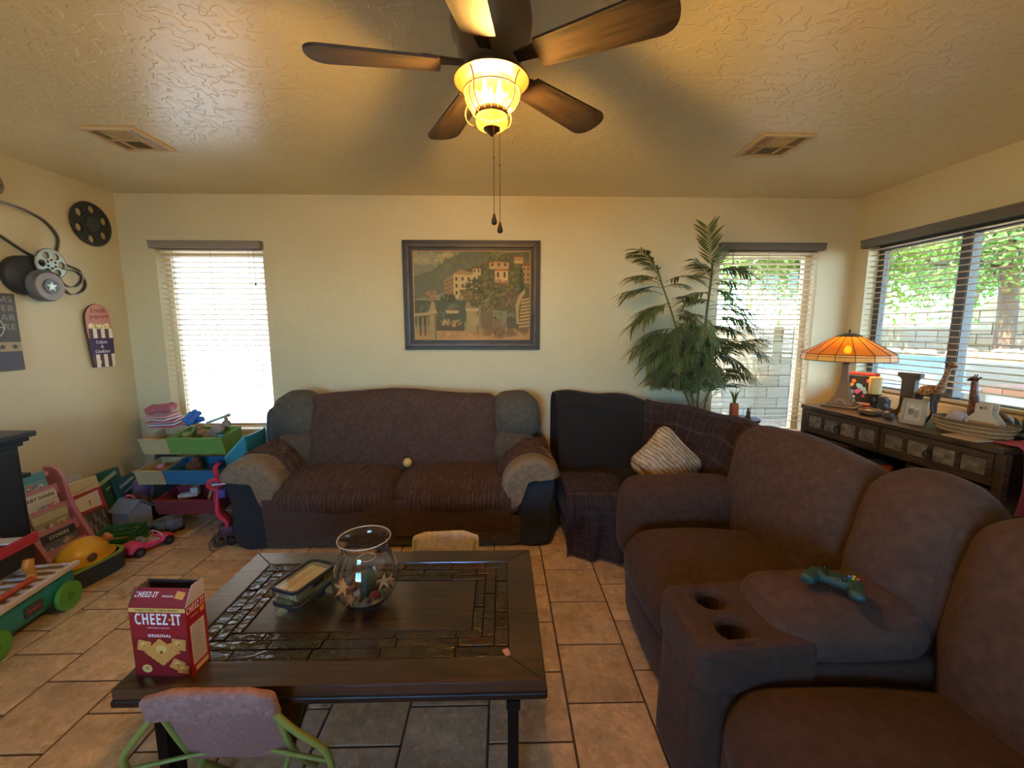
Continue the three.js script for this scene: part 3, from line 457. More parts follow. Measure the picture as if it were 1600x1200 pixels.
{
  const x0 = -1.066, x1 = 0.12, z0 = -1.75, z1 = -1.05, cx = (x0 + x1) / 2, cz = (z0 + z1) / 2, W = x1 - x0, D = z1 - z0;
  const t = thing('coffee_table', 'dark wooden coffee table with slate inlay top and iron legs', 'table', [cx, 0, cz]);
  const Y = 0.45, iw = 0.1, id = 0.092, X = W / 2, Z = D / 2;
  // mitred frame boards
  const board = (pts) => ext(shapeOf(pts), 0.03, 0.004).rotateX(Math.PI / 2).translate(0, Y, 0);
  part(t, 'frame_board', board([[-X, -Z], [X, -Z], [X - iw, -Z + id], [-X + iw, -Z + id]]), M.tableWood);
  part(t, 'frame_board', board([[-X, Z], [-X + iw, Z - id], [X - iw, Z - id], [X, Z]]), M.tableWood);
  part(t, 'frame_board', board([[-X, -Z], [-X + iw, -Z + id], [-X + iw, Z - id], [-X, Z]]), M.tableWood);
  part(t, 'frame_board', board([[X, -Z], [X, Z], [X - iw, Z - id], [X - iw, -Z + id]]), M.tableWood);
  part(t, 'edge_moulding', merge(bc(-X - 0.006, X + 0.006, Y - 0.052, Y - 0.028, -Z - 0.006, Z + 0.006, 0.008), bc(-X + 0.03, X - 0.03, Y - 0.085, Y - 0.05, -Z + 0.03, Z - 0.03, 0.006)), M.tableEdge);
  part(t, 'inlay_bed', bc(-X + iw - 0.002, X - iw + 0.002, Y - 0.03, Y - 0.009, -Z + id - 0.002, Z - id + 0.002), std(0x1b1410, 0.9));
  // inlay rings of slate strips around a plain centre panel
  const r = rng(404), ax = X - iw, az = Z - id, rings = [0.046, 0.04, 0.034];
  let ox = ax, oz = az;
  const piece = (a, b, c, d) => { const g = boxUV(new RoundedBoxGeometry(b - a - 0.003, 0.012, d - c - 0.003, 1, 0.003), 1, r() * 4, r() * 4); const m = part(t, 'slate_tile', g, slates[Math.floor(r() * slates.length)]); m.position.set((a + b) / 2, Y - 0.0035 + rr(-0.0025, 0.001, r), (c + d) / 2); m.rotation.x = rr(-0.006, 0.006, r); };
  for (const w of rings) {
    for (const s of [-1, 1]) { let a = -ox; while (a < ox - 1e-3) { let b = a + rr(0.1, 0.24, r); if (ox - b < 0.07) b = ox; piece(a, b, s < 0 ? -oz : oz - w, s < 0 ? -oz + w : oz); a = b; } }
    for (const s of [-1, 1]) { let a = -oz + w; while (a < oz - w - 1e-3) { let b = a + rr(0.08, 0.2, r); if (oz - w - b < 0.06) b = oz - w; piece(s < 0 ? -ox : ox - w, s < 0 ? -ox + w : ox, a, b); a = b; } }
    ox -= w; oz -= w;
  }
  part(t, 'centre_panel', bc(-ox + 0.003, ox - 0.003, Y - 0.011, Y - 0.0005, -oz + 0.003, oz - 0.003, 0.003), M.tableWood);
  // square metal pegs at the mitres
  for (const sx of [-1, 1]) for (const sz of [-1, 1]) for (const k of [0, 1]) {
    part(t, 'peg', bc(-0.007, 0.007, 0, 0.003, -0.007, 0.007, 0.001).translate(sx * (X - 0.13 - k * 0.028), Y - 0.0015, sz * (Z - 0.03 - k * 0.014)), M.iron);
    part(t, 'peg', bc(-0.007, 0.007, 0, 0.003, -0.007, 0.007, 0.001).translate(sx * (X - 0.03 - k * 0.014), Y - 0.0015, sz * (Z - 0.12 - k * 0.024)), M.iron);
  }
  // iron trestle ends
  for (const sx of [-1, 1]) {
    for (const sz of [-1, 1]) part(t, 'leg', merge(bc(-0.016, 0.016, 0.03, 0.37, -0.03, 0.03, 0.003), bc(-0.022, 0.022, 0.0, 0.035, -0.05, 0.05, 0.006), bc(-0.02, 0.02, 0.345, 0.375, -0.045, 0.045, 0.004)).translate(sx * (X - 0.09), 0, sz * (Z - 0.06)), M.iron);
    part(t, 'stretcher', bc(sx * (X - 0.09) - 0.012, sx * (X - 0.09) + 0.012, 0.12, 0.145, -Z + 0.08, Z - 0.08), M.iron);
  }
  part(t, 'stretcher', bc(-X + 0.1, X - 0.1, 0.12, 0.145, -0.012, 0.012), M.iron);
}
// cereal-style cracker box
{
  const w = 0.163, h = 0.212, d = 0.07;
  const front = canvasTex(512, 780, (c, W, H) => {
    c.fillStyle = '#a31621'; c.fillRect(0, 0, W, H);
    c.fillStyle = '#8c0f1b'; c.fillRect(0, 330, W, 450);
    c.fillStyle = '#e3b85a'; c.fillRect(0, 8, W, 46); c.fillStyle = '#5a1a10'; c.font = 'bold 30px sans-serif'; c.textAlign = 'center'; c.fillText('FAMILY SIZE | 100% MORE*', W / 2, 42);
    c.fillStyle = '#f4ece2'; c.save(); c.translate(W / 2, 190); c.scale(0.78, 1.35); c.font = 'bold 128px sans-serif'; c.fillText('CHEEZ IT', 0, 0); c.restore();
    c.fillStyle = '#e8a53c'; c.fillRect(351, 120, 24, 24); c.fillStyle = '#f4ece2'; c.font = '18px sans-serif'; c.fillText('BAKED SNACK CRACKERS', W / 2, 232);
    c.font = 'bold 44px sans-serif'; c.fillText('ORIGINAL', W / 2, 330);
    const cr = (x, y, s, a) => { c.save(); c.translate(x, y); c.rotate(a); c.fillStyle = '#c9762a'; c.fillRect(-s / 2 - 4, -s / 2 - 4, s + 8, s + 8); c.fillStyle = '#e09a45'; c.beginPath(); const n = 9; for (let k = 0; k < n * 4; k++) { const sd = Math.floor(k / n), t = (k % n) / n - 0.5, o = 0.5 + (k % 2 ? 0.03 : -0.02), p = [[t, -o], [o, t], [-t, o], [-o, -t]][sd]; c.lineTo(p[0] * s, p[1] * s); } c.fill(); c.fillStyle = '#f0bd6b'; c.beginPath(); c.arc(-s * 0.1, -s * 0.12, s * 0.22, 0, 7); c.fill(); c.fillStyle = '#9c5a1e'; c.beginPath(); c.arc(0, 0, s * 0.08, 0, 7); c.fill(); c.restore(); };
    cr(105, 430, 110, 0.2); cr(420, 410, 120, 0.1); cr(340, 470, 130, -0.4); cr(255, 500, 215, 0.75); cr(390, 640, 110, 0.5); cr(440, 690, 90, 0.15);
    c.fillStyle = '#e9c46a'; c.beginPath(); c.arc(110, 690, 46, 0, 7); c.fill(); c.fillStyle = '#7a1420'; c.font = 'bold 17px sans-serif'; c.fillText('100%', 110, 684); c.fillText('REAL', 110, 704);
  });
  const side = canvasTex(256, 780, (c, W, H) => {
    c.fillStyle = '#a31621'; c.fillRect(0, 0, W, H); c.fillStyle = '#f4ece2'; c.textAlign = 'center'; c.save(); c.translate(W / 2, 92); c.scale(0.6, 1.1); c.font = 'bold 92px sans-serif'; c.fillText('CHEEZ IT', 0, 0); c.restore();
    c.font = 'bold 20px sans-serif'; c.fillText('ORIGINAL', W / 2 - 20, 150); c.fillStyle = '#e09a45'; c.fillRect(180, 110, 56, 56);
    c.fillStyle = '#d9d3c8'; c.fillRect(36, 230, 185, 440); c.fillStyle = '#6b6660'; for (let k = 0; k < 26; k++) c.fillRect(46, 250 + k * 15.5, 110 + 55 * ((k * 7) % 3) / 2, 4); c.fillStyle = '#d9d3c8'; c.fillRect(60, 700, 170, 50);
  });
  const flapT = canvasTex(512, 190, (c, W, H) => { c.fillStyle = '#8e1420'; c.fillRect(0, 0, W, H); c.fillStyle = '#f4ece2'; c.save(); c.translate(130, 92); c.scale(0.75, 1.1); c.font = 'italic bold 66px sans-serif'; c.textAlign = 'center'; c.fillText('CHEEZ-IT', 0, 0); c.restore(); c.font = 'bold 22px sans-serif'; c.fillText('ORIGINAL', 280, 88); c.fillStyle = '#e09a45'; c.save(); c.translate(440, 70); c.rotate(0.2); c.fillRect(-40, -36, 80, 72); c.restore(); });
  const t = thing('cracker_box', 'open red cracker box reading CHEEZ IT on the corner of the coffee table', 'box', [-0.955, 0.451, -1.128], -0.06);
  const card = std(0x8b7a68, 0.85), redM = std(0x9c1521, 0.5);
  const q = 0.0012;
  part(t, 'front_face', toCanvasUV(bc(-w / 2, w / 2, 0, h, d / 2 - q, d / 2), -w / 2, w / 2, 0, h), std(0xffffff, 0.45, { map: front }), 'red front with white lettering and crackers');
  part(t, 'side_face', toCanvasUV(bc(-d / 2, d / 2, 0, h, -q / 2, q / 2), -d / 2, d / 2, 0, h).rotateY(Math.PI / 2).translate(w / 2 - q / 2, 0, 0), std(0xffffff, 0.45, { map: side }), 'red side with pale nutrition panel');
  part(t, 'side_face', bc(-w / 2, -w / 2 + q, 0, h, -d / 2, d / 2), redM); part(t, 'back_face', bc(-w / 2, w / 2, 0, h, -d / 2, -d / 2 + q), redM); part(t, 'bottom_face', bc(-w / 2, w / 2, 0, q, -d / 2, d / 2), redM);
  const flap = (g, m, l) => part(t, 'top_flap', g, m, l);
  flap(toCanvasUV(bc(-w / 2, w / 2, 0, 0.05, -q / 2, q / 2), -w / 2, w / 2, 0, 0.05).rotateX(-0.5).translate(0, h, d / 2), std(0xffffff, 0.45, { map: flapT }), 'printed front flap');
  flap(ext(shapeOf([[-d / 2, 0], [d / 2, 0], [d / 2 - 0.006, 0.055], [-d / 2 + 0.02, 0.055]]), q).rotateY(Math.PI / 2).rotateZ(-0.12).translate(w / 2, h, 0), std(0xd4cabb, 0.8), 'pale card side flap');
  flap(ext(shapeOf([[-d / 2, 0], [d / 2, 0], [d / 2 - 0.02, 0.055], [-d / 2 + 0.006, 0.055]]), q).rotateY(Math.PI / 2).rotateZ(-0.35).translate(-w / 2, h, 0), card, 'grey inner side flap');
  flap(bc(-w / 2 + 0.004, w / 2 - 0.004, 0, 0.045, -q / 2, q / 2).rotateX(0.15).translate(0, h, -d / 2), std(0x3d2f2a, 0.9), 'dark inner back flap');
}
// stacked glass food boxes
M.clear = phys(0xffffff, 0.02, { transmission: 1, thickness: 0.003, ior: 1.48 });
M.thinGlass = phys(0xf6fbf9, 0.03, { transmission: 1, thickness: 0, ior: 1.9 });
function foodBox(label, pos, ry, rimC, full) {
  const t = thing('food_container', label, 'container', pos, ry, 'glass food containers on the coffee table'), w = 0.12, d = 0.2;
  const rr2 = (w, d, r) => { const s = new THREE.Shape(); s.moveTo(-w / 2 + r, -d / 2); s.lineTo(w / 2 - r, -d / 2); s.quadraticCurveTo(w / 2, -d / 2, w / 2, -d / 2 + r); s.lineTo(w / 2, d / 2 - r); s.quadraticCurveTo(w / 2, d / 2, w / 2 - r, d / 2); s.lineTo(-w / 2 + r, d / 2); s.quadraticCurveTo(-w / 2, d / 2, -w / 2, d / 2 - r); s.lineTo(-w / 2, -d / 2 + r); s.quadraticCurveTo(-w / 2, -d / 2, -w / 2 + r, -d / 2); return s; };
  const ring = (w, d, r, k) => { const s = rr2(w, d, r); s.holes.push(new THREE.Path(rr2(w - 2 * k, d - 2 * k, r - k * 0.5).getPoints(8))); return s; };
  part(t, 'glass_wall', ext(ring(w - 0.006, d - 0.006, 0.025, 0.003), 0.04, 0, 8).rotateX(-Math.PI / 2), M.thinGlass);
  part(t, 'glass_base', ext(rr2(w - 0.008, d - 0.008, 0.024), 0.004, 0, 8).rotateX(-Math.PI / 2), M.thinGlass);
  part(t, 'lid_seal', ext(ring(w, d, 0.028, 0.008), 0.008, 0.002, 8).rotateX(-Math.PI / 2).translate(0, 0.04, 0), std(rimC, 0.5), 'dark lid seal');
  part(t, 'lid_pane', ext(rr2(w - 0.014, d - 0.014, 0.02), 0.002, 0, 8).rotateX(-Math.PI / 2).translate(0, 0.043, 0), M.thinGlass);
  if (full) for (let k = 0; k < 5; k++) part(t, 'wafer', box(0.017, 0.026, 0.165, -0.04 + k * 0.02, 0.019, 0, 0.004), std([0xc7a87e, 0xbd9a6c, 0xcfb48c][k % 3], 0.8));
  for (const s of [-1, 1]) part(t, 'lid_clip', box(0.004, 0.022, 0.05, s * 0.0615, 0.035, 0, 0.0015), std(0x22262a, 0.35));
}
foodBox('lower glass food container with dark lid on the coffee table', [-0.708, 0.451, -1.42], -0.32, 0x23262a, false);
foodBox('upper glass food container holding tan wafers, resting on another container', [-0.712, 0.5025, -1.424], -0.36, 0x23262a, true);
// hurricane vase with candle and dried flowers
{
  const t = thing('hurricane_vase', 'clear glass hurricane vase holding a green candle and dried flowers', 'vase', [-0.49, 0.451, -1.418]);
  const prof = [[0.04, 0.004], [0.068, 0.012], [0.094, 0.035], [0.112, 0.075], [0.112, 0.115], [0.1, 0.155], [0.084, 0.19], [0.078, 0.21], [0.082, 0.228], [0.09, 0.242]];
  const inn = prof.map(([r, y]) => [r - 0.0025, y + (y < 0.02 ? 0.006 : 0)]).reverse();
  const sp = (P) => new THREE.SplineCurve(P.map(([x, y]) => new THREE.Vector2(x, y))).getPoints(40).map((p) => [p.x, p.y]);
  part(t, 'glass_bowl', lathe([[0, 0.002], ...sp(prof), ...sp(inn), [0, 0.009]], 64), M.clear);
  part(t, 'glass_rim', new THREE.TorusGeometry(0.09, 0.002, 8, 56).rotateX(Math.PI / 2).translate(0, 0.242, 0), phys(0xffffff, 0.05, { transmission: 0.6, thickness: 0 }));
  part(t, 'glass_foot', lathe([[0, 0], [0.045, 0], [0.05, 0.003], [0.045, 0.008], [0, 0.01]], 40), phys(0xe8f0ec, 0.05, { transmission: 0.7, thickness: 0 }));
  const holder = part(t, 'candle_glass', cyl(0.031, 0.031, 0.125, 0.005, 0.105, 0, 32, true), M.thinGlass); part(holder, 'rim', new THREE.TorusGeometry(0.031, 0.0015, 6, 40).rotateX(Math.PI / 2).translate(0.005, 0.1675, 0), phys(0xffffff, 0.05, { transmission: 0.6, thickness: 0 }));
  part(t, 'candle', lathe([[0, 0.03], [0.027, 0.03], [0.0275, 0.105], [0.022, 0.109], [0, 0.106]], 28).translate(0.005, 0, 0), phys(0x2f5a48, 0.55), 'dark green candle');
  const r = rng(55);
  for (let k = 0; k < 46; k++) { const a = r() * 6.28, R = Math.sqrt(r()) * 0.084, s = rr(0.008, 0.016, r), g = soft(s * 2, s, s * 1.3, s * 0.5, 0.01, (q, n) => q.addScaledVector(n, s * 0.7 * (noise3(q.x * 90 + k, q.y * 90, q.z * 90) - 0.5))); const m = part(t, 'dried_petal', g, std([0x6b5847, 0x8a7a62, 0x54402f, 0x97866b, 0x5e3a2c, 0x4f5a3c][k % 6], 0.9)); m.position.set(R * Math.cos(a), 0.024 + 0.012 * r() + R * R * 3.2, R * Math.sin(a)); m.rotation.set(r() * 3, r() * 6, r() * 3); }
  const star = (x, y, z, s, rx, ry, c) => { const P = []; for (let k = 0; k < 10; k++) { const a = k / 10 * 6.2832, q = k % 2 ? 0.32 : 0.8 + 0.3 * r(); P.push([s * q * Math.cos(a), s * q * Math.sin(a)]); } const m = part(t, 'dried_flower', deform(ext(shapeOf(P), 0.004, 0.0015), (q) => { const d = Math.hypot(q.x, q.y) / s; q.z += s * 0.45 * d * d * (0.6 + 0.6 * noise3(q.x * 80, q.y * 80, x * 50)); }), std(c, 0.85)); m.position.set(x, y, z); m.rotation.set(rx, ry, 0.3); };
  star(-0.06, 0.085, 0.05, 0.034, -0.3, -0.3, 0xd59a55); star(-0.075, 0.065, 0.03, 0.028, -0.5, -0.7, 0xcd8f4c); star(0.07, 0.095, 0.03, 0.03, -0.2, 0.5, 0xd6b27f); star(0.08, 0.075, 0.0, 0.024, -0.4, 0.9, 0xc98a4a); star(-0.03, 0.05, 0.075, 0.022, -0.7, 0, 0xb98a58);
  const fl = part(t, 'dried_flower', soft(0.03, 0.03, 0.03, 0.015, 0.005, (q, n) => q.addScaledVector(n, 0.012 * (noise3(q.x * 150, q.y * 150, q.z * 150) - 0.5))), std(0x9c2f33, 0.8), 'dark red rosebud'); fl.position.set(0.042, 0.055, 0.055);
}
// petal on the table
solo('flower_petal', 'small pink petal lying on the table corner', 'petal', deform(soft(0.02, 0.004, 0.028, 0.002, 0.003), (q) => { q.x *= 1 - 0.5 * Math.max(0, q.z / 0.014) ** 2; q.y += 6 * q.x * q.x; }), std(0xc98f7c, 0.7), [0.012, 0.4525, -1.158], 0.4);
// ---------------------------------------------------------------- children's folding chairs
function kidChair(label, pos, ry, cloth, backTop, seatLow) {
  const t = thing('folding_chair', label, 'chair', pos, ry, undefined), g = std(0x8fa04c, 0.4), w = 0.143;
  // crossed side tubes; the back tubes carry the fabric
  for (const s of [-1, 1]) {
    part(t, 'back_tube', tube([[s * w, 0.01, -0.14], [s * w, 0.2, -0.02], [s * (w + 0.005), backTop, 0.09]], 0.009, 16, 10), g);
    part(t, 'front_tube', tube([[s * (w - 0.02), 0.01, 0.15], [s * (w - 0.02), 0.14, 0.03], [s * (w - 0.02), 0.25, -0.13]], 0.009, 16, 10), g);
    part(t, 'arm_tube', tube([[s * (w + 0.005), backTop - 0.05, 0.088], [s * (w + 0.06), backTop - 0.12, 0.08], [s * (w + 0.12), backTop - 0.2, 0.06], [s * (w + 0.128), backTop - 0.24, 0.05], [s * (w + 0.12), 0.01, 0.0]], 0.009, 36, 10), g);
    part(t, 'foot_cap', lathe([[0, 0], [0.012, 0], [0.012, 0.02], [0, 0.022]], 12).translate(s * (w + 0.12), 0, 0.0), std(0x55602c, 0.6));
  }
  part(t, 'cross_bar', tube([[-w - 0.122, 0.24, 0.045], [0, 0.24, 0.0], [w + 0.122, 0.24, 0.045]], 0.006, 12, 8), g);
  part(t, 'back_cloth', sheet(30, 24, (u, v) => { const x = mix(-w + 0.004, w - 0.004, u), y = mix(backTop + 0.005, 0.2, v), z = mix(0.09, -0.01, v); return [x, y, z + 0.035 * Math.sin(u * Math.PI) * Math.sin(v * Math.PI) + 0.006 * (fbm(u * 6, v * 6, 3, 3) - 0.5)]; }), cloth);
  part(t, 'seat_cloth', sheet(24, 20, (u, v) => [mix(-w + 0.004, w - 0.004, u), mix(0.2, 0.25, v) - 0.04 * Math.sin(u * Math.PI) * Math.sin(v * Math.PI), mix(-0.01, -0.14, v)]), cloth);
  part(t, 'top_sleeve', deform(soft(2 * w + 0.05, 0.085, 0.036, 0.017, 0.012, (q, n) => { q.addScaledVector(n, 0.012 * (fbm(q.x * 14, q.y * 14, q.z * 14, 3) - 0.5)); q.y -= 0.1 * Math.max(0, Math.abs(q.x) - 0.1) * 3; if (q.y < 0) q.y -= 0.02 * (0.5 + 0.5 * Math.sin(q.x * 22 + 2)) * (q.x < 0 ? 1.6 : 0.4); q.z += q.y * 0.25; }), () => 0).translate(0, backTop - 0.012, 0.092), cloth);
  return t;
}
M.pinkCloth = fabric(0xbd9284, 0.9, 2); M.creamCloth = fabric(0xe8dcc8, 0.9, 2);
kidChair('dusty pink cloth folding child chair with lime green tubes tucked under the table', [-0.752, 0, -1.07], 0.02, M.pinkCloth, 0.492, 0.2);
kidChair('cream cloth child chair behind the coffee table', [-0.285, 0, -1.9], Math.PI, M.creamCloth, 0.385, 0.2);
// ---------------------------------------------------------------- ceiling fan with lantern light
{
  const cx = -0.028, cz = -1.375, t = thing('ceiling_fan', 'brown five-blade ceiling fan with amber lantern light', 'ceiling fan', [cx, 0, cz]);
  const housing = std(0x6a543a, 0.42, { metalness: 0.25 }), bronze = std(0x4c3720, 0.45, { metalness: 0.5 }), bladeM = wood(0x574230, 0.55, 2);
  part(t, 'motor_housing', lathe([[0.001, HC], [0.085, HC], [0.088, 2.415], [0.1, 2.39], [0.118, 2.36], [0.122, 2.32], [0.116, 2.285], [0.1, 2.255], [0.098, 2.235], [0.085, 2.215], [0.08, 2.19], [0.001, 2.19]], 48), housing);
  part(t, 'switch_cup', lathe([[0.001, 2.2], [0.075, 2.2], [0.075, 2.18], [0.001, 2.18]], 40), bronze);
  for (let k = 0; k < 5; k++) {
    const a = (29.3 + 72 * k) * Math.PI / 180, R0 = 0.155, R1 = 0.53;
    const s = new THREE.Shape(); s.moveTo(R0, -0.048); s.lineTo(R1 - 0.05, -0.066); s.quadraticCurveTo(R1, -0.06, R1, 0); s.quadraticCurveTo(R1, 0.06, R1 - 0.05, 0.066); s.lineTo(R0, 0.048); s.quadraticCurveTo(R0 - 0.012, 0, R0, -0.048);
    const blade = ext(s, 0.006, 0.0015, 10); blade.translate(0, 0, -0.003); blade.rotateX(-Math.PI / 2); blade.rotateX(-0.2); blade.rotateY(-a); blade.translate(0, 2.2, 0);
    const b = part(t, 'blade', blade, bladeM);
    const iron = merge(ext(shapeOf([[0.08, -0.018], [0.13, -0.022], [0.2, -0.034], [0.225, 0], [0.2, 0.034], [0.13, 0.022], [0.08, 0.018]]), 0.005, 0.001).rotateX(-Math.PI / 2).rotateX(-0.2).translate(0, 0.004, 0)); iron.rotateY(-a); iron.translate(0, 2.203, 0);
    part(b, 'blade_bracket', iron, bronze);
  }
  // light kit: pan, ribbed glass jar, cage, lower cup and finial
  part(t, 'light_pan', lathe([[0.001, 2.182], [0.07, 2.182], [0.113, 2.166], [0.115, 2.162], [0.11, 2.162], [0.068, 2.174], [0.001, 2.176]], 56), std(0x4a3015, 0.4, { metalness: 0.6 }));
  const amber = phys(0xffd48c, 0.05, { transmission: 0.99, thickness: 0, ior: 1.45 });
  const prof = []; for (let k = 0; k <= 48; k++) { const u = k / 48, y = 2.162 - 0.09 * u, base = 0.064 + 0.017 * Math.sin(Math.min(1, u * 2) * Math.PI / 2) - 0.032 * Math.max(0, (u - 0.45) / 0.55) ** 2; prof.push([base + 0.0014 * Math.sin(u * 62), y]); }
  part(t, 'glass_jar', lathe(prof, 48), amber, 'ribbed amber glass jar');
  const neck = part(t, 'pierced_collar', lathe([[0.047, 2.083], [0.05, 2.08], [0.05, 2.068], [0.047, 2.065]], 40), bronze);
  for (let k = 0; k < 16; k++) { const a = k / 16 * 6.2832; part(neck, 'collar_slot', box(0.005, 0.009, 0.002, 0, 0, 0, 0.0008).rotateY(-a + Math.PI / 2).translate(0.0505 * Math.cos(a), 2.074, 0.0505 * Math.sin(a)), std(0xe2b667, 0.4)); }
  part(t, 'lower_cup', lathe([[0.047, 2.067], [0.049, 2.05], [0.044, 2.036], [0.03, 2.031], [0.026, 2.03]], 40), phys(0xe8a23c, 0.15, { transmission: 0.9, thickness: 0 }), 'amber glass lower cup');
  part(t, 'finial', lathe([[0.001, 2.034], [0.027, 2.034], [0.026, 2.028], [0.014, 2.02], [0.004, 2.01], [0.001, 2.008]], 28), bronze);
  const wire = std(0x8a6238, 0.4, { metalness: 0.6 });
  part(t, 'cage_ring', new THREE.TorusGeometry(0.084, 0.0022, 8, 60).rotateX(Math.PI / 2).translate(0, 2.132, 0), wire);
  for (let k = 0; k < 4; k++) { const a = k * Math.PI / 2 + 0.62, c = Math.cos(a), s = Math.sin(a), P = [[0.1, 2.166], [0.088, 2.148], [0.084, 2.132], [0.083, 2.11], [0.07, 2.085], [0.052, 2.07]]; part(t, 'cage_wire', tube(P.map(([r, y]) => [r * c, y, r * s]), 0.0022, 30, 6), wire); const Q = [[0.084, 2.132], [0.1, 2.115], [0.104, 2.094], [0.092, 2.07], [0.07, 2.056], [0.05, 2.056]]; part(t, 'cage_scroll', tube(Q.map(([r, y]) => [r * c, y, r * s]), 0.0018, 30, 6), wire); }
  // candle bulbs
  const bulbM = std(0xffe0a0, 0.4, { emissive: new THREE.Color(1, 0.7, 0.3), emissiveIntensity: 6 });
  for (let k = 0; k < 3; k++) {
    const a = k * 2.094 + 0.4, x = 0.026 * Math.cos(a), z = 0.026 * Math.sin(a);
    part(t, 'bulb', lathe([[0, 2.098], [0.006, 2.1], [0.0115, 2.112], [0.011, 2.124], [0.006, 2.145], [0.005, 2.16], [0, 2.16]].slice().reverse(), 16).translate(x, 0, z), bulbM, 'glowing candle bulb');
    const L = new THREE.PointLight(new THREE.Color(1, 0.85, 0.48), 1.35); L.name = 'fan_bulb_light'; L.position.set(x, 2.115, z); L.castShadow = true; L.shadow.radius = 1.6; t.add(L);
  }
  // pull chains
  [[0.006, 1.765, 0.024], [0.024, 1.742, 0.016]].forEach(([x, y, z], i) => { const ch = part(t, 'pull_chain', cyl(0.0011, 0.0011, 2.03 - y, x, (2.03 + y) / 2, z, 6), bronze); part(ch, 'chain_pendant', lathe([[0.001, 0.03], [0.003, 0.026], [0.009, 0.004], [0.008, -0.003], [0.001, -0.007]].reverse(), 14).translate(x, y - 0.015, z), std(0x33271a, 0.4)); part(ch, 'chain_joint', lathe([[0.001, -0.003], [0.0028, 0], [0.001, 0.003]], 8).translate(x, i ? 1.92 : 1.94, z), bronze); });
}
// ---------------------------------------------------------------- ceiling vents
function vent(label, x, z, flip) {
  const t = thing('ceiling_vent', label, 'vent', [x, HC, z]); t.scale.x = 1; const m = std(0xc9b48a, 0.5), S = 0.14, y = -0.011, sx = flip;
  const rim = (a, b, c, d) => bc(a, b, -0.012, 0.0, c, d, 0.003);
  part(t, 'vent_frame', merge(rim(-S, S, -S, -S + 0.022), rim(-S, S, S - 0.022, S), rim(-S, -S + 0.022, -S + 0.022, S - 0.022), rim(S - 0.022, S, -S + 0.022, S - 0.022)), m);
  const a = VS - 0.001, dm = std(0x9a988f, 0.45, { metalness: 0.5 });
  part(t, 'duct', merge(bc(-a, -a + 0.002, 0, 0.5, -a, a), bc(a - 0.002, a, 0, 0.5, -a, a), bc(-a, a, 0, 0.5, -a, -a + 0.002), bc(-a, a, 0, 0.5, a - 0.002, a), bc(-a, a, 0.498, 0.5, -a, a)), dm, 'bare metal duct above the grille');
  // three banks: long louvres on both sides, cross louvres in the middle, split in two
  const lou = (w, d, px, pz, rx, rz) => { const g = box(w, 0.0016, d); g.rotateX(rx); g.rotateZ(rz); part(t, 'louvre', g.translate(px, -0.008, pz), m); };
  for (const s of [-1, 1]) for (let k = 0; k < 3; k++) for (const h of [-1, 1]) lou(0.007, 0.108, s * (0.074 + k * 0.018), h * 0.057, 0, s * 0.5);
  for (let k = 0; k < 4; k++) for (const h of [-1, 1]) lou(0.1, 0.011, 0, h * (0.02 + k * 0.026), h * -0.4, 0);
  part(t, 'divider', merge(box(0.006, 0.008, 0.236, -0.056, -0.007, 0), box(0.006, 0.008, 0.236, 0.056, -0.007, 0), box(0.236, 0.008, 0.006, 0, -0.007, 0)), m);
  part(t, 'lever', box(0.006, 0.022, 0.012, sx * 0.118, -0.02, 0.0, 0.002), m);
}
vent('square ceiling vent near the wall with the film reels', ...VENTS[0], -1); vent('square ceiling vent near the wide window', ...VENTS[1], 1);
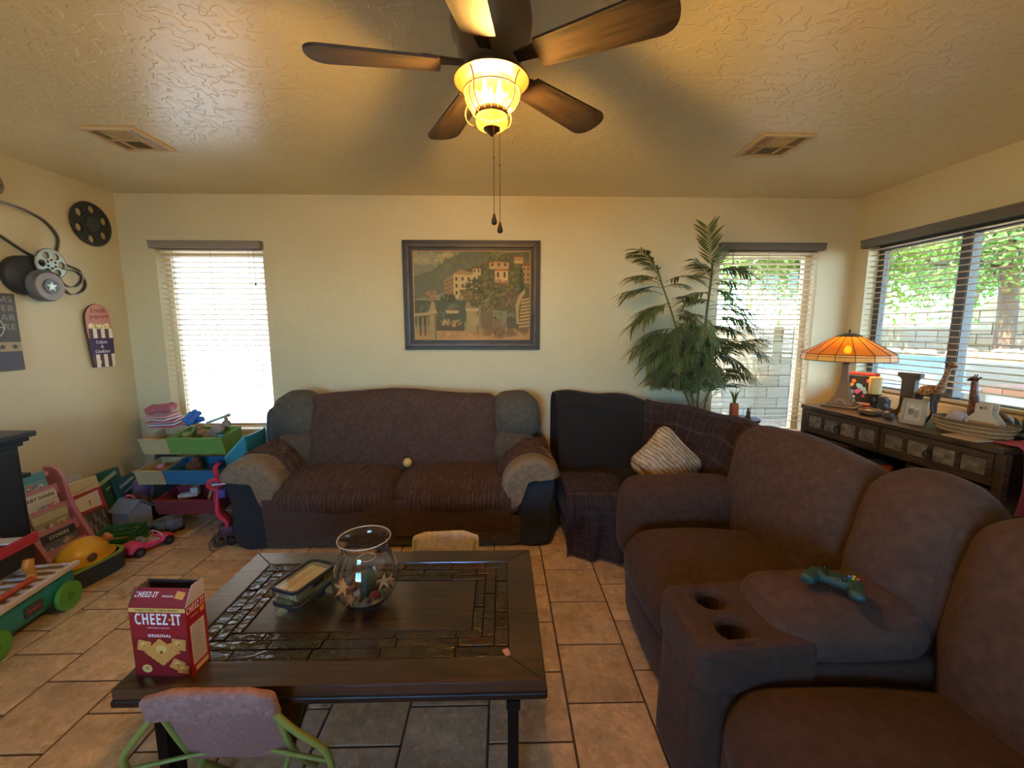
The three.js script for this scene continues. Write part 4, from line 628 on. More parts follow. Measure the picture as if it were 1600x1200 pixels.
// ---------------------------------------------------------------- painting
{
  const art = canvasTex(1024, 780, (c, W, H) => {
    const r = rng(31), g = c.createLinearGradient(0, 0, 0, H); g.addColorStop(0, '#8b9088'); g.addColorStop(0.4, '#8d9488'); g.addColorStop(1, '#8a8a76'); c.fillStyle = g; c.fillRect(0, 0, W, H);
    const blot = (x, y, R, n, cols, sx = 1, sy = 1, s0 = 6, s1 = 20) => { for (let k = 0; k < n; k++) { const a = r() * 6.28, q = Math.sqrt(r()) * R, s = rr(s0, s1, r); c.fillStyle = cols[Math.floor(r() * cols.length)]; c.globalAlpha = 0.55; c.beginPath(); c.ellipse(x + q * Math.cos(a) * sx, y + q * Math.sin(a) * sy, s, s * rr(0.4, 0.9, r), r() * 3, 0, 7); c.fill(); } c.globalAlpha = 1; };
    const poly = (P, f) => { c.fillStyle = f; c.beginPath(); P.forEach(([x, y], i) => i ? c.lineTo(x, y) : c.moveTo(x, y)); c.closePath(); c.fill(); };
    blot(250, 70, 200, 60, ['#c9bb9a', '#d8c9a6', '#b9b29b'], 1, 0.25, 14, 40); blot(90, 60, 120, 30, ['#b9b29b', '#9aa095'], 1, 0.4, 14, 40);
    poly([[0, 220], [160, 170], [320, 60], [470, 0], [760, 0], [640, 130], [420, 330], [0, 420]], '#6f7668'); blot(400, 180, 200, 70, ['#687062', '#757c6c', '#7d8270'], 1, 0.7, 16, 40);
    poly([[440, 170], [640, 90], [800, 20], [1024, 0], [1024, 560], [430, 470]], '#5f6236'); blot(800, 190, 260, 260, ['#6a6c3a', '#4c5130', '#7f7d45', '#5a5b36', '#8a8450'], 1, 0.8, 8, 26);
    const house = (x, y, w, h, wall, roof, nx, ny) => { poly([[x, y], [x + w, y + h * 0.06], [x + w, y + h], [x, y + h]], wall); poly([[x - 8, y + 4], [x + w * 0.3, y - h * 0.16], [x + w + 8, y + h * 0.02], [x + w + 8, y + h * 0.08]], roof); c.fillStyle = '#5f4a34'; for (let i = 0; i < nx; i++) for (let j = 0; j < ny; j++) c.fillRect(x + w * (i + 0.3) / nx, y + h * (0.14 + 0.86 * j / ny), w * 0.35 / nx, h * 0.42 / ny); };
    poly([[265, 250], [350, 200], [350, 420], [270, 400]], '#a18a6a'); c.fillStyle = '#6b563c'; for (let i = 0; i < 4; i++) for (let j = 0; j < 4; j++) c.fillRect(275 + i * 19, 262 - i * 8 + j * 38, 8, 16);
    house(350, 195, 215, 215, '#d8c49c', '#b59468', 4, 3); house(715, 165, 115, 110, '#dfc493', '#c4713f', 2, 1); house(665, 95, 170, 60, '#cfae80', '#c97a48', 3, 1); house(885, 50, 80, 55, '#d3b384', '#b9623a', 4, 1); house(520, 150, 70, 60, '#d6c19a', '#a56a44', 2, 1); house(955, 120, 70, 160, '#b99a6d', '#9a5f3c', 2, 3);
    poly([[0, 430], [460, 430], [470, 620], [0, 650]], '#56604c'); blot(230, 500, 190, 60, ['#4c5846', '#66705a', '#7d8268'], 1, 0.3, 10, 40);
    poly([[270, 515], [400, 520], [385, 545], [285, 545]], '#c8b592'); poly([[290, 505], [385, 507], [385, 518], [290, 517]], '#8d5b3f');
    blot(300, 410, 70, 60, ['#39432c', '#46502f', '#575c38'], 1, 0.5, 8, 20); blot(560, 320, 120, 160, ['#39432c', '#4b5230', '#646438'], 1, 0.7, 8, 22); blot(700, 380, 240, 260, ['#474c2c', '#6c6a3c', '#857b48', '#3c4128', '#a08856'], 1, 0.45, 8, 22); blot(860, 420, 130, 120, ['#8c5a4a', '#6f5a3c', '#a5795a', '#55522e'], 1, 0.5, 7, 18); blot(770, 270, 60, 50, ['#b06a58', '#8f5a44'], 1, 0.4, 6, 12); blot(950, 270, 40, 80, ['#333c26', '#3f472c'], 0.4, 3, 8, 16);
    poly([[0, 700], [220, 690], [470, 690], [700, 680], [1024, 660], [1024, 780], [0, 780]], '#c59a66'); blot(560, 735, 300, 120, ['#d3aa74', '#b4875a', '#c79b69'], 1.4, 0.14, 14, 44); blot(800, 700, 160, 60, ['#7a6146', '#8b6c4c'], 1.3, 0.3, 14, 40);
    poly([[190, 620], [440, 625], [440, 700], [190, 700]], '#5c5146'); blot(320, 630, 110, 30, ['#c9a473', '#d2b080'], 1, 0.25, 8, 20);
    const ped = (x, y, w, h) => { poly([[x, y], [x + w, y], [x + w - 4, y + 24], [x + 4, y + 24]], '#cdb88e'); poly([[x + 6, y + 24], [x + w - 6, y + 24], [x + w - 6, y + h], [x + 6, y + h]], '#b39c74'); c.fillStyle = '#8a7656'; c.fillRect(x + w - 22, y + 24, 16, h - 24); };
    poly([[0, 545], [130, 535], [130, 560], [0, 572]], '#c9b48a'); for (let k = 0; k < 3; k++) { c.fillStyle = '#a8926c'; c.beginPath(); c.ellipse(28 + k * 42, 690, 15, 42, 0, 0, 7); c.fill(); c.fillRect(20 + k * 42, 575, 16, 90); c.fillStyle = '#4a4436'; c.fillRect(43 + k * 42, 585, 12, 160); }
    ped(122, 520, 76, 260); poly([[135, 520], [150, 440], [175, 440], [190, 520]], '#bfa682'); blot(158, 385, 62, 90, ['#b98d78', '#c7a189', '#8f7a58', '#6d6a44'], 0.85, 0.7, 8, 18);
    ped(452, 500, 118, 210); for (let k = 0; k < 3; k++) { c.fillStyle = '#c1aa80'; c.beginPath(); c.ellipse(510 + k * 24, 610, 9, 50, 0, 0, 7); c.fill(); } poly([[445, 500], [465, 440], [490, 440], [500, 500]], '#a48c68'); blot(452, 380, 60, 90, ['#9c7a62', '#b78f76', '#6b6642', '#4d5130'], 0.9, 0.8, 8, 18);
    const pot = (x, y, w, h, f) => { c.fillStyle = f; c.beginPath(); c.moveTo(x - w * 0.4, y); c.quadraticCurveTo(x - w * 0.7, y + h * 0.4, x - w * 0.35, y + h); c.lineTo(x + w * 0.35, y + h); c.quadraticCurveTo(x + w * 0.7, y + h * 0.4, x + w * 0.4, y); c.fill(); };
    pot(640, 500, 105, 190, '#7f6a4e'); blot(640, 460, 80, 90, ['#5a5c36', '#94825a', '#b59a70', '#43482c'], 1, 0.8, 7, 16); pot(735, 600, 70, 70, '#8d7453'); blot(740, 570, 50, 50, ['#6b6840', '#a39167', '#474b2e'], 1, 0.8, 6, 14); pot(880, 560, 120, 120, '#5f5a48'); blot(880, 530, 80, 80, ['#4a4f36', '#6e7256', '#878766'], 1, 0.6, 7, 16);
    for (let k = 0; k < 9; k++) { const y = 660 - k * 30, x = 925 + k * 3; poly([[x, y], [1024, y - 14], [1024, y - 2], [x, y + 12]], '#d6bb8a'); poly([[x, y + 12], [1024, y - 2], [1024, y + 14], [x, y + 30]], '#86704e'); }
    poly([[895, 470], [930, 380], [975, 330], [985, 360], [945, 420], [925, 500], [928, 640], [905, 640]], '#bfa57b');
    c.globalAlpha = 0.06; c.fillStyle = '#4a3418'; c.fillRect(0, 0, W, H);
  });
  const t = thing('framed_painting', 'framed painting of a villa above a lake terrace, on the back wall', 'painting', [-0.233, 1.255, ZB + 0.004]), w = 1.075, h = 0.848;
  const dark = wood(0x3a2c1c, 0.5, 2), bronzeF = wood(0x7a5838, 0.45, 3), gold = std(0xb98f5a, 0.4, { metalness: 0.3 });
  const side = (len, z0, z1, a, b, m, name) => { // four mitred lengths of one moulding between insets a and b
    for (const [L, rz, px, py] of [[w, 0, 0, 0], [w, Math.PI, 0, h], [h, Math.PI / 2, w / 2, h / 2], [h, -Math.PI / 2, -w / 2, h / 2]]) {
      const g = ext(shapeOf([[-L / 2 + a, a], [L / 2 - a, a], [L / 2 - b, b], [-L / 2 + b, b]]), z1 - z0, 0.003).translate(0, 0, z0); g.rotateZ(rz); g.translate(px, py, 0); part(t, name, g, m); }
  };
  side(0, 0.002, 0.03, 0, 0.028, dark, 'outer_moulding'); side(0, 0.002, 0.042, 0.028, 0.055, bronzeF, 'middle_moulding'); side(0, 0.002, 0.03, 0.055, 0.078, dark, 'inner_moulding'); side(0, 0.002, 0.026, 0.076, 0.083, gold, 'gilt_lip');
  part(t, 'canvas', toCanvasUV(bc(-w / 2 + 0.08, w / 2 - 0.08, 0.08, h - 0.08, 0.004, 0.018), -w / 2 + 0.08, w / 2 - 0.08, 0.08, h - 0.08), std(0xe6dcc0, 0.6, { map: art, bumpMap: rep(T.weave, 8), bumpScale: 0.0006 }), 'painted villa, flower pots and stone balustrade');
}
// ---------------------------------------------------------------- film decorations on the left wall (local x runs along -z... built in a plane: x = towards the back wall, y up, z into the room)
const onLeft = (name, label, cat, y, z) => thing(name, label, cat, [XL, y, z], Math.PI / 2);
M.black = std(0x24282b, 0.5); M.steel = std(0x8d8778, 0.38, { metalness: 0.7 });
const circle = (r, n = 24, x = 0, y = 0) => Array.from({ length: n }, (_, k) => [x + r * Math.cos(k / n * 6.28318), y + r * Math.sin(k / n * 6.28318)]);
const holeRing = (R, r, n, a0 = 0) => Array.from({ length: n }, (_, k) => circle(r, 16, R * Math.cos(a0 + k / n * 6.28318), R * Math.sin(a0 + k / n * 6.28318)));
{ const t = onLeft('film_reel_plaque', 'round dark film reel plaque near the corner above the popcorn sign', 'wall decor', 2.162, -3.2);
  part(t, 'reel_disc', ext(shapeOf(circle(0.148, 56), holeRing(0.105, 0.026, 6, 0.4)), 0.012, 0.003).translate(0, 0, 0.004), M.black); part(t, 'hub', ext(shapeOf(circle(0.05, 32)), 0.008, 0.002).translate(0, 0, 0.016), std(0x343b3f, 0.5)); part(t, 'rim', new THREE.TorusGeometry(0.146, 0.006, 8, 60).translate(0, 0, 0.014), M.black); }
{ // metal reel sculpture with ribbons
  const t = onLeft('film_reel_sculpture', 'metal wall sculpture of film reels with a star and curling film strips', 'wall decor', 1.75, -2.78);
  // local x: + is towards +z?? rotation pi/2 maps local x to -z
  const disc = (x, y, R, z, m, holes, n) => part(t, n, ext(shapeOf(circle(R, 48), holes), 0.012, 0.002).translate(x, y, z), m);
  const star = []; for (let k = 0; k < 10; k++) { const a = k / 10 * 6.28318 + 0.3, q = k % 2 ? 0.014 : 0.034; star.push([q * Math.cos(a), q * Math.sin(a)]); }
  part(t, 'film_canister', lathe([[0.001, 0], [0.118, 0], [0.118, 0.06], [0.001, 0.06]].map(([r, y]) => [r, y]).reverse(), 44).rotateX(Math.PI / 2).translate(-0.075, -0.005, 0.01), M.black);
  part(t, 'canister_rim', lathe([[0.001, 0], [0.098, 0], [0.098, 0.05], [0.001, 0.05]].reverse(), 44).rotateX(Math.PI / 2).translate(-0.025, -0.06, 0.055), std(0x565a5f, 0.45)); disc(-0.02, -0.065, 0.085, 0.106, std(0x8b7f7b, 0.5), [], 'canister_face'); part(t, 'star', ext(shapeOf(star), 0.006, 0.001).translate(-0.02, -0.065, 0.121), std(0xb7b2a4, 0.35, { metalness: 0.6 })); disc(-0.02, -0.065, 0.046, 0.113, std(0x55595c, 0.5), [], 'face_centre');
  disc(0.04, 0.08, 0.092, 0.07, M.steel, [...holeRing(0.058, 0.021, 6), ...holeRing(0.026, 0.007, 6, 0.5)], 'open_reel'); part(t, 'reel_rim', new THREE.TorusGeometry(0.092, 0.006, 8, 48).translate(0.04, 0.08, 0.08), M.steel);
  const strip = (P, name = 'film_strip') => { for (const d of [-0.012, 0.012]) part(t, name, tube(P.map(([x, y, z]) => [x, y, z + d]), 0.0045, 50, 6), M.steel); const C = new THREE.CatmullRomCurve3(P.map((p) => V(...p))); part(t, 'strip_web', sheet(40, 1, (u, v) => { const q = C.getPoint(u); return [q.x, q.y, q.z + (v - 0.5) * 0.024]; }), std(0x4a4840, 0.5, { metalness: 0.5 })); };
  strip([[0.1, 0.16, 0.06], [0.12, 0.26, 0.06], [0.06, 0.34, 0.06], [-0.05, 0.385, 0.06], [-0.18, 0.4, 0.06], [-0.32, 0.4, 0.06]]);
  strip([[-0.02, 0.11, 0.05], [-0.1, 0.15, 0.05], [-0.2, 0.21, 0.05], [-0.32, 0.26, 0.05]]);
  strip([[0.1, 0.06, 0.08], [0.19, 0.05, 0.09], [0.235, -0.02, 0.09], [0.2, -0.08, 0.09], [0.12, -0.1, 0.09], [0.07, -0.05, 0.08]]); strip([[0.06, 0.02, 0.08], [0.1, -0.04, 0.08], [0.16, -0.05, 0.085], [0.21, 0.0, 0.09], [0.2, 0.06, 0.09], [0.13, 0.09, 0.08]]);
  disc(-0.2, 0.5, 0.075, 0.03, M.steel, holeRing(0.045, 0.016, 6), 'upper_reel');
}
{ // popcorn sign
  const tex = canvasTex(300, 640, (c, W, H) => {
    c.fillStyle = '#c98678'; c.fillRect(0, 0, W, H); c.fillStyle = '#7d1f22'; c.font = 'bold 62px serif'; c.textAlign = 'center'; c.save(); c.translate(150, 88); c.rotate(-0.05); c.fillText('Fresh', 0, 0); c.font = 'bold 52px serif'; c.fillText('popcorn', 0, 56); c.restore();
    const r = rng(3); for (let k = 0; k < 120; k++) { c.fillStyle = ['#efe0b8', '#e3c98b', '#f4ead0', '#c7a15f'][k % 4]; c.beginPath(); c.arc(rr(30, 275, r), rr(205, 262, r), rr(8, 15, r), 0, 7); c.fill(); }
    for (let k = 0; k < 6; k++) { c.fillStyle = k % 2 ? '#ece2d2' : '#5b3a4a'; c.fillRect(20 + k * 45, 250, 45, 390); }
    c.fillStyle = '#3c2b55'; c.fillRect(10, 345, 285, 165); c.fillStyle = '#e8e0e6'; c.font = 'bold 44px serif'; c.fillText('Cokes', 150, 400); c.fillText('&', 150, 445); c.fillText('Cookies', 150, 495);
    c.fillStyle = '#e6dcc4'; c.beginPath(); c.arc(95, 585, 26, 0, 7); c.fill();
  });
  const t = onLeft('popcorn_sign', 'wooden popcorn cone sign reading Fresh popcorn', 'sign', 1.145, -3.155);
  const s = new THREE.Shape(); s.moveTo(-0.075, 0); s.lineTo(0.085, 0); s.lineTo(0.098, 0.24); s.quadraticCurveTo(0.098, 0.3, 0.09, 0.32); s.quadraticCurveTo(0.1, 0.45, 0, 0.455); s.quadraticCurveTo(-0.105, 0.44, -0.1, 0.32); s.quadraticCurveTo(-0.1, 0.25, -0.097, 0.24); s.lineTo(-0.075, 0);
  part(t, 'sign_board', ext(s, 0.016, 0.001).translate(0, 0, 0.004), std(0x4b3a30, 0.7)); part(t, 'printed_face', toCanvasUV(new THREE.ShapeGeometry(s, 14).translate(0, 0, 0.0215), -0.1, 0.1, 0, 0.455), std(0xffffff, 0.6, { map: tex }), 'painted popcorn picture with lettering'); }
{ // star poster
  const tex = canvasTex(400, 640, (c, W, H) => {
    c.fillStyle = '#4c4a44'; c.fillRect(0, 0, W, H); c.fillStyle = '#85796a'; c.font = 'bold 70px sans-serif'; c.textAlign = 'right'; ['AMS', 'TER', 'SAR', 'RE'].forEach((s, i) => c.fillText(s, 385, 70 + i * 76)); c.strokeStyle = '#b3ab98'; c.lineWidth = 8; c.fillStyle = '#38403e'; c.beginPath(); c.arc(210, 280, 95, 0, 7); c.fill(); c.stroke(); for (let k = 0; k < 6; k++) { c.beginPath(); c.moveTo(210, 280); c.lineTo(210 + 90 * Math.cos(k * 1.047), 280 + 90 * Math.sin(k * 1.047)); c.stroke(); }
    c.fillStyle = '#a48f6e'; c.fillRect(0, 400, W, 78); c.fillStyle = '#33413f'; for (let n = 0; n < 5; n++) { c.beginPath(); for (let k = 0; k < 10; k++) { const a = k / 10 * 6.2832 - 1.57, q = k % 2 ? 11 : 28; c.lineTo(45 + n * 78 + q * Math.cos(a), 440 + q * Math.sin(a)); } c.fill(); }
    c.fillStyle = '#4d4a55'; c.fillRect(0, 478, W, 162);
  });
  const t = onLeft('movie_sign', 'grey rectangular movie sign with a row of stars below the reel sculpture', 'sign', 1.175, -2.475); 
  part(t, 'sign_board', bc(-0.165, 0.165, 0, 0.455, 0.003, 0.018, 0.002), std(0x3a3834, 0.7)); part(t, 'printed_face', toCanvasUV(bc(-0.165, 0.165, 0, 0.455, 0.0185, 0.0195), -0.165, 0.165, 0, 0.455), std(0xffffff, 0.6, { map: tex })); }
// ---------------------------------------------------------------- sideboard by the wide window; local x runs from the corner towards the camera, local z out into the room
const SB = { o: V(2.241, 0, -2.386), th: -1.4796, h: 0.88 };
const sbAt = (x, y, z) => { const c = Math.cos(SB.th), s = Math.sin(SB.th); return [SB.o.x + x * c + z * s, y, SB.o.z - x * s + z * c]; };
const onSB = (name, label, cat, x, z, ry = 0, group) => thing(name, label, cat, sbAt(x, SB.h + 0.001, z), SB.th + ry, group);
M.sbWood = wood(0x7d6248, 0.45, 2.4); M.sbDark = wood(0x4c3a2c, 0.5, 2);
const sbStone = [0xa59b84, 0x978d78, 0xafa58c].map((c) => std(c, 0.6, { map: rep(slateC, 5), bumpMap: rep(slateB, 3), bumpScale: 0.008 }));
{
  const t = thing('sideboard', 'dark wooden sideboard with stone-tiled drawers under the wide window', 'sideboard', SB.o.toArray(), SB.th), W = 0.582, D = 0.43, H = SB.h;
  part(t, 'top_board', bc(-W, W, H - 0.028, H, -D, 0.012, 0.006), M.sbWood);
  part(t, 'carcass', merge(bc(-W + 0.02, W - 0.02, H - 0.2, H - 0.028, -D + 0.01, -0.024), bc(-W + 0.02, W - 0.02, 0.12, 0.145, -D + 0.01, -0.01), bc(-W + 0.02, W - 0.02, 0.145, H - 0.2, -D + 0.01, -D + 0.022), bc(-0.178, -0.162, 0.145, H - 0.2, -D + 0.02, -0.012), bc(0.162, 0.178, 0.145, H - 0.2, -D + 0.02, -0.012)), M.sbDark);
  part(t, 'middle_shelf', bc(-0.162, 0.162, 0.47, 0.487, -D + 0.02, -0.02), M.sbDark);
  for (const s of [-1, 1]) for (const z of [-0.028, -D + 0.03]) part(t, 'post', bc(s * (W - 0.016) - 0.019, s * (W - 0.016) + 0.019, 0, H - 0.028, z - 0.02, z + 0.022, 0.004), M.sbWood);
  for (const s of [-1, 1]) part(t, 'side_panel', bc(s * (W - 0.022) - 0.007, s * (W - 0.022) + 0.007, 0.12, H - 0.03, -D + 0.03, -0.03), M.sbDark);
  for (const s of [-1, 1]) { // drawers
    const a = s < 0 ? -0.545 : 0.004, b = s < 0 ? -0.004 : 0.545, dr = part(t, 'drawer', merge(bc(a, b, 0.692, 0.728, -0.02, -0.002, 0.003), bc(a, b, 0.815, 0.846, -0.02, -0.002, 0.003), bc(a, b, 0.72, 0.82, -0.022, -0.014), ...[0, 1, 2, 3, 4].map((k) => { const x = mix(a + 0.014, b - 0.014, k / 4); return bc(x - 0.011, x + 0.011, 0.72, 0.82, -0.02, -0.003, 0.002); })), M.sbWood);
    for (let k = 0; k < 4; k++) { const x0 = mix(a + 0.014, b - 0.014, k / 4) + 0.013, x1 = mix(a + 0.014, b - 0.014, (k + 1) / 4) - 0.013; part(dr, 'stone_tile', boxUV(bc(x0, x1, 0.731, 0.812, -0.016, -0.006, 0.003), 1, k * 0.7 + s, k * 0.3), sbStone[(k + (s > 0 ? 1 : 0)) % 3]); }
    const px = (a + b) / 2; part(dr, 'ring_pull', merge(new THREE.TorusGeometry(0.019, 0.0035, 8, 24).translate(px, 0.762, 0.008), cyl(0.011, 0.011, 0.006, 0, 0, 0, 16).rotateX(Math.PI / 2).translate(px, 0.78, 0.001)), std(0x3b352c, 0.4, { metalness: 0.7 }));
    // cupboard doors with tile panels
    const c = s < 0 ? -0.545 : 0.184, d = s < 0 ? -0.184 : 0.545, dm = s < 0 ? M.sbWood : M.sbDark, door = part(t, 'door', merge(bc(c, c + 0.035, 0.15, 0.675, -0.02, -0.002, 0.003), bc(d - 0.035, d, 0.15, 0.675, -0.02, -0.002, 0.003), bc(c, d, 0.635, 0.675, -0.02, -0.003, 0.003), bc(c, d, 0.15, 0.19, -0.02, -0.003, 0.003), bc(c, d, 0.4, 0.43, -0.02, -0.004, 0.003), bc((c + d) / 2 - 0.012, (c + d) / 2 + 0.012, 0.18, 0.64, -0.02, -0.005, 0.003), bc(c + 0.02, d - 0.02, 0.17, 0.66, -0.022, -0.016)), dm);
    for (const u of [0, 1]) for (const v of [0, 1]) { const m = (c + d) / 2; part(door, 'stone_tile', boxUV(bc(u ? m + 0.014 : c + 0.037, u ? d - 0.037 : m - 0.014, v ? 0.433 : 0.193, v ? 0.632 : 0.397, -0.016, -0.008, 0.003), 1, u + s, v), sbStone[(u + v) % 3]); }
  }
}
// stained glass lamp on a concave tower base
{
  const t = onSB('table_lamp', 'amber stained glass table lamp with grey tower base on the sideboard', 'lamp', -0.45, -0.19, 0.55);
  const base = std(0x6d6354, 0.5, { metalness: 0.2 }), lead = std(0x3b2c1c, 0.5, { metalness: 0.4 });
  part(t, 'plinth', merge(box(0.2, 0.016, 0.2, 0, 0.008, 0, 0.004), box(0.15, 0.012, 0.15, 0, 0.022, 0, 0.003)), base);
  // four-sided concave shaft
  const n = 24, half = (v) => 0.018 + 0.05 * Math.pow(1 - v, 3.2); const g = sheet(4, n, (u, v) => { const k = Math.round(u * 4) % 4, h = half(v), c = [[-1, -1], [1, -1], [1, 1], [-1, 1]][k]; return [c[0] * h, 0.028 + v * 0.27, -c[1] * h]; });
  part(t, 'shaft', toCreasedNormals(g, 0.6), base);
  for (let k = 0; k < 4; k++) { const gg = new THREE.TorusGeometry(0.026, 0.005, 6, 16, Math.PI); part(t, 'arch', gg.translate(0, 0.03, 0.062).rotateY(k * Math.PI / 2), std(0x9a917f, 0.45)); }
  part(t, 'knop', lathe([[0.001, 0.298], [0.026, 0.298], [0.018, 0.31], [0.012, 0.325], [0.008, 0.345], [0.006, 0.48], [0.001, 0.48]].reverse().map(([r, y]) => [r, y]), 20), lead);
  // shade: eight sloped panels and a skirt
  const shade = new THREE.Group(); shade.name = 'shade'; t.add(shade);
  const amb = phys(0xe8962a, 0.6, { transmission: 0.55, thickness: 0, side: THREE.DoubleSide }), skirtM = phys(0xdcb163, 0.6, { transmission: 0.45, thickness: 0, side: THREE.DoubleSide }), N = 16, r1 = 0.072, r2 = 0.262, yT = 0.49, yB = 0.372, yS = 0.328;
  const P = (r, k, y) => { const a = k / N * 6.28318; return [r * Math.cos(a), y, r * Math.sin(a)]; };
  const quad = (a, b, c, d) => { const q = new THREE.BufferGeometry(); q.setAttribute('position', new THREE.Float32BufferAttribute([...a, ...b, ...c, ...a, ...c, ...d], 3)); q.setAttribute('uv', new THREE.Float32BufferAttribute([0, 0, 1, 0, 1, 1, 0, 0, 1, 1, 0, 1], 2)); q.computeVertexNormals(); return q; };
  for (let k = 0; k < N; k++) {
    part(shade, 'glass_panel', quad(P(r1, k, yT), P(r1, k + 1, yT), P(r2, k + 1, yB), P(r2, k, yB)), amb);
    part(shade, 'skirt_panel', quad(P(r2, k, yB), P(r2, k + 1, yB), P(r2 + 0.006, k + 1, yS), P(r2 + 0.006, k, yS)), skirtM);
    part(shade, 'lead_came', merge(rod(P(r1, k, yT + 0.001), P(r2, k, yB + 0.001), 0.0022), rod(P(r2, k, yB), P(r2 + 0.006, k, yS), 0.002), rod(P(r2, k, yB), P(r2, k + 1, yB), 0.0025), rod(P(r2 + 0.003, k, (yB + yS) / 2 + 0.008), P(r2 + 0.003, k + 1, (yB + yS) / 2 + 0.008), 0.0016), rod(P(r2 + 0.006, k, yS), P(r2 + 0.006, k + 1, yS), 0.0028)), lead);
  }
  part(shade, 'shade_cap', lathe([[0.001, 0.512], [0.03, 0.51], [0.06, 0.5], [0.076, 0.488], [0.07, 0.486], [0.001, 0.5]].reverse(), 32), std(0x5c5648, 0.45, { metalness: 0.4 })); part(shade, 'finial', lathe([[0.001, 0.51], [0.006, 0.512], [0.004, 0.52], [0.008, 0.527], [0.001, 0.538]].reverse(), 14), lead);
  part(t, 'bulb', lathe([[0.001, 0.36], [0.018, 0.368], [0.022, 0.385], [0.012, 0.415], [0.001, 0.416]], 18).translate(0, 0.01, 0), std(0xffdf9e, 0.4, { emissive: new THREE.Color(1, 0.62, 0.22), emissiveIntensity: 5 }), 'glowing lamp bulb');
  const L = new THREE.PointLight(new THREE.Color(1, 0.6, 0.22), 0.42); L.name = 'table_lamp_light'; L.position.set(0, 0.395, 0); L.castShadow = true; L.shadow.radius = 1; t.add(L);
}
{ const tex = canvasTex(256, 320, (c, W, H) => { c.fillStyle = '#26231f'; c.fillRect(0, 0, W, H); const r = rng(8); for (const [x, y, s, f] of [[60, 60, 26, '#d9782c'], [40, 110, 24, '#e0a03a'], [210, 50, 26, '#d85a7a'], [120, 120, 36, '#7fc0d6'], [160, 150, 30, '#8fb8d8'], [110, 185, 34, '#c9568a'], [190, 190, 24, '#86b7d6'], [50, 200, 28, '#7f9a8a'], [170, 240, 16, '#c94a4a'], [70, 260, 20, '#d7cfc0']]) { c.fillStyle = f; c.beginPath(); for (let k = 0; k < 12; k++) { const a = k / 12 * 6.28, q = s * (0.7 + 0.5 * r()); c.lineTo(x + q * Math.cos(a), y + q * Math.sin(a)); } c.fill(); } });
  const t = onSB('framed_picture', 'red framed children picture standing behind the stained glass lamp', 'picture', -0.475, -0.345, 0.32), m = std(0xa8332e, 0.5), w = 0.1, h = 0.235;
  part(t, 'frame', merge(bc(-w, w, 0, 0.016, -0.02, 0.02, 0.003), bc(-w, w, h - 0.016, h, -0.02, 0.02, 0.003), bc(-w, -w + 0.016, 0, h, -0.02, 0.02, 0.003), bc(w - 0.016, w, 0, h, -0.02, 0.02, 0.003)), m); part(t, 'mat_board', bc(-w + 0.012, w - 0.012, 0.012, h - 0.012, -0.012, 0.006), std(0xd9cdb4, 0.8)); part(t, 'printed_sheet', toCanvasUV(bc(-w + 0.026, w - 0.026, 0.026, h - 0.026, 0.006, 0.008), -w + 0.026, w - 0.026, 0.026, h - 0.026), std(0xffffff, 0.6, { map: tex })); }
{ const t = onSB('pillar_candle', 'cream pillar candle on a turned wooden holder on the sideboard', 'candle', -0.3, -0.27); const m = wood(0x4a3626, 0.45, 4);
  part(t, 'holder', lathe([[0.001, 0], [0.045, 0], [0.045, 0.012], [0.028, 0.022], [0.016, 0.04], [0.03, 0.06], [0.036, 0.078], [0.02, 0.095], [0.04, 0.106], [0.042, 0.112], [0.001, 0.112]], 28), m); part(t, 'wax_pillar', lathe([[0.001, 0.113], [0.034, 0.113], [0.035, 0.22], [0.031, 0.225], [0.02, 0.221], [0.001, 0.22]], 28), phys(0xd9bd7a, 0.55)); part(t, 'wick', cyl(0.0015, 0.0015, 0.014, 0, 0.227, 0, 6), std(0x2a2018, 0.9)); }
{ const t = onSB('wooden_trinket_box', 'small brown wooden box between the red frame and the candle', 'box', -0.335, -0.378); part(t, 'box_body', bc(-0.03, 0.03, 0, 0.055, -0.03, 0.03, 0.004), wood(0x8a5a34, 0.5, 5)); part(t, 'lid', bc(-0.032, 0.032, 0.056, 0.068, -0.032, 0.032, 0.004), wood(0x7a4d2c, 0.5, 5)); }
{ const t = onSB('wooden_dish', 'small tan wooden dish with white inside on the sideboard edge', 'dish', -0.175, -0.115); part(t, 'bowl', lathe([[0.001, 0.002], [0.045, 0], [0.06, 0.012], [0.062, 0.03], [0.055, 0.036], [0.05, 0.03], [0.046, 0.014], [0.001, 0.01]], 32), wood(0xa98a62, 0.5, 5)); part(t, 'white_soap', soft(0.06, 0.018, 0.04, 0.009, 0.01, null, [0, 0.021, 0]), std(0xe9e3d6, 0.5)); }
{ const s = new THREE.Shape(); s.moveTo(-0.005, 0.27); s.lineTo(0.115, 0.27); s.lineTo(0.115, 0.245); s.quadraticCurveTo(0.092, 0.24, 0.092, 0.215); s.lineTo(0.092, 0.075); s.quadraticCurveTo(0.09, 0, 0, 0); s.quadraticCurveTo(-0.1, 0.002, -0.105, 0.07); s.quadraticCurveTo(-0.1, 0.105, -0.07, 0.1); s.quadraticCurveTo(-0.045, 0.09, -0.055, 0.065); s.quadraticCurveTo(-0.062, 0.045, -0.04, 0.03); s.quadraticCurveTo(-0.01, 0.018, 0.012, 0.04); s.quadraticCurveTo(0.022, 0.06, 0.02, 0.09); s.lineTo(0.02, 0.215); s.quadraticCurveTo(0.02, 0.24, -0.005, 0.245); s.lineTo(-0.005, 0.27);
  const p = sbAt(-0.18, SB.h + 0.001, -0.32); solo('letter_ornament', 'dark grey decorative capital letter J standing on the sideboard', 'ornament', ext(s, 0.035, 0.004, 10), std(0x4a463c, 0.6), p, SB.th + 0.2); }
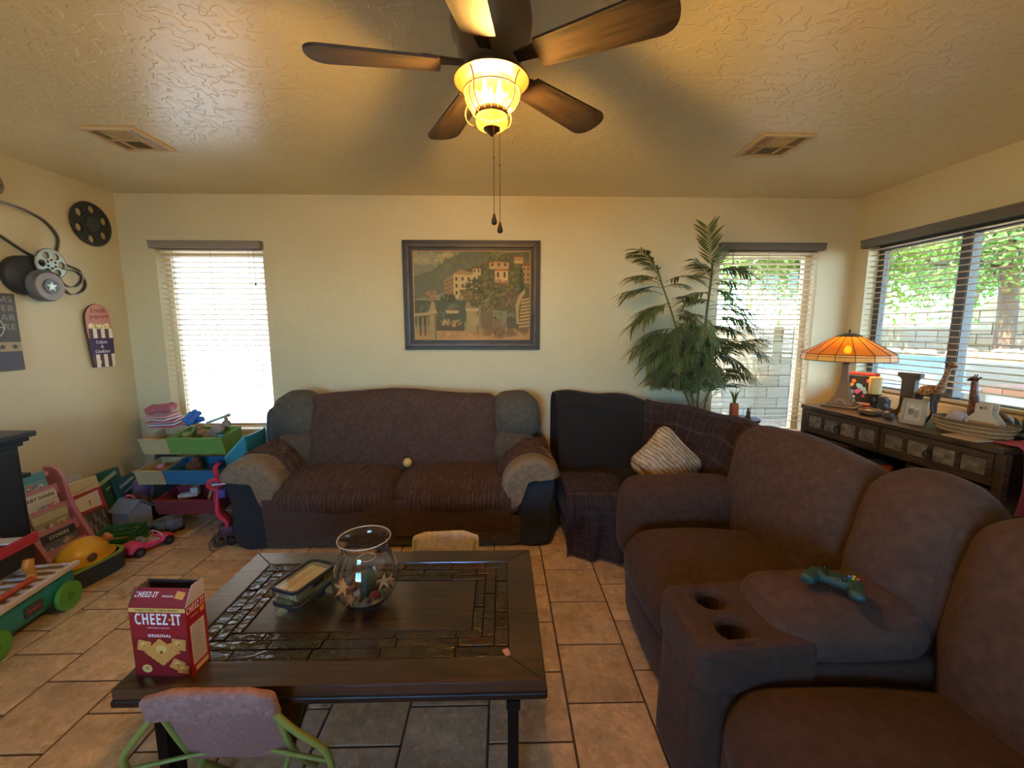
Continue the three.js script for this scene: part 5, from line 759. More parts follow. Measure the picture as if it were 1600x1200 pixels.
// giraffes: bodies swept along a spine with varying thickness
function limbG(P, R, n = 24, k = 10) { const c = new THREE.CatmullRomCurve3(P.map((p) => V(...p))), g = new THREE.TubeGeometry(c, n, 1, k), p = g.attributes.position, nv = k + 1; for (let i = 0; i <= n; i++) { const q = c.getPointAt(i / n), f = i / n * (R.length - 1), a = Math.floor(f), r = mix(R[a], R[Math.min(a + 1, R.length - 1)], f - a); for (let j = 0; j < nv; j++) { const m = i * nv + j; p.setXYZ(m, q.x + (p.getX(m) - q.x) * r, q.y + (p.getY(m) - q.y) * r, q.z + (p.getZ(m) - q.z) * r); } } g.computeVertexNormals(); return g; }
const hideC = dataTex(256, (u, v) => { const x = u * 10, y = v * 10; let d1 = 9, d2 = 9; for (let i = -1; i < 2; i++) for (let j = -1; j < 2; j++) { const a = Math.floor(x) + i, b = Math.floor(y) + j, w = (k) => ((k % 10) + 10) % 10, px = a + hash3(w(a), w(b), 1), py = b + hash3(w(a), w(b), 2), d = Math.hypot(px - x, py - y); if (d < d1) { d2 = d1; d1 = d; } else if (d < d2) d2 = d; } return d2 - d1 < 0.16 ? [0.72, 0.52, 0.3] : [0.36, 0.22, 0.11]; });
M.hide = std(0xffffff, 0.55, { map: rep(hideC, 5) });
{ const t = onSB('giraffe_figurine', 'standing carved giraffe figurine beside the letter J', 'figurine', 0.05, -0.24, 0.1); const dark = std(0x3a2a1c, 0.5);
  part(t, 'body', boxUV(merge(limbG([[-0.062, 0.165, 0], [-0.03, 0.178, 0], [0.02, 0.188, 0], [0.045, 0.2, 0], [0.06, 0.24, 0], [0.072, 0.29, 0], [0.08, 0.335, 0]], [0.006, 0.032, 0.036, 0.03, 0.018, 0.014, 0.012, 0.013], 40, 12), limbG([[0.07, 0.342, 0], [0.09, 0.344, 0], [0.115, 0.334, 0]], [0.008, 0.014, 0.011, 0.004], 12, 8))), M.hide);
  for (const z of [-0.015, 0.015]) { part(t, 'leg', limbG([[-0.045, 0.165, z], [-0.056, 0.11, z], [-0.042, 0.07, z], [-0.05, 0.0, z]], [0.018, 0.01, 0.0065, 0.007], 16, 8), dark); part(t, 'leg', limbG([[0.035, 0.175, z], [0.03, 0.1, z], [0.034, 0.06, z], [0.026 - z, 0.0, z]], [0.018, 0.009, 0.0065, 0.007], 16, 8), dark); part(t, 'ear', limbG([[0.078, 0.345, z * 0.6], [0.07, 0.358, z * 1.9]], [0.004, 0.006, 0.001], 6, 6), dark); part(t, 'horn', rod([0.082, 0.35, z * 0.4], [0.08, 0.372, z * 0.5], 0.0026, 0.0034), dark); }
  part(t, 'tail', limbG([[-0.064, 0.17, 0], [-0.082, 0.14, 0], [-0.084, 0.105, 0]], [0.003, 0.002, 0.005], 10, 6), dark); }
{ const t = onSB('giraffe_figurine', 'resting giraffe figurine with folded legs behind the wicker basket', 'figurine', 0.235, -0.375, -0.05); const m = std(0x6d4c2e, 0.5);
  part(t, 'body', boxUV(merge(limbG([[0.13, 0.03, 0], [0.09, 0.055, 0], [0.03, 0.065, 0], [-0.03, 0.07, 0], [-0.055, 0.12, 0], [-0.068, 0.19, 0], [-0.072, 0.255, 0]], [0.012, 0.04, 0.045, 0.042, 0.024, 0.017, 0.014], 40, 12), limbG([[-0.06, 0.262, 0], [-0.08, 0.268, 0], [-0.108, 0.255, 0]], [0.009, 0.014, 0.011, 0.005], 12, 8))), std(0xb08a60, 0.5, { map: rep(hideC, 4) }));
  for (const z of [-0.03, 0.03]) { part(t, 'leg', limbG([[-0.03, 0.05, z], [-0.07, 0.02, z], [-0.02, 0.012, z]], [0.018, 0.011, 0.008], 14, 8), m); part(t, 'leg', limbG([[0.09, 0.05, z], [0.05, 0.015, z * 1.2], [0.11, 0.01, z * 1.2]], [0.02, 0.012, 0.008], 14, 8), m); part(t, 'ear', limbG([[-0.07, 0.265, z * 0.3], [-0.062, 0.278, z * 0.9]], [0.004, 0.006, 0.001], 6, 6), m); part(t, 'horn', rod([-0.072, 0.27, z * 0.2], [-0.07, 0.292, z * 0.25], 0.0026, 0.0034), m); } }
{ const tex = canvasTex(128, 160, (c, W, H) => { c.fillStyle = '#b6ac98'; c.fillRect(0, 0, W, H); c.fillStyle = '#7d7462'; c.beginPath(); c.ellipse(45, 80, 22, 30, 0, 0, 7); c.fill(); c.fillStyle = '#93897a'; c.beginPath(); c.ellipse(85, 95, 20, 36, 0, 0, 7); c.fill(); c.fillStyle = '#d2c8b4'; c.beginPath(); c.arc(48, 42, 14, 0, 7); c.arc(84, 52, 13, 0, 7); c.fill(); });
  const t = onSB('photo_frame', 'pale standing photo frame in front of the wicker basket end', 'photo frame', 0.1, -0.085, 0.2), m = std(0xa79c84, 0.5), w = 0.06, h = 0.145; const G = (g) => g.rotateX(-0.16).translate(0, 0.003, 0);
  part(t, 'frame', G(merge(bc(-w, w, 0, 0.02, -0.006, 0.008, 0.002), bc(-w, w, h - 0.02, h, -0.006, 0.008, 0.002), bc(-w, -w + 0.02, 0, h, -0.006, 0.008, 0.002), bc(w - 0.02, w, 0, h, -0.006, 0.008, 0.002))), m); part(t, 'photo', G(toCanvasUV(bc(-w + 0.018, w - 0.018, 0.018, h - 0.018, -0.004, 0.002), -w + 0.018, w - 0.018, 0.018, h - 0.018)), std(0xffffff, 0.4, { map: tex })); part(t, 'easel_leg', bc(-0.02, 0.02, 0, 0.11, -0.0015, 0.0015).rotateX(0.3).translate(0, 0.001, -0.058), std(0x3a332a, 0.8)); }
{ // wicker basket with cloth and tag
  const t = onSB('wicker_basket', 'low oval wicker basket on the sideboard', 'basket', 0.31, -0.2, 0), m = std(0x8a7350, 0.75), n = 30; const el = (k, s) => [0.165 * s * Math.cos(k), 0.1 * s * Math.sin(k)];
  part(t, 'basket_floor', (() => { const g = cyl(0.1, 0.1, 0.006, 0, 0.004, 0, 40); g.scale(1.5, 1, 0.9); return g; })(), m);
  for (let j = 0; j < 5; j++) part(t, 'weave_strand', tube(Array.from({ length: 60 }, (_, k) => { const a = k / 60 * 6.28318, s = 0.9 + 0.03 * j + 0.03 * Math.sin(a * 15 + (j % 2) * Math.PI), [x, z] = el(a, s); return [x, 0.01 + j * 0.011, z]; }), 0.005, 150, 6, true), j % 2 ? m : std(0xb79c70, 0.75));
  for (let k = 0; k < n; k++) { const a = k / n * 6.28318, [x, z] = el(a, 0.88), [X, Z] = el(a, 1.04); part(t, 'stake', rod([x, 0.002, z], [X, 0.062, Z], 0.0035, 0.003, 6), m); }
  part(t, 'rim', tube(Array.from({ length: 40 }, (_, k) => { const [x, z] = el(k / 40 * 6.28318, 1.06); return [x, 0.064, z]; }), 0.007, 90, 8, true), std(0x6b5638, 0.75)); }
solo('crumpled_cloth', 'crumpled pale pink cloth lying in the wicker basket', 'cloth', soft(0.1, 0.085, 0.08, 0.04, 0.008, (q, n) => q.addScaledVector(n, 0.05 * (fbm(q.x * 22, q.y * 22, q.z * 22, 3) - 0.5))), fabric(0xcbb7ad, 0.9, 3), sbAt(0.235, SB.h + 0.062, -0.2), 0.3);
{ const t = onSB('gift_bag', 'cream paper bag with cut-out handle standing in the wicker basket', 'bag', 0.35, -0.21, 0.05); t.position.y += 0.01; const s = shapeOf([[-0.06, 0], [0.06, 0], [0.07, 0.06], [0.034, 0.105], [0.034, 0.155], [-0.034, 0.155], [-0.034, 0.105], [-0.07, 0.06]], [[[-0.016, 0.125], [-0.016, 0.138], [0.016, 0.138], [0.016, 0.125]]]); part(t, 'bag_panel', ext(s, 0.003, 0.0008).translate(0, 0, 0.02), std(0xbfb098, 0.7)); part(t, 'bag_panel', ext(s, 0.003, 0.0008).translate(0, 0, -0.024), std(0xb8a890, 0.7)); part(t, 'tan_label', bc(-0.055, 0.055, 0.02, 0.06, 0.024, 0.0255), std(0xa9845c, 0.7)); }
{ const t = onSB('yellow_trinket', 'small yellow trinket on the sideboard in front of the letter J', 'trinket', -0.035, -0.2); part(t, 'trinket_body', soft(0.05, 0.04, 0.04, 0.012, 0.01, puff(0.05, 0.04, 0.04, 0.004, 0.01, 60), [0, 0.02, 0]), std(0xc9a94e, 0.5)); part(t, 'trinket_base', cyl(0.02, 0.018, 0.006, 0, 0.003, 0, 16), std(0x5a4a36, 0.6)); }
{ const t = onSB('dark_trinket', 'small dark brown trinket on the sideboard under the standing giraffe', 'trinket', -0.045, -0.1); part(t, 'trinket_body', soft(0.05, 0.045, 0.035, 0.014, 0.01, puff(0.05, 0.045, 0.035, 0.004, 0.012, 60), [0, 0.0225, 0]), std(0x4b3b33, 0.5)); part(t, 'shell_top', lathe([[0.001, 0.05], [0.012, 0.045], [0.015, 0.04]].reverse(), 14), std(0x8b7f8c, 0.35)); }
{ const t = onSB('dark_photo_frame', 'dark photo frame standing at the near end of the sideboard', 'photo frame', 0.535, -0.29, 0.2); const G = (g) => g.rotateX(-0.2).translate(0, 0.003, 0); part(t, 'frame', G(merge(bc(-0.06, 0.06, 0, 0.018, -0.006, 0.008, 0.002), bc(-0.06, 0.06, 0.14, 0.158, -0.006, 0.008, 0.002), bc(-0.06, -0.042, 0, 0.158, -0.006, 0.008, 0.002), bc(0.042, 0.06, 0, 0.158, -0.006, 0.008, 0.002))), M.black); part(t, 'photo', G(bc(-0.044, 0.044, 0.016, 0.142, -0.004, 0.002)), std(0x8d8676, 0.4)); }
{ const t = onSB('leaf_ornament', 'dark metal leaf ornament beside the near photo frame', 'ornament', 0.44, -0.335); for (let k = 0; k < 6; k++) { const a = -0.9 + k * 0.36; part(t, 'leaf', ext(shapeOf([[0, 0], [0.012, 0.03], [0.01, 0.07], [0, 0.095], [-0.01, 0.07], [-0.012, 0.03]]), 0.004, 0.001).rotateZ(-a * 0.8).translate(0.01 * k - 0.025, 0.012, 0), std(0x3d3a2c, 0.5)); } part(t, 'ornament_base', lathe([[0.001, 0], [0.045, 0], [0.04, 0.012], [0.001, 0.014]], 24), M.black); }
solo('magazine', 'thin tan magazine lying on the near corner of the sideboard', 'magazine', box(0.15, 0.008, 0.1, 0, 0.004, 0, 0.002), std(0xb89b78, 0.6), sbAt(0.4, SB.h + 0.001, -0.045), SB.th + 0.05);
solo('pink_garment', 'bright pink garment hanging over the near end of the sideboard', 'garment', sheet(24, 30, (u, v) => { const z = mix(-0.05, -0.3, u), s = v * 0.42, f = 0.012 * Math.sin(u * 14 + v * 3); return s < 0.1 ? [0.5 + s, SB.h + 0.012 + 0.004 * Math.sin(u * 20), z] : [0.604 + 0.02 * clamp((s - 0.1) * 6) + f, SB.h + 0.012 - (s - 0.1), z + 0.04 * (s - 0.1)]; }), fabric(0xc4414f, 0.8), SB.o.toArray(), SB.th);
// things on the open shelf
const inSB = (name, label, cat, x, z, ry = 0) => thing(name, label, cat, sbAt(x, 0.488, z), SB.th + ry);
{ const t = inSB('blue_book', 'blue bound book lying in the open middle shelf of the sideboard', 'book', -0.1, -0.13, 0.1); part(t, 'cover', bc(-0.04, 0.04, 0, 0.115, -0.07, 0.07, 0.003), std(0x39556e, 0.6)); part(t, 'pages', bc(-0.03, 0.03, 0.004, 0.112, -0.068, 0.0715), std(0xd8d0bf, 0.8)); }
{ const t = inSB('orange_jar', 'orange plastic jar in the open middle shelf of the sideboard', 'jar', -0.015, -0.1); part(t, 'jar_body', lathe([[0.001, 0], [0.03, 0], [0.032, 0.01], [0.032, 0.08], [0.026, 0.09], [0.001, 0.09]], 24), std(0xc05a32, 0.45)); part(t, 'jar_lid', cyl(0.028, 0.028, 0.02, 0, 0.1, 0, 24), std(0xa84a2a, 0.5)); }
{ const t = inSB('yellow_bag', 'yellow snack bag in the open middle shelf of the sideboard', 'bag', 0.11, -0.12, 0); part(t, 'bag_body', soft(0.06, 0.13, 0.035, 0.017, 0.01, puff(0.06, 0.13, 0.035, 0.008, 0.008, 30), [0, 0.08, 0]), std(0xc9a02f, 0.4)); part(t, 'bag_crimp', bc(-0.03, 0.03, 0.14, 0.158, -0.002, 0.002), std(0xb8902a, 0.4)); }
{ const t = inSB('dark_gadget', 'dark box of small items in the open middle shelf of the sideboard', 'box', 0.05, -0.17, 0); part(t, 'box_body', bc(-0.05, 0.05, 0, 0.06, -0.05, 0.05, 0.004), std(0x4a3a3c, 0.6)); part(t, 'box_label', bc(-0.03, 0.03, 0.015, 0.045, 0.05, 0.0512), std(0xb5a796, 0.6)); }
{ const t = thing('storage_box', 'brown box with papers between the sideboard and the palm window', 'box', [2.215, 0, -3.22], 0.05); part(t, 'box_body', bc(-0.13, 0.13, 0, 0.5, -0.1, 0.1, 0.006), std(0x9a6a44, 0.8)); part(t, 'lid', bc(-0.135, 0.135, 0.5, 0.54, -0.105, 0.105, 0.006), std(0xa87850, 0.8)); }
// ---------------------------------------------------------------- potted palm in the corner behind the sofas
// a photo pixel and a depth give a point: the palm's fronds are laid out where they show, at the depth of its pot
function pix(x, y, z) { const d = V((x - 800) / FOCAL, (600 - y) / FOCAL, -1).applyEuler(camera.rotation); return camera.position.clone().addScaledVector(d, (z - camera.position.z) / d.z); }
{
  const px = 1.66, pz = -3.22, t = thing('potted_palm', 'tall feathery potted palm in the corner beside the window', 'plant', [px, 0, pz]), r = rng(2024), L = (p) => [p.x - px, p.y, p.z - pz];
  part(t, 'pot', lathe([[0.001, 0], [0.11, 0], [0.15, 0.26], [0.158, 0.27], [0.158, 0.3], [0.145, 0.3], [0.14, 0.27], [0.001, 0.26]], 36), std(0x7a4a34, 0.7)); part(t, 'soil', lathe([[0.001, 0.275], [0.14, 0.27]].reverse(), 30), std(0x3a2c20, 1));
  const stemM = std(0x5d6236, 0.7), leafA = [0x58693f, 0x637546, 0x4c5f3a].map((c) => phys(c, 0.55, { transmission: 0.2, thickness: 0, side: THREE.DoubleSide }));
  const stems = { A: [[1090, 640], [1098, 560], [1104, 490], [1112, 430], [1114, 405]], B: [[1085, 640], [1064, 540], [1047, 480], [1033, 440], [1026, 415]], C: [[1100, 640], [1112, 600], [1118, 560], [1118, 530]], D: [[1080, 640], [1066, 600], [1060, 560], [1056, 530]] };
  for (const [k, P] of Object.entries(stems)) { const z = { A: -3.2, B: -3.18, C: -3.22, D: -3.17 }[k]; part(t, 'stem', tube([[0, 0.25, 0], ...P.map(([x, y]) => L(pix(x, y, z)))], k === 'A' ? 0.009 : 0.007, 30, 7), stemM); }
  const F = [[1113, 432, 1105, 352, 1], [1112, 425, 1128, 385], [1113, 425, 1172, 428], [1111, 430, 1083, 405], [1113, 440, 1084, 432], [1110, 447, 1150, 442], [1114, 462, 1078, 462], [1115, 455, 1148, 466], [1108, 478, 1178, 490], [1108, 495, 1178, 515], [1106, 515, 1145, 518], [1108, 530, 1198, 556], [1110, 545, 1172, 584], [1108, 560, 1150, 548], [1116, 575, 1178, 610], [1112, 590, 1166, 638], [1112, 600, 1132, 652], [1112, 560, 1190, 530],
    [1034, 438, 990, 398], [1034, 442, 993, 432], [1036, 450, 978, 462], [1036, 450, 1074, 446], [1048, 475, 1003, 500], [1045, 475, 985, 510], [1050, 480, 1088, 468], [1054, 505, 1092, 492], [1056, 515, 1002, 530], [1060, 525, 998, 556], [1060, 540, 1008, 572], [1062, 555, 1012, 600], [1064, 570, 1018, 622], [1064, 585, 1034, 636], [1066, 600, 1052, 645], [1090, 590, 1060, 640], [1096, 560, 1072, 528], [1098, 550, 1066, 560], [1096, 585, 1080, 640], [1100, 520, 1072, 505], [1094, 600, 1110, 648], [1082, 610, 1040, 640], [1102, 500, 1070, 490], [1066, 540, 1100, 530], [1070, 570, 1100, 560], [1086, 600, 1076, 655], [1085, 635, 1036, 592], [1090, 635, 1058, 584], [1095, 635, 1132, 590], [1100, 630, 1162, 602], [1090, 630, 1018, 604], [1100, 635, 1112, 578], [1080, 635, 1074, 588], [1095, 632, 1148, 574], [1088, 632, 1048, 600], [1104, 628, 1140, 606]];
  const up = V(0, 1, 0);
  for (const f of F.slice(1)) { const j = () => rr(-13, 13, r); F.push([f[0] + j() * 0.3, f[1] + j(), f[2] + j(), f[3] + j()]); if (F.length > 96) break; }
  for (let k = 0; k < 40; k++) { const x = rr(1045, 1125, r), y = rr(490, 590, r), a = rr(0.2, 2.9, r); F.push([x, y, x + 42 * Math.cos(a), y + 34 * Math.sin(a)]); }
  F.forEach(([bx, by, tx, ty, straight], i) => {
    const z0 = -3.19 + rr(-0.03, 0.03, r), z1 = tx > 1120 ? rr(-3.26, -3.08, r) : rr(-3.3, -3.02, r), A = pix(bx, by, z0), B = pix(tx, ty, z1); if (B.y < 1.0) B.y = 1.0; const len = A.distanceTo(B), mid = A.clone().lerp(B, 0.5); mid.y += straight ? 0 : len * 0.22;
    const c = new THREE.QuadraticBezierCurve3(A, mid, B), n = Math.round(clamp(len / 0.02, 7, 14)), tri = [], uvs = [];
    const rach = new THREE.TubeGeometry(c, 12, 0.0022, 5); rach.translate(-px, 0, -pz);
    const side = V(r() - 0.5, 0, r() - 0.5).normalize();
    for (let k = 0; k < n; k++) for (const s of [-1, 1]) {
      const u = 0.22 + 0.78 * (k + (s > 0 ? 0.5 : 0)) / n, p = c.getPoint(Math.min(1, u)), d = c.getTangent(Math.min(1, u)), w = d.clone().cross(up).normalize(); if (w.lengthSq() < 0.1) w.copy(side); const nrm = w.clone().cross(d).normalize();
      const ll = clamp(len * 0.5, 0.07, 0.115) * (0.75 + 0.5 * Math.sin(u * 2.6)) * rr(0.8, 1.15, r), dir = d.clone().multiplyScalar(0.75).addScaledVector(w, s * rr(0.55, 0.85, r)).addScaledVector(nrm, rr(-0.1, 0.25, r)).normalize(), wid = ll * rr(0.045, 0.065, r);
      const across = dir.clone().cross(nrm).normalize(), droop = (q) => -ll * (straight ? 0.1 : 0.45) * q * q, at2 = (q, e) => { const o = p.clone().addScaledVector(dir, ll * q).addScaledVector(across, e * wid); o.y += droop(q) - Math.abs(e) * wid * 0.35; return [o.x - px, o.y, o.z - pz]; };
      if (at2(1, 0)[1] < 0.95 || p.z < -3.31 || at2(1, 0)[2] + pz < -3.36 || (at2(1, 0)[0] + px > 1.66 && at2(1, 0)[1] < 0.97)) continue;
      const prof = [[0, 0.15], [0.25, 0.9], [0.55, 1], [0.8, 0.6], [1, 0]];
      for (let m = 0; m + 1 < prof.length; m++) { const [q0, e0] = prof[m], [q1, e1] = prof[m + 1]; for (const h of [-1, 1]) { const a = at2(q0, 0), b = at2(q0, e0 * h), cc = at2(q1, e1 * h), dd = at2(q1, 0); if (h > 0) tri.push(...a, ...b, ...cc, ...a, ...cc, ...dd); else tri.push(...a, ...cc, ...b, ...a, ...dd, ...cc); for (let z = 0; z < 6; z++) uvs.push(q0, e0); } }
    }
    const g = new THREE.BufferGeometry(); g.setAttribute('position', new THREE.Float32BufferAttribute(tri, 3)); g.setAttribute('uv', new THREE.Float32BufferAttribute(uvs, 2)); g.computeVertexNormals();
    const f = part(t, 'frond', g, leafA[i % 3]); part(f, 'rachis', rach, stemM);
  });
}
// small table behind the corner seat, with a vase and a figure
{ const t = thing('side_table', 'small dark side table behind the corner seat under the palm window', 'table', [1.93, 0, -3.27]); part(t, 'table_top', cyl(0.13, 0.13, 0.02, 0, 0.7, 0, 28), M.sbDark); part(t, 'pedestal', lathe([[0.001, 0.03], [0.02, 0.03], [0.025, 0.3], [0.018, 0.5], [0.03, 0.69], [0.001, 0.69]], 18), M.sbDark); part(t, 'foot', lathe([[0.001, 0], [0.07, 0], [0.065, 0.02], [0.03, 0.035], [0.001, 0.035]], 24), M.sbDark); }
{ const t = thing('bud_vase', 'terracotta vase with short green blades in front of the palm window', 'vase', [1.86, 0.711, -3.27]); part(t, 'vase_body', lathe([[0.001, 0], [0.03, 0], [0.034, 0.03], [0.034, 0.1], [0.03, 0.12], [0.026, 0.12], [0.001, 0.1]], 24), std(0xb06a4e, 0.6)); const r = rng(9); for (let k = 0; k < 7; k++) { const a = k * 0.9, d = rr(0.03, 0.09, r); part(t, 'blade', limbG([[0, 0.1, 0], [d * 0.4 * Math.cos(a), 0.18, d * 0.4 * Math.sin(a)], [d * Math.cos(a), 0.2 + 0.04 * r(), d * Math.sin(a)]], [0.004, 0.006, 0.0008], 10, 5), std(0x5c7a34, 0.6)); } }
{ const t = thing('small_statue', 'tiny dark figurine beside the terracotta vase', 'figurine', [1.965, 0.711, -3.25]); part(t, 'figure', lathe([[0.001, 0], [0.022, 0], [0.02, 0.015], [0.012, 0.03], [0.016, 0.05], [0.008, 0.065], [0.011, 0.078], [0.001, 0.09]], 18), std(0x4b4a44, 0.5)); part(t, 'staff', rod([0.018, 0, 0], [0.02, 0.1, 0], 0.002), std(0x4b4a44, 0.5)); }
// ---------------------------------------------------------------- cabinet at the left wall
{ const t = thing('media_cabinet', 'black cabinet with crown moulding against the film reel wall', 'cabinet', [XL + 0.005, 0, -1.75]), m = std(0x262d33, 0.5), W = 0.3;
  part(t, 'body', bc(0, W, 0.08, 0.8, -0.54, 0.6, 0.006), m); part(t, 'plinth', bc(0, W - 0.02, 0, 0.08, -0.52, 0.6, 0.004), m);
  part(t, 'crown', merge(bc(0, W + 0.015, 0.79, 0.815, -0.555, 0.61, 0.006), bc(0, W + 0.03, 0.812, 0.835, -0.575, 0.62, 0.008)), m); part(t, 'top_board', bc(0, W + 0.045, 0.835, 0.865, -0.6, 0.63, 0.006), std(0x394049, 0.4));
  for (const z of [-0.26, 0.3]) { const d = part(t, 'door', bc(W, W + 0.012, 0.12, 0.76, z - 0.25, z + 0.25, 0.004), m); part(d, 'knob', lathe([[0.001, 0.02], [0.01, 0.016], [0.006, 0]].reverse(), 14).rotateZ(-Math.PI / 2).translate(W + 0.014, 0.45, z + 0.2), M.steel); }
  part(t, 'side_ledge', bc(0.05, W - 0.02, 0.6, 0.622, -0.6, -0.54, 0.004), m); }
// ---------------------------------------------------------------- book rack with picture books (faces +x)
M.pinkP = std(0xc98aa4, 0.45);
{ const t = thing('book_rack', 'pink plastic sling book rack against the film reel wall', 'book rack', [-2.9, 0, -2.52]);
  const s = new THREE.Shape(); s.moveTo(0, 0); s.lineTo(0.26, 0); s.quadraticCurveTo(0.26, 0.06, 0.23, 0.12); s.quadraticCurveTo(0.14, 0.28, 0.12, 0.42); s.quadraticCurveTo(0.11, 0.55, 0.04, 0.56); s.lineTo(0, 0.56); s.lineTo(0, 0);
  for (const z of [-0.125, 0.15]) part(t, 'side_panel', ext(s, 0.018, 0.004).translate(0, 0, z - 0.009), M.pinkP);
  for (let k = 0; k < 4; k++) { const y = 0.05 + k * 0.115, x = 0.215 - k * 0.045; part(t, 'sling', merge(bc(-0.004, 0.004, 0, 0.06, -0.13, 0.15)  .rotateZ(0.2).translate(x, y, 0), bc(-0.035, 0.0, -0.004, 0.004, -0.13, 0.15).translate(x, y, 0)), M.pinkP); }
  part(t, 'top_rail', bc(0.0, 0.03, 0.5, 0.53, -0.13, 0.15, 0.006), std(0xd9a6bb, 0.45)); }
function bookTex(bg, band, text, ink, seed) { return canvasTex(256, 192, (c, W, H) => { c.fillStyle = bg; c.fillRect(0, 0, W, H); const r = rng(seed); for (let k = 0; k < 26; k++) { c.fillStyle = ['#8fb0b8', '#d3b7a0', '#7d8aa0', '#c27f86', '#e2ddcf'][Math.floor(r() * 5)]; c.beginPath(); c.ellipse(r() * W, H * (0.5 + 0.5 * r()), rr(8, 26, r), rr(6, 18, r), r() * 3, 0, 7); c.fill(); } c.fillStyle = band; c.fillRect(0, 10, W, 60); if (text) { c.fillStyle = ink; c.font = 'bold 38px sans-serif'; c.textAlign = 'center'; c.fillText(text, W / 2, 54, W - 16); } }); }
[['#cfd6d0', '#dfe6df', 'BABY SHARK', '#2f3a44', 'picture book with BABY SHARK on its pale cover in the upper rack sling', 2, 0.02], ['#a9a38c', '#c9c9b4', '', '#000', 'olive and cream picture book in the middle rack sling', 1, 0.0], ['#6f7884', '#3d4450', 'STORIES', '#e6e6e6', 'dark picture book reading STORIES in the lowest rack sling', 0, 0.03], ['#7fb3bf', '#5aa3b5', '', '#fff', 'turquoise picture book in the top rack sling', 3, 0.05]].forEach(([bg, band, tx, ink, label, k, dz], i) => {
  const t = thing('picture_book', label, 'book', [-2.9 + 0.204 - k * 0.045, 0.058 + k * 0.115, -2.51 + dz * 0.3], Math.PI / 2, 'picture books in the pink rack'), h = 0.15, w = 0.1; const G = (g) => g.rotateX(-0.2);
  part(t, 'cover', G(bc(-w, w, 0, h, -0.008, 0.0, 0.001)), std(0xcfc8b8, 0.5)); part(t, 'front_cover', G(toCanvasUV(bc(-w, w, 0, h, 0.0005, 0.002), -w, w, 0, h)), std(0xffffff, 0.4, { map: bookTex(bg, band, tx, ink, i + 1) })); });
// ---------------------------------------------------------------- game boxes leaning on the wall
function gameBox(label, x, z, w, h, d, lean, c, print, ry = Math.PI / 2) { const t = thing('game_box', label, 'box', [x, 0.002, z], ry); const G = (g) => g.rotateX(-lean); part(t, 'box_body', G(bc(-w / 2, w / 2, 0, h, -d, 0, 0.003)), std(c, 0.5)); if (print) part(t, 'printed_front', G(toCanvasUV(bc(-w / 2 + 0.002, w / 2 - 0.002, 0.002, h - 0.002, 0.0005, 0.0015), -w / 2, w / 2, 0, h)), std(0xffffff, 0.45, { map: print })); return t; }
gameBox('cream and red game box with white label beside the pink book rack', -2.745, -2.785, 0.22, 0.42, 0.05, 0.22, 0xd8cfa8, canvasTex(256, 420, (c, W, H) => { c.fillStyle = '#b5404a'; c.fillRect(0, 0, W, H); c.fillStyle = '#dcd3ac'; c.fillRect(0, 0, W, 84); c.fillStyle = '#c9a7a0'; c.textAlign = 'center'; for (let k = 0; k < 9; k++) c.fillRect(50 + k * 18, 62 - k * 2, 12, 14); c.fillStyle = '#e9e4d8'; c.beginPath(); c.moveTo(30, 110); c.lineTo(226, 100); c.lineTo(222, 210); c.lineTo(34, 200); c.fill(); c.fillStyle = '#4a4440'; c.font = 'bold 44px serif'; c.fillText('1', 135, 180); c.fillStyle = '#5b5a66'; c.fillRect(40, 225, 200, 170); c.fillStyle = '#8d8f96'; for (let k = 0; k < 7; k++) c.fillRect(55 + k * 24, 240 + (k % 3) * 40, 18, 60); }));
gameBox('flat pale blue and white game box behind the red one', -2.845, -2.765, 0.2, 0.44, 0.03, 0.12, 0xb9c6d2);
[['tall teal game box with a white title strip near the corner', -3.02, -2.82, 0.2, 0.4, 0x2f6a68], ['dark teal game box leaning on the tall teal one', -3.1, -2.765, 0.18, 0.33, 0x2b5558], ['slim green game box nearest the room corner', -3.27, -2.83, 0.16, 0.3, 0x3b6f5c]].forEach(([label, z, x, w, h, c], i) => gameBox(label, x, z, w, h, 0.035, 0.16 + 0.02 * i, c, i < 2 ? canvasTex(200, 360, (q, W, H) => { q.fillStyle = i ? '#2f5f62' : '#2f6a68'; q.fillRect(0, 0, W, H); q.fillStyle = '#a9c2bd'; q.save(); q.translate(20, 60); q.rotate(-0.3); q.fillRect(0, 0, 150, 26); q.fillRect(20, 60, 120, 16); q.restore(); }) : null));
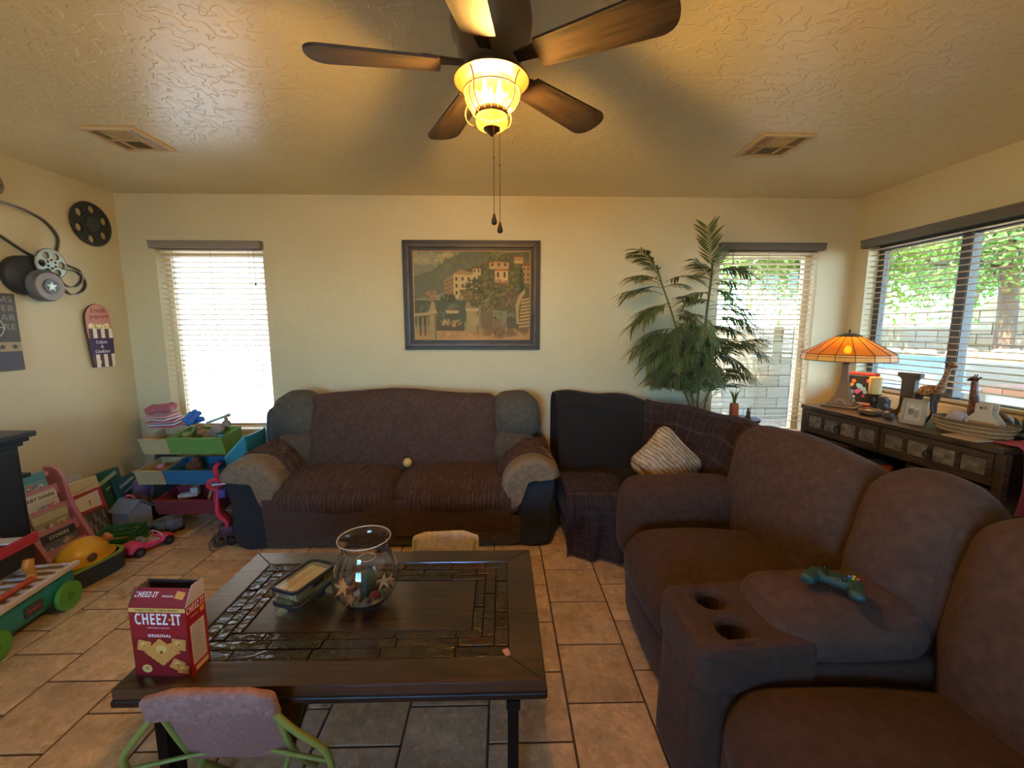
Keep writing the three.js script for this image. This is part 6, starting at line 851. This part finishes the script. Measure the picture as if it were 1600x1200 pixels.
// ---------------------------------------------------------------- dollhouse and neighbours on the floor
{ const t = thing('dollhouse', 'grey blue toy house with red roof handle standing by the game boxes', 'toy house', [-2.625, 0, -2.9], -0.25), w = std(0x8a9aa8, 0.5), ro = std(0x71838f, 0.5); t.scale.setScalar(0.82);
  part(t, 'walls', ext(shapeOf([[-0.09, 0.03], [0.09, 0.03], [0.09, 0.19], [0, 0.27], [-0.09, 0.19]]), 0.19, 0.004).rotateY(Math.PI / 2).translate(-0.095, 0, 0), w); part(t, 'floor_base', bc(-0.11, 0.11, 0, 0.03, -0.1, 0.1, 0.006), std(0x7a8893, 0.5));
  for (const s of [-1, 1]) { const g = bc(-0.115, 0.115, 0, 0.01, 0, 0.135, 0.003); g.rotateX(0.72); if (s < 0) g.rotateY(Math.PI); part(t, 'roof_panel', g.translate(0, 0.278, 0), ro); }
  part(t, 'handle', tube([[-0.05, 0.275, 0], [-0.04, 0.305, 0], [0.04, 0.305, 0], [0.05, 0.275, 0]], 0.01, 20, 8), std(0xb4474a, 0.45), 'red handle');
  for (const [x, y] of [[-0.03, 0.14], [0.03, 0.14]]) part(t, 'window', bc(x - 0.014, x + 0.014, y - 0.02, y + 0.02, 0.087, 0.096).rotateY(Math.PI / 2), std(0x1e2226, 0.4)); part(t, 'door', bc(-0.03, 0.02, 0.03, 0.12, 0.091, 0.097), std(0x9db0bd, 0.5)); }
{ const t = thing('purple_ball_chair', 'dull purple rounded toy behind the toy house', 'toy', [-2.685, 0, -3.08]); part(t, 'dome', soft(0.11, 0.32, 0.12, 0.05, 0.02, puff(0.11, 0.32, 0.12, 0.008), [0, 0.16, 0]), std(0x6a5568, 0.5)); part(t, 'opening', soft(0.06, 0.12, 0.02, 0.01, 0.02, null, [0, 0.16, 0.062]), std(0x4a3c4a, 0.5)); }
{ const t = thing('toy_truck', 'grey plastic toy truck lying in front of the toy house', 'toy truck', [-2.37, 0, -2.87], -0.3), m = std(0x6f7a80, 0.55); t.scale.setScalar(0.78); part(t, 'truck_bed', merge(bc(-0.1, 0.06, 0.04, 0.06, -0.06, 0.06, 0.004), bc(-0.1, 0.06, 0.06, 0.11, -0.06, -0.05, 0.003), bc(-0.1, 0.06, 0.06, 0.11, 0.05, 0.06, 0.003), bc(-0.1, -0.09, 0.06, 0.11, -0.06, 0.06, 0.003)), m); part(t, 'cab', soft(0.08, 0.1, 0.11, 0.02, 0.02, null, [0.1, 0.09, 0]), std(0x5d6a72, 0.5)); for (const x of [-0.07, 0.09]) for (const z of [-0.06, 0.06]) part(t, 'wheel', cyl(0.034, 0.034, 0.022, 0, 0, 0, 20).rotateX(Math.PI / 2).translate(x, 0.034, z), std(0x22262a, 0.7)); }
{ const t = thing('toy_pan', 'small tan toy bowl with red trim inside the green crate', 'toy', [-2.525, 0.012, -2.69]); part(t, 'bowl', lathe([[0.001, 0], [0.04, 0], [0.055, 0.03], [0.06, 0.045], [0.052, 0.045], [0.04, 0.012], [0.001, 0.01]], 24), std(0xb08a6a, 0.6)); part(t, 'red_rim', new THREE.TorusGeometry(0.057, 0.005, 8, 30).rotateX(Math.PI / 2).translate(0, 0.046, 0), std(0xb5523f, 0.5)); }
{ // green slatted crate
  const t = thing('toy_crate', 'dark green slatted plastic crate on the floor by the toy house', 'crate', [-2.525, 0, -2.69], 0.3), m = std(0x2f7a52, 0.45), w = 0.105, d = 0.075; part(t, 'crate_floor', bc(-w, w, 0, 0.01, -d, d), m);
  for (let k = 0; k < 3; k++) for (const s of [-1, 1]) { part(t, 'slat', bc(-w, w, 0.014 + k * 0.036, 0.04 + k * 0.036, s * d - 0.004, s * d + 0.004, 0.002), m); part(t, 'slat', bc(s * w - 0.004, s * w + 0.004, 0.014 + k * 0.036, 0.04 + k * 0.036, -d, d, 0.002), m); } for (const a of [-w, w]) for (const b of [-d, d]) part(t, 'corner_post', bc(a - 0.007, a + 0.007, 0, 0.118, b - 0.007, b + 0.007, 0.003), m); }
function toyCar(label, pos, ry, scale = 1, tipped = false) {
  const t = thing('toy_car', label, 'toy car', pos, ry), m = std(0xd8487a, 0.3), bl = std(0x1d1b20, 0.6); t.scale.setScalar(scale);
  const g = soft(0.27, 0.055, 0.115, 0.025, 0.012, (q) => { if (q.y > 0) { q.y += 0.014 * Math.cos(q.x * 14 + 1.2) - (Math.abs(q.x) < 0.055 ? 0.018 : 0); } q.z *= 1 - 0.25 * Math.max(0, Math.abs(q.x) / 0.135) ** 3; });
  part(t, 'car_body', g.translate(0, 0.05, 0), m); part(t, 'cockpit', bc(-0.05, 0.045, 0.05, 0.066, -0.04, 0.04, 0.004), std(0xb9a9a6, 0.6)); part(t, 'windscreen', tube([[0.06, 0.07, -0.045], [0.045, 0.1, -0.035], [0.045, 0.1, 0.035], [0.06, 0.07, 0.045]], 0.004, 24, 6), std(0xd6d0cf, 0.3)); part(t, 'seat', soft(0.03, 0.045, 0.07, 0.012, 0.012, null, [-0.04, 0.08, 0]), std(0x8f8a86, 0.6));
  for (const x of [-0.085, 0.085]) for (const z of [-0.054, 0.054]) { const w = part(t, 'wheel', cyl(0.03, 0.03, 0.02, 0, 0, 0, 24).rotateX(Math.PI / 2).translate(x, 0.03, z), bl); part(w, 'hub_cap', cyl(0.014, 0.014, 0.022, 0, 0, 0, 16).rotateX(Math.PI / 2).translate(x, 0.03, z), std(0x4a464d, 0.4)); }
  return t;
}
toyCar('pink convertible toy car on the open floor tiles', [-2.3, 0, -2.63], 1.25);
toyCar('pink toy car with black wheels parked against the book rack', [-2.575, 0, -2.43], 1.5, 0.95);
// ---------------------------------------------------------------- dark tray with helmet
{ const t = thing('toy_tray', 'dark blue plastic tray with green lining holding the yellow helmet', 'tray', [-2.4, 0, -2.31], 1.4), o = std(0x2a3a4c, 0.5), g2 = std(0x7d9a4a, 0.55);
  const oval = (a, b, n = 44) => Array.from({ length: n }, (_, k) => { const q = k / n * 6.28318, c = Math.cos(q), s = Math.sin(q); return [a * Math.sign(c) * Math.abs(c) ** 0.6, b * Math.sign(s) * Math.abs(s) ** 0.6]; });
  part(t, 'outer_wall', ext(shapeOf(oval(0.18, 0.105), [oval(0.168, 0.093).reverse()]), 0.1, 0.003).rotateX(-Math.PI / 2), o); part(t, 'tray_floor', ext(shapeOf(oval(0.175, 0.1)), 0.006).rotateX(-Math.PI / 2), o); part(t, 'green_rim', ext(shapeOf(oval(0.183, 0.108), [oval(0.164, 0.089).reverse()]), 0.008, 0.003).rotateX(-Math.PI / 2).translate(0, 0.1, 0), g2, 'olive green rim'); part(t, 'lining', ext(shapeOf(oval(0.164, 0.089)), 0.03).rotateX(-Math.PI / 2).translate(0, 0.03, 0), g2); }
{ const t = thing('toy_helmet', 'yellow construction toy helmet lying in the dark tray', 'helmet', [-2.4, 0.114, -2.31], 1.4), m = std(0xd9a32c, 0.3); const g = new THREE.SphereGeometry(0.115, 36, 18, 0, 6.2832, 0, Math.PI / 2); g.scale(1.15, 1.05, 0.85); part(t, 'dome', deform(g, (q) => { q.y += 0.008 * Math.exp(-((q.z) ** 2) / 0.0006) + 0.005 * Math.exp(-((Math.abs(q.z) - 0.045) ** 2) / 0.0002); }), m); part(t, 'brim', ext(shapeOf(Array.from({ length: 40 }, (_, k) => { const a = k / 40 * 6.28318, b = Math.cos(a) > 0 ? 1.35 : 1.18; return [0.118 * b * Math.cos(a), 0.105 * Math.sin(a)]; }), [Array.from({ length: 36 }, (_, k) => [0.125 * Math.cos(-k / 36 * 6.28318), 0.088 * Math.sin(-k / 36 * 6.28318)])]), 0.005, 0.002).rotateX(-Math.PI / 2), m); const l = new THREE.SphereGeometry(0.024, 16, 10); l.scale(1, 1, 0.5); part(t, 'badge', l.translate(-0.02, 0.035, 0.098), std(0x5a5048, 0.5)); part(t, 'lamp_cup', lathe([[0.001, 0], [0.02, 0], [0.028, 0.03], [0.024, 0.03], [0.001, 0.008]], 20).rotateZ(-1.1).translate(0.12, 0.06, 0), std(0xc07a3a, 0.5)); }
{ const t = thing('silver_toy_shoe', 'silver white toy shoe lying behind the yellow helmet', 'toy shoe', [-2.57, 0, -2.2], 1.5); part(t, 'shoe_body', soft(0.13, 0.06, 0.06, 0.025, 0.012, (q) => { if (q.x > 0 && q.y > 0) q.y *= 0.6; }, [0, 0.036, 0]), std(0xb9b4b8, 0.35)); part(t, 'sole', bc(-0.066, 0.068, 0, 0.012, -0.032, 0.032, 0.005), std(0xc96a92, 0.5)); }
// ---------------------------------------------------------------- teal ride cart with ladder deck; red tray
{ const t = thing('toy_fire_cart', 'teal toy cart with white ladder deck and green wheels', 'toy cart', [-2.33, 0, -1.83], Math.PI / 2 + 0.14), te = std(0x2f8f8c, 0.4), wh = std(0xd3cabb, 0.5), gr = std(0x5fa83e, 0.45), L = 0.3, D = 0.13;
  part(t, 'cart_body', soft(2 * L - 0.02, 0.13, 2 * D - 0.04, 0.02, 0.03, (q) => { q.x *= 1 - 0.25 * clamp(-q.y * 6); }, [0, 0.115, 0]), te); part(t, 'badge', bc(-0.02, 0.07, 0.085, 0.135, D - 0.021, D - 0.012, 0.003).translate(0.02, 0, 0), std(0x4a3f44, 0.5), 'dark badge with a red scrawl');
  part(t, 'badge_print', toCanvasUV(bc(0.005, 0.085, 0.092, 0.128, D - 0.0118, D - 0.0108), 0.005, 0.085, 0.092, 0.128), std(0xffffff, 0.5, { map: canvasTex(160, 72, (c, W, H) => { c.fillStyle = '#4a3f44'; c.fillRect(0, 0, W, H); c.strokeStyle = '#c9504a'; c.lineWidth = 9; c.beginPath(); c.moveTo(14, 46); for (let k = 1; k < 9; k++) c.lineTo(14 + k * 16, k % 2 ? 24 : 48); c.stroke(); }) }));
  for (const z of [-D + 0.012, D - 0.012]) part(t, 'deck_rail', bc(-L, L, 0.185, 0.21, z - 0.012, z + 0.012, 0.004), wh); for (let k = 0; k <= 10; k++) part(t, 'deck_rung', bc(-0.008, 0.008, 0.188, 0.2, -D + 0.02, D - 0.02, 0.003).translate(-L + 0.01 + k * (2 * L - 0.02) / 10, 0, 0), wh);
  part(t, 'deck_floor', bc(-L + 0.01, L - 0.01, 0.178, 0.186, -D + 0.015, D - 0.015), std(0x9c8f7c, 0.6));
  for (const x of [-0.17, 0.2]) for (const z of [-D, D]) { const w = part(t, 'wheel', cyl(0.07, 0.07, 0.02, 0, 0, 0, 36).rotateX(Math.PI / 2).translate(x, 0.07, z + Math.sign(z) * 0.006), gr); part(w, 'hub_cap', cyl(0.022, 0.022, 0.024, 0, 0, 0, 20).rotateX(Math.PI / 2).translate(x, 0.07, z + Math.sign(z) * 0.006), std(0x4f9434, 0.4)); }
  part(t, 'orange_post', limbG([[0.16, 0.19, 0.02], [0.165, 0.23, 0.02], [0.155, 0.26, 0.02], [0.165, 0.3, 0.02]], [0.022, 0.018, 0.023, 0.02], 20, 12), std(0xd08a2e, 0.45), 'orange yellow knobbed post'); part(t, 'red_inner_slide', tube([[-0.28, 0.215, 0.06], [-0.1, 0.215, 0.06], [0.12, 0.22, 0.06]], 0.014, 20, 8), std(0xc0523a, 0.45)); }
{ const t = thing('red_toy_sled', 'red and white curved toy slide resting over the teal cart', 'toy slide', [-2.49, 0.322, -1.87], Math.PI / 2 + 0.14), rd = std(0xc23f47, 0.35), wh = std(0xd9d0c6, 0.45);
  part(t, 'slide_bed', sheet(8, 30, (u, v) => { const x = mix(-0.3, 0.26, v), z = mix(-0.085, 0.085, u); return [x, 0.012 + 0.03 * Math.abs(2 * u - 1) ** 4 + 0.012 * Math.sin(v * 3), z]; }), rd); for (const s of [-1, 1]) part(t, 'side_wall', bc(-0.3, 0.26, 0.0, 0.055, s * 0.09 - 0.006, s * 0.09 + 0.006, 0.004), rd); part(t, 'under_box', bc(-0.3, 0.24, -0.1, 0.0, -0.08, 0.08, 0.006), std(0x2b2f33, 0.5)); for (let k = 0; k < 4; k++) part(t, 'white_step', bc(-0.035, 0.035, 0.03, 0.04, -0.06, 0.06, 0.004).translate(-0.24 + k * 0.145, 0, 0), wh); }
// ---------------------------------------------------------------- toy storage rack in front of the window
{ const t = thing('toy_storage_rack', 'dark toy storage rack holding coloured bins below the window', 'shelf', [-2.28, 0, -3.17]), m = std(0x3d4247, 0.6), W = 0.315; for (const s of [-1, 1]) part(t, 'side_frame', ext(shapeOf([[-0.14, 0], [0.16, 0], [0.16, 0.1], [0.02, 0.6], [-0.14, 0.6]]), 0.016, 0.002).rotateY(-Math.PI / 2).translate(s * W + 0.008, 0, 0), m); for (const [y, z] of [[0.075, 0.12], [0.2, -0.12], [0.305, 0.09], [0.39, -0.125], [0.495, 0.03], [0.575, -0.128]]) part(t, 'rail', rod([-W, y, z], [W, y, z], 0.008), std(0x8a8f94, 0.4)); }
function bin(label, x, y, z, w, c, h = 0.13, d = 0.22) { const t = thing('toy_bin', label, 'bin', [x, y, z], 0); t.rotation.x = 0.1; const m = std(c, 0.45), q = 0.005; part(t, 'bin_floor', bc(-w / 2, w / 2, 0, q, -d / 2, d / 2), m); part(t, 'bin_front', bc(-w / 2 - 0.008, w / 2 + 0.008, 0, h * 0.9, -q, 0, 0.002).rotateX(0.18).translate(0, 0, d / 2), m); part(t, 'bin_back', bc(-w / 2, w / 2, 0, h, -d / 2, -d / 2 + q), m); for (const s of [-1, 1]) part(t, 'bin_side', ext(shapeOf([[-d / 2, 0], [d / 2, 0], [d / 2 + 0.018, h * 0.9], [-d / 2, h]]), q).rotateY(-Math.PI / 2).translate(s * w / 2 + q / 2, 0, 0), m); part(t, 'bin_lip', bc(-w / 2 - 0.01, w / 2 + 0.01, h * 0.88, h * 0.88 + 0.01, d / 2 + 0.008, d / 2 + 0.03, 0.003), m); return t; }
bin('beige toy bin on the top row of the rack', -2.485, 0.535, -3.11, 0.18, 0xbfae7e); bin('green toy bin on the top row of the rack', -2.185, 0.535, -3.1, 0.37, 0x6f9a4a, 0.14);
bin('beige toy bin on the second row of the rack', -2.485, 0.335, -3.04, 0.18, 0xb9a878, 0.12); bin('blue toy bin on the second row of the rack', -2.185, 0.335, -3.04, 0.37, 0x2f6f96, 0.12); bin('dark red toy bin on the bottom row of the rack', -2.27, 0.1, -3.05, 0.42, 0x8a3c40, 0.13, 0.2);
// big teal tub on the right end of the rack
{ const t = thing('teal_toy_tub', 'sloping teal toy tub between the toy rack and the loveseat arm', 'tub', [-1.862, 0, -3.03]), m = std(0x2a7f90, 0.4), P = [[-0.06, 0], [0.05, 0], [0.068, 0.68], [-0.08, 0.52]];
  for (const z of [-0.13, 0.118]) part(t, 'tub_wall', ext(shapeOf(P), 0.01, 0.002).translate(0, 0, z), m); part(t, 'tub_floor', bc(-0.06, 0.05, 0, 0.01, -0.12, 0.118), m); part(t, 'tub_end', bc(-0.005, 0.005, 0, 0.675, -0.12, 0.118).rotateZ(-0.026).translate(0.05, 0, 0), m); part(t, 'tub_end', bc(-0.005, 0.005, 0, 0.52, -0.12, 0.118).rotateZ(0.038).translate(-0.06, 0, 0), m);
  for (const z of [-0.125, 0.123]) part(t, 'tub_rim', rod([-0.082, 0.522, z], [0.07, 0.683, z], 0.008), std(0x55b3c4, 0.4), 'light blue rim'); }
solo('red_plush', 'bright red soft toy lying in the teal tub', 'soft toy', soft(0.085, 0.085, 0.1, 0.04, 0.01, (q, n) => q.addScaledVector(n, 0.03 * (fbm(q.x * 20, q.y * 20, q.z * 20, 2) - 0.5))), fabric(0xc22f2c, 0.9, 3), [-1.867, 0.56, -3.03], 0.0);
// loose toys heaped on the top bins
{ const r = rng(77), put = (name, label, cat, geo, m, p, rot) => { const o = solo(name, label, cat, geo, m, p); o.rotation.set(...rot); return o; };
  const mags = [0xd9a7ae, 0xe3d9dd, 0xc98a96, 0xb9c1d0, 0xd27f8e]; ['topmost pink magazine on the heap above the beige bins', 'white magazine under the pink one on the toy heap', 'rose magazine in the middle of the toy heap', 'pale blue magazine near the bottom of the toy heap', 'deep pink magazine at the bottom of the toy heap'].forEach((l, k) => put('magazine', l, 'magazine', box(0.19, 0.009, 0.14, 0, 0, 0, 0.002), std(mags[k], 0.4), [-2.52 + 0.012 * k, 0.79 - k * 0.019, -3.12], [0.1, rr(-0.35, 0.35, r), 0.03]));
  put('blue_bow_toy', 'bright blue ruffled bow toy on top of the green bin', 'toy', merge(Array.from({ length: 9 }, (_, k) => { const g = soft(0.09, 0.035, 0.022, 0.011, 0.01); g.rotateZ(k * 0.7); g.rotateY(k * 1.3); return g.translate(0.03 * Math.cos(k * 2.4), 0.02 * Math.sin(k), 0.03 * Math.sin(k * 2.4)); })), std(0x2f6fc0, 0.5), [-2.28, 0.765, -3.1], [0, 0, 0]);
  put('plush_rabbit', 'grey and white small plush animal on top of the green bin', 'soft toy', merge(soft(0.09, 0.07, 0.07, 0.034, 0.012), soft(0.055, 0.05, 0.05, 0.024, 0.01, null, [0.055, 0.035, 0]), limbG([[0.06, 0.05, 0.012], [0.05, 0.09, 0.02]], [0.008, 0.01, 0.004], 8, 8), limbG([[0.06, 0.05, -0.012], [0.05, 0.09, -0.02]], [0.008, 0.01, 0.004], 8, 8)), fabric(0xb3a89c, 0.95, 4), [-2.1, 0.69, -3.09], [0, 0.4, 0]);
  put('tan_plush', 'small tan plush toy beside the grey one on the green bin', 'soft toy', merge(soft(0.06, 0.05, 0.05, 0.024, 0.01), soft(0.04, 0.04, 0.04, 0.019, 0.01, null, [0, 0.04, 0.01])), fabric(0xb98a5e, 0.95, 4), [-2.2, 0.675, -3.06], [0, 0, 0]);
  put('light_blue_stick', 'light blue and white toy baton sticking out of the green bin', 'toy', merge(rod([-0.07, 0, 0], [0.07, 0.05, 0], 0.01), rod([0.07, 0.05, 0], [0.09, 0.057, 0], 0.014)), std(0x9cc4d4, 0.4), [-2.15, 0.72, -3.165], [0, 0.2, 0]);
  put('pink_doll_dress', 'rose pink folded doll dress hanging over the beige top bin', 'doll clothes', deform(soft(0.16, 0.05, 0.13, 0.022, 0.012, (q, n) => q.addScaledVector(n, 0.03 * (fbm(q.x * 18, q.y * 18, q.z * 18, 3) - 0.5))), () => 0), fabric(0xb96a78, 0.9, 3), [-2.52, 0.838, -3.12], [0.1, 0.3, 0.03]);
  const lump = (w, h, d, k) => soft(w, h, d, Math.min(w, h, d) * 0.42, 0.012, (q, n) => q.addScaledVector(n, 0.03 * (fbm(q.x * 22 + k, q.y * 22, q.z * 22, 3) - 0.5)));
  put('green_plush', 'olive green plush toy at the end of the green bin', 'soft toy', merge(lump(0.08, 0.09, 0.08, 3), limbG([[0.03, 0.03, 0], [0.06, 0.06, 0.02], [0.07, 0.09, 0.02]], [0.014, 0.012, 0.006], 10, 8)), fabric(0x8a9a5c, 0.95, 4), [-2.325, 0.625, -3.09], [0, 0.3, 0]);
  put('cream_plush', 'cream plush animal lying along the back of the green bin', 'soft toy', merge(lump(0.11, 0.085, 0.075, 9), lump(0.05, 0.05, 0.05, 11).translate(0.06, 0.045, 0)), fabric(0xd6cbb6, 0.95, 4), [-2.2, 0.625, -3.15], [0, 0.2, 0]);
  put('turquoise_toy', 'turquoise plastic toy piece in the green bin', 'toy', merge(box(0.07, 0.07, 0.06, 0, 0, 0, 0.015), cyl(0.02, 0.02, 0.03, 0, 0.05, 0, 16)), std(0x3d9aa8, 0.4), [-2.045, 0.595, -3.03], [0, 0.1, 0]);
  put('brown_bear', 'brown plush bear half sunk in the blue bin', 'soft toy', merge(lump(0.1, 0.1, 0.09, 15), lump(0.06, 0.06, 0.06, 17).translate(0.02, 0.065, 0.02)), fabric(0x6f4f3a, 0.95, 4), [-2.26, 0.408, -3.04], [0, 0.3, 0]);
  put('navy_toy', 'navy blue round toy in the blue bin', 'toy', lathe([[0.001, -0.05], [0.03, -0.046], [0.052, -0.02], [0.052, 0.02], [0.03, 0.046], [0.001, 0.05]], 24), std(0x2b3f66, 0.4), [-2.1, 0.4, -3.04], [0.3, 0, 0.2]);
  put('pink_toy_cup', 'pink plastic toy cup in the beige second row bin', 'toy', lathe([[0.001, -0.04], [0.028, -0.04], [0.036, 0.045], [0.031, 0.045], [0.025, -0.034], [0.001, -0.034]], 24), std(0xb87f86, 0.45), [-2.49, 0.39, -3.04], [0.2, 0, 0.3]);
  put('white_toy_blocks', 'white and black toy piece lying in the dark red bin', 'toy', merge(box(0.13, 0.03, 0.05, 0, 0, 0, 0.004), box(0.05, 0.05, 0.04, 0.05, 0.03, 0, 0.004)), std(0xcfcabd, 0.5), [-2.33, 0.2, -3.05], [0.1, 0.2, 0.1]);
  put('yellow_ruler_toy', 'pale yellow flat toy stick leaning in the dark red bin', 'toy', box(0.02, 0.13, 0.008, 0, 0.05, 0, 0.002), std(0xcdb67e, 0.5), [-2.18, 0.17, -3.04], [-0.1, 0, -0.3]); }
// ---------------------------------------------------------------- pink doll stroller beside the loveseat
{ const t = thing('doll_stroller', 'pink red doll stroller folded beside the loveseat arm', 'doll stroller', [-1.865, 0, -2.69], 0.3), p = std(0xc7344f, 0.35), k = std(0x2f2a2c, 0.6);
  part(t, 'canopy_hoop', new THREE.TorusGeometry(0.035, 0.013, 10, 26).rotateX(0.3).translate(-0.01, 0.42, 0.02), p); part(t, 'push_bar', rod([-0.02, 0.42, 0.03], [0.08, 0.425, 0.03], 0.007), std(0xe0c9c4, 0.4)); part(t, 'handle_grip', limbG([[-0.01, 0.44, -0.04], [-0.02, 0.5, -0.05], [0.0, 0.54, -0.05]], [0.012, 0.016, 0.01], 14, 10), p);
  for (const s of [-1, 1]) part(t, 'frame_tube', tube([[0.01, 0.4, s * 0.02], [-0.015 + 0.015 * s, 0.33, s * 0.03], [0.0, 0.22, s * 0.035], [0.045, 0.15, s * 0.03], [0.02, 0.08, s * 0.03]], 0.014, 40, 10), p); part(t, 'purple_joint', soft(0.05, 0.06, 0.05, 0.015, 0.01, null, [0.035, 0.36, 0.03]), std(0x5a3c86, 0.4));
  for (const [x, z] of [[0.0, 0.05], [0.0, -0.05], [0.06, 0.04], [0.06, -0.05]]) part(t, 'wheel', merge(new THREE.TorusGeometry(0.034, 0.01, 10, 28).translate(x, 0.044, z), cyl(0.012, 0.012, 0.016, 0, 0, 0, 14).rotateX(Math.PI / 2).translate(x, 0.044, z)), k); part(t, 'axle', rod([0.03, 0.06, -0.05], [0.03, 0.06, 0.05], 0.006), std(0x9a9296, 0.4)); part(t, 'basket', soft(0.09, 0.06, 0.09, 0.02, 0.015, null, [0.035, 0.105, 0]), std(0x4a3a42, 0.7)); part(t, 'strap', tube([[-0.02, 0.1, 0.06], [-0.05, 0.05, 0.08], [-0.045, 0.01, 0.09], [-0.02, 0.008, 0.1]], 0.005, 24, 6), std(0x5b4238, 0.8)); }
renderer.render(scene, camera);
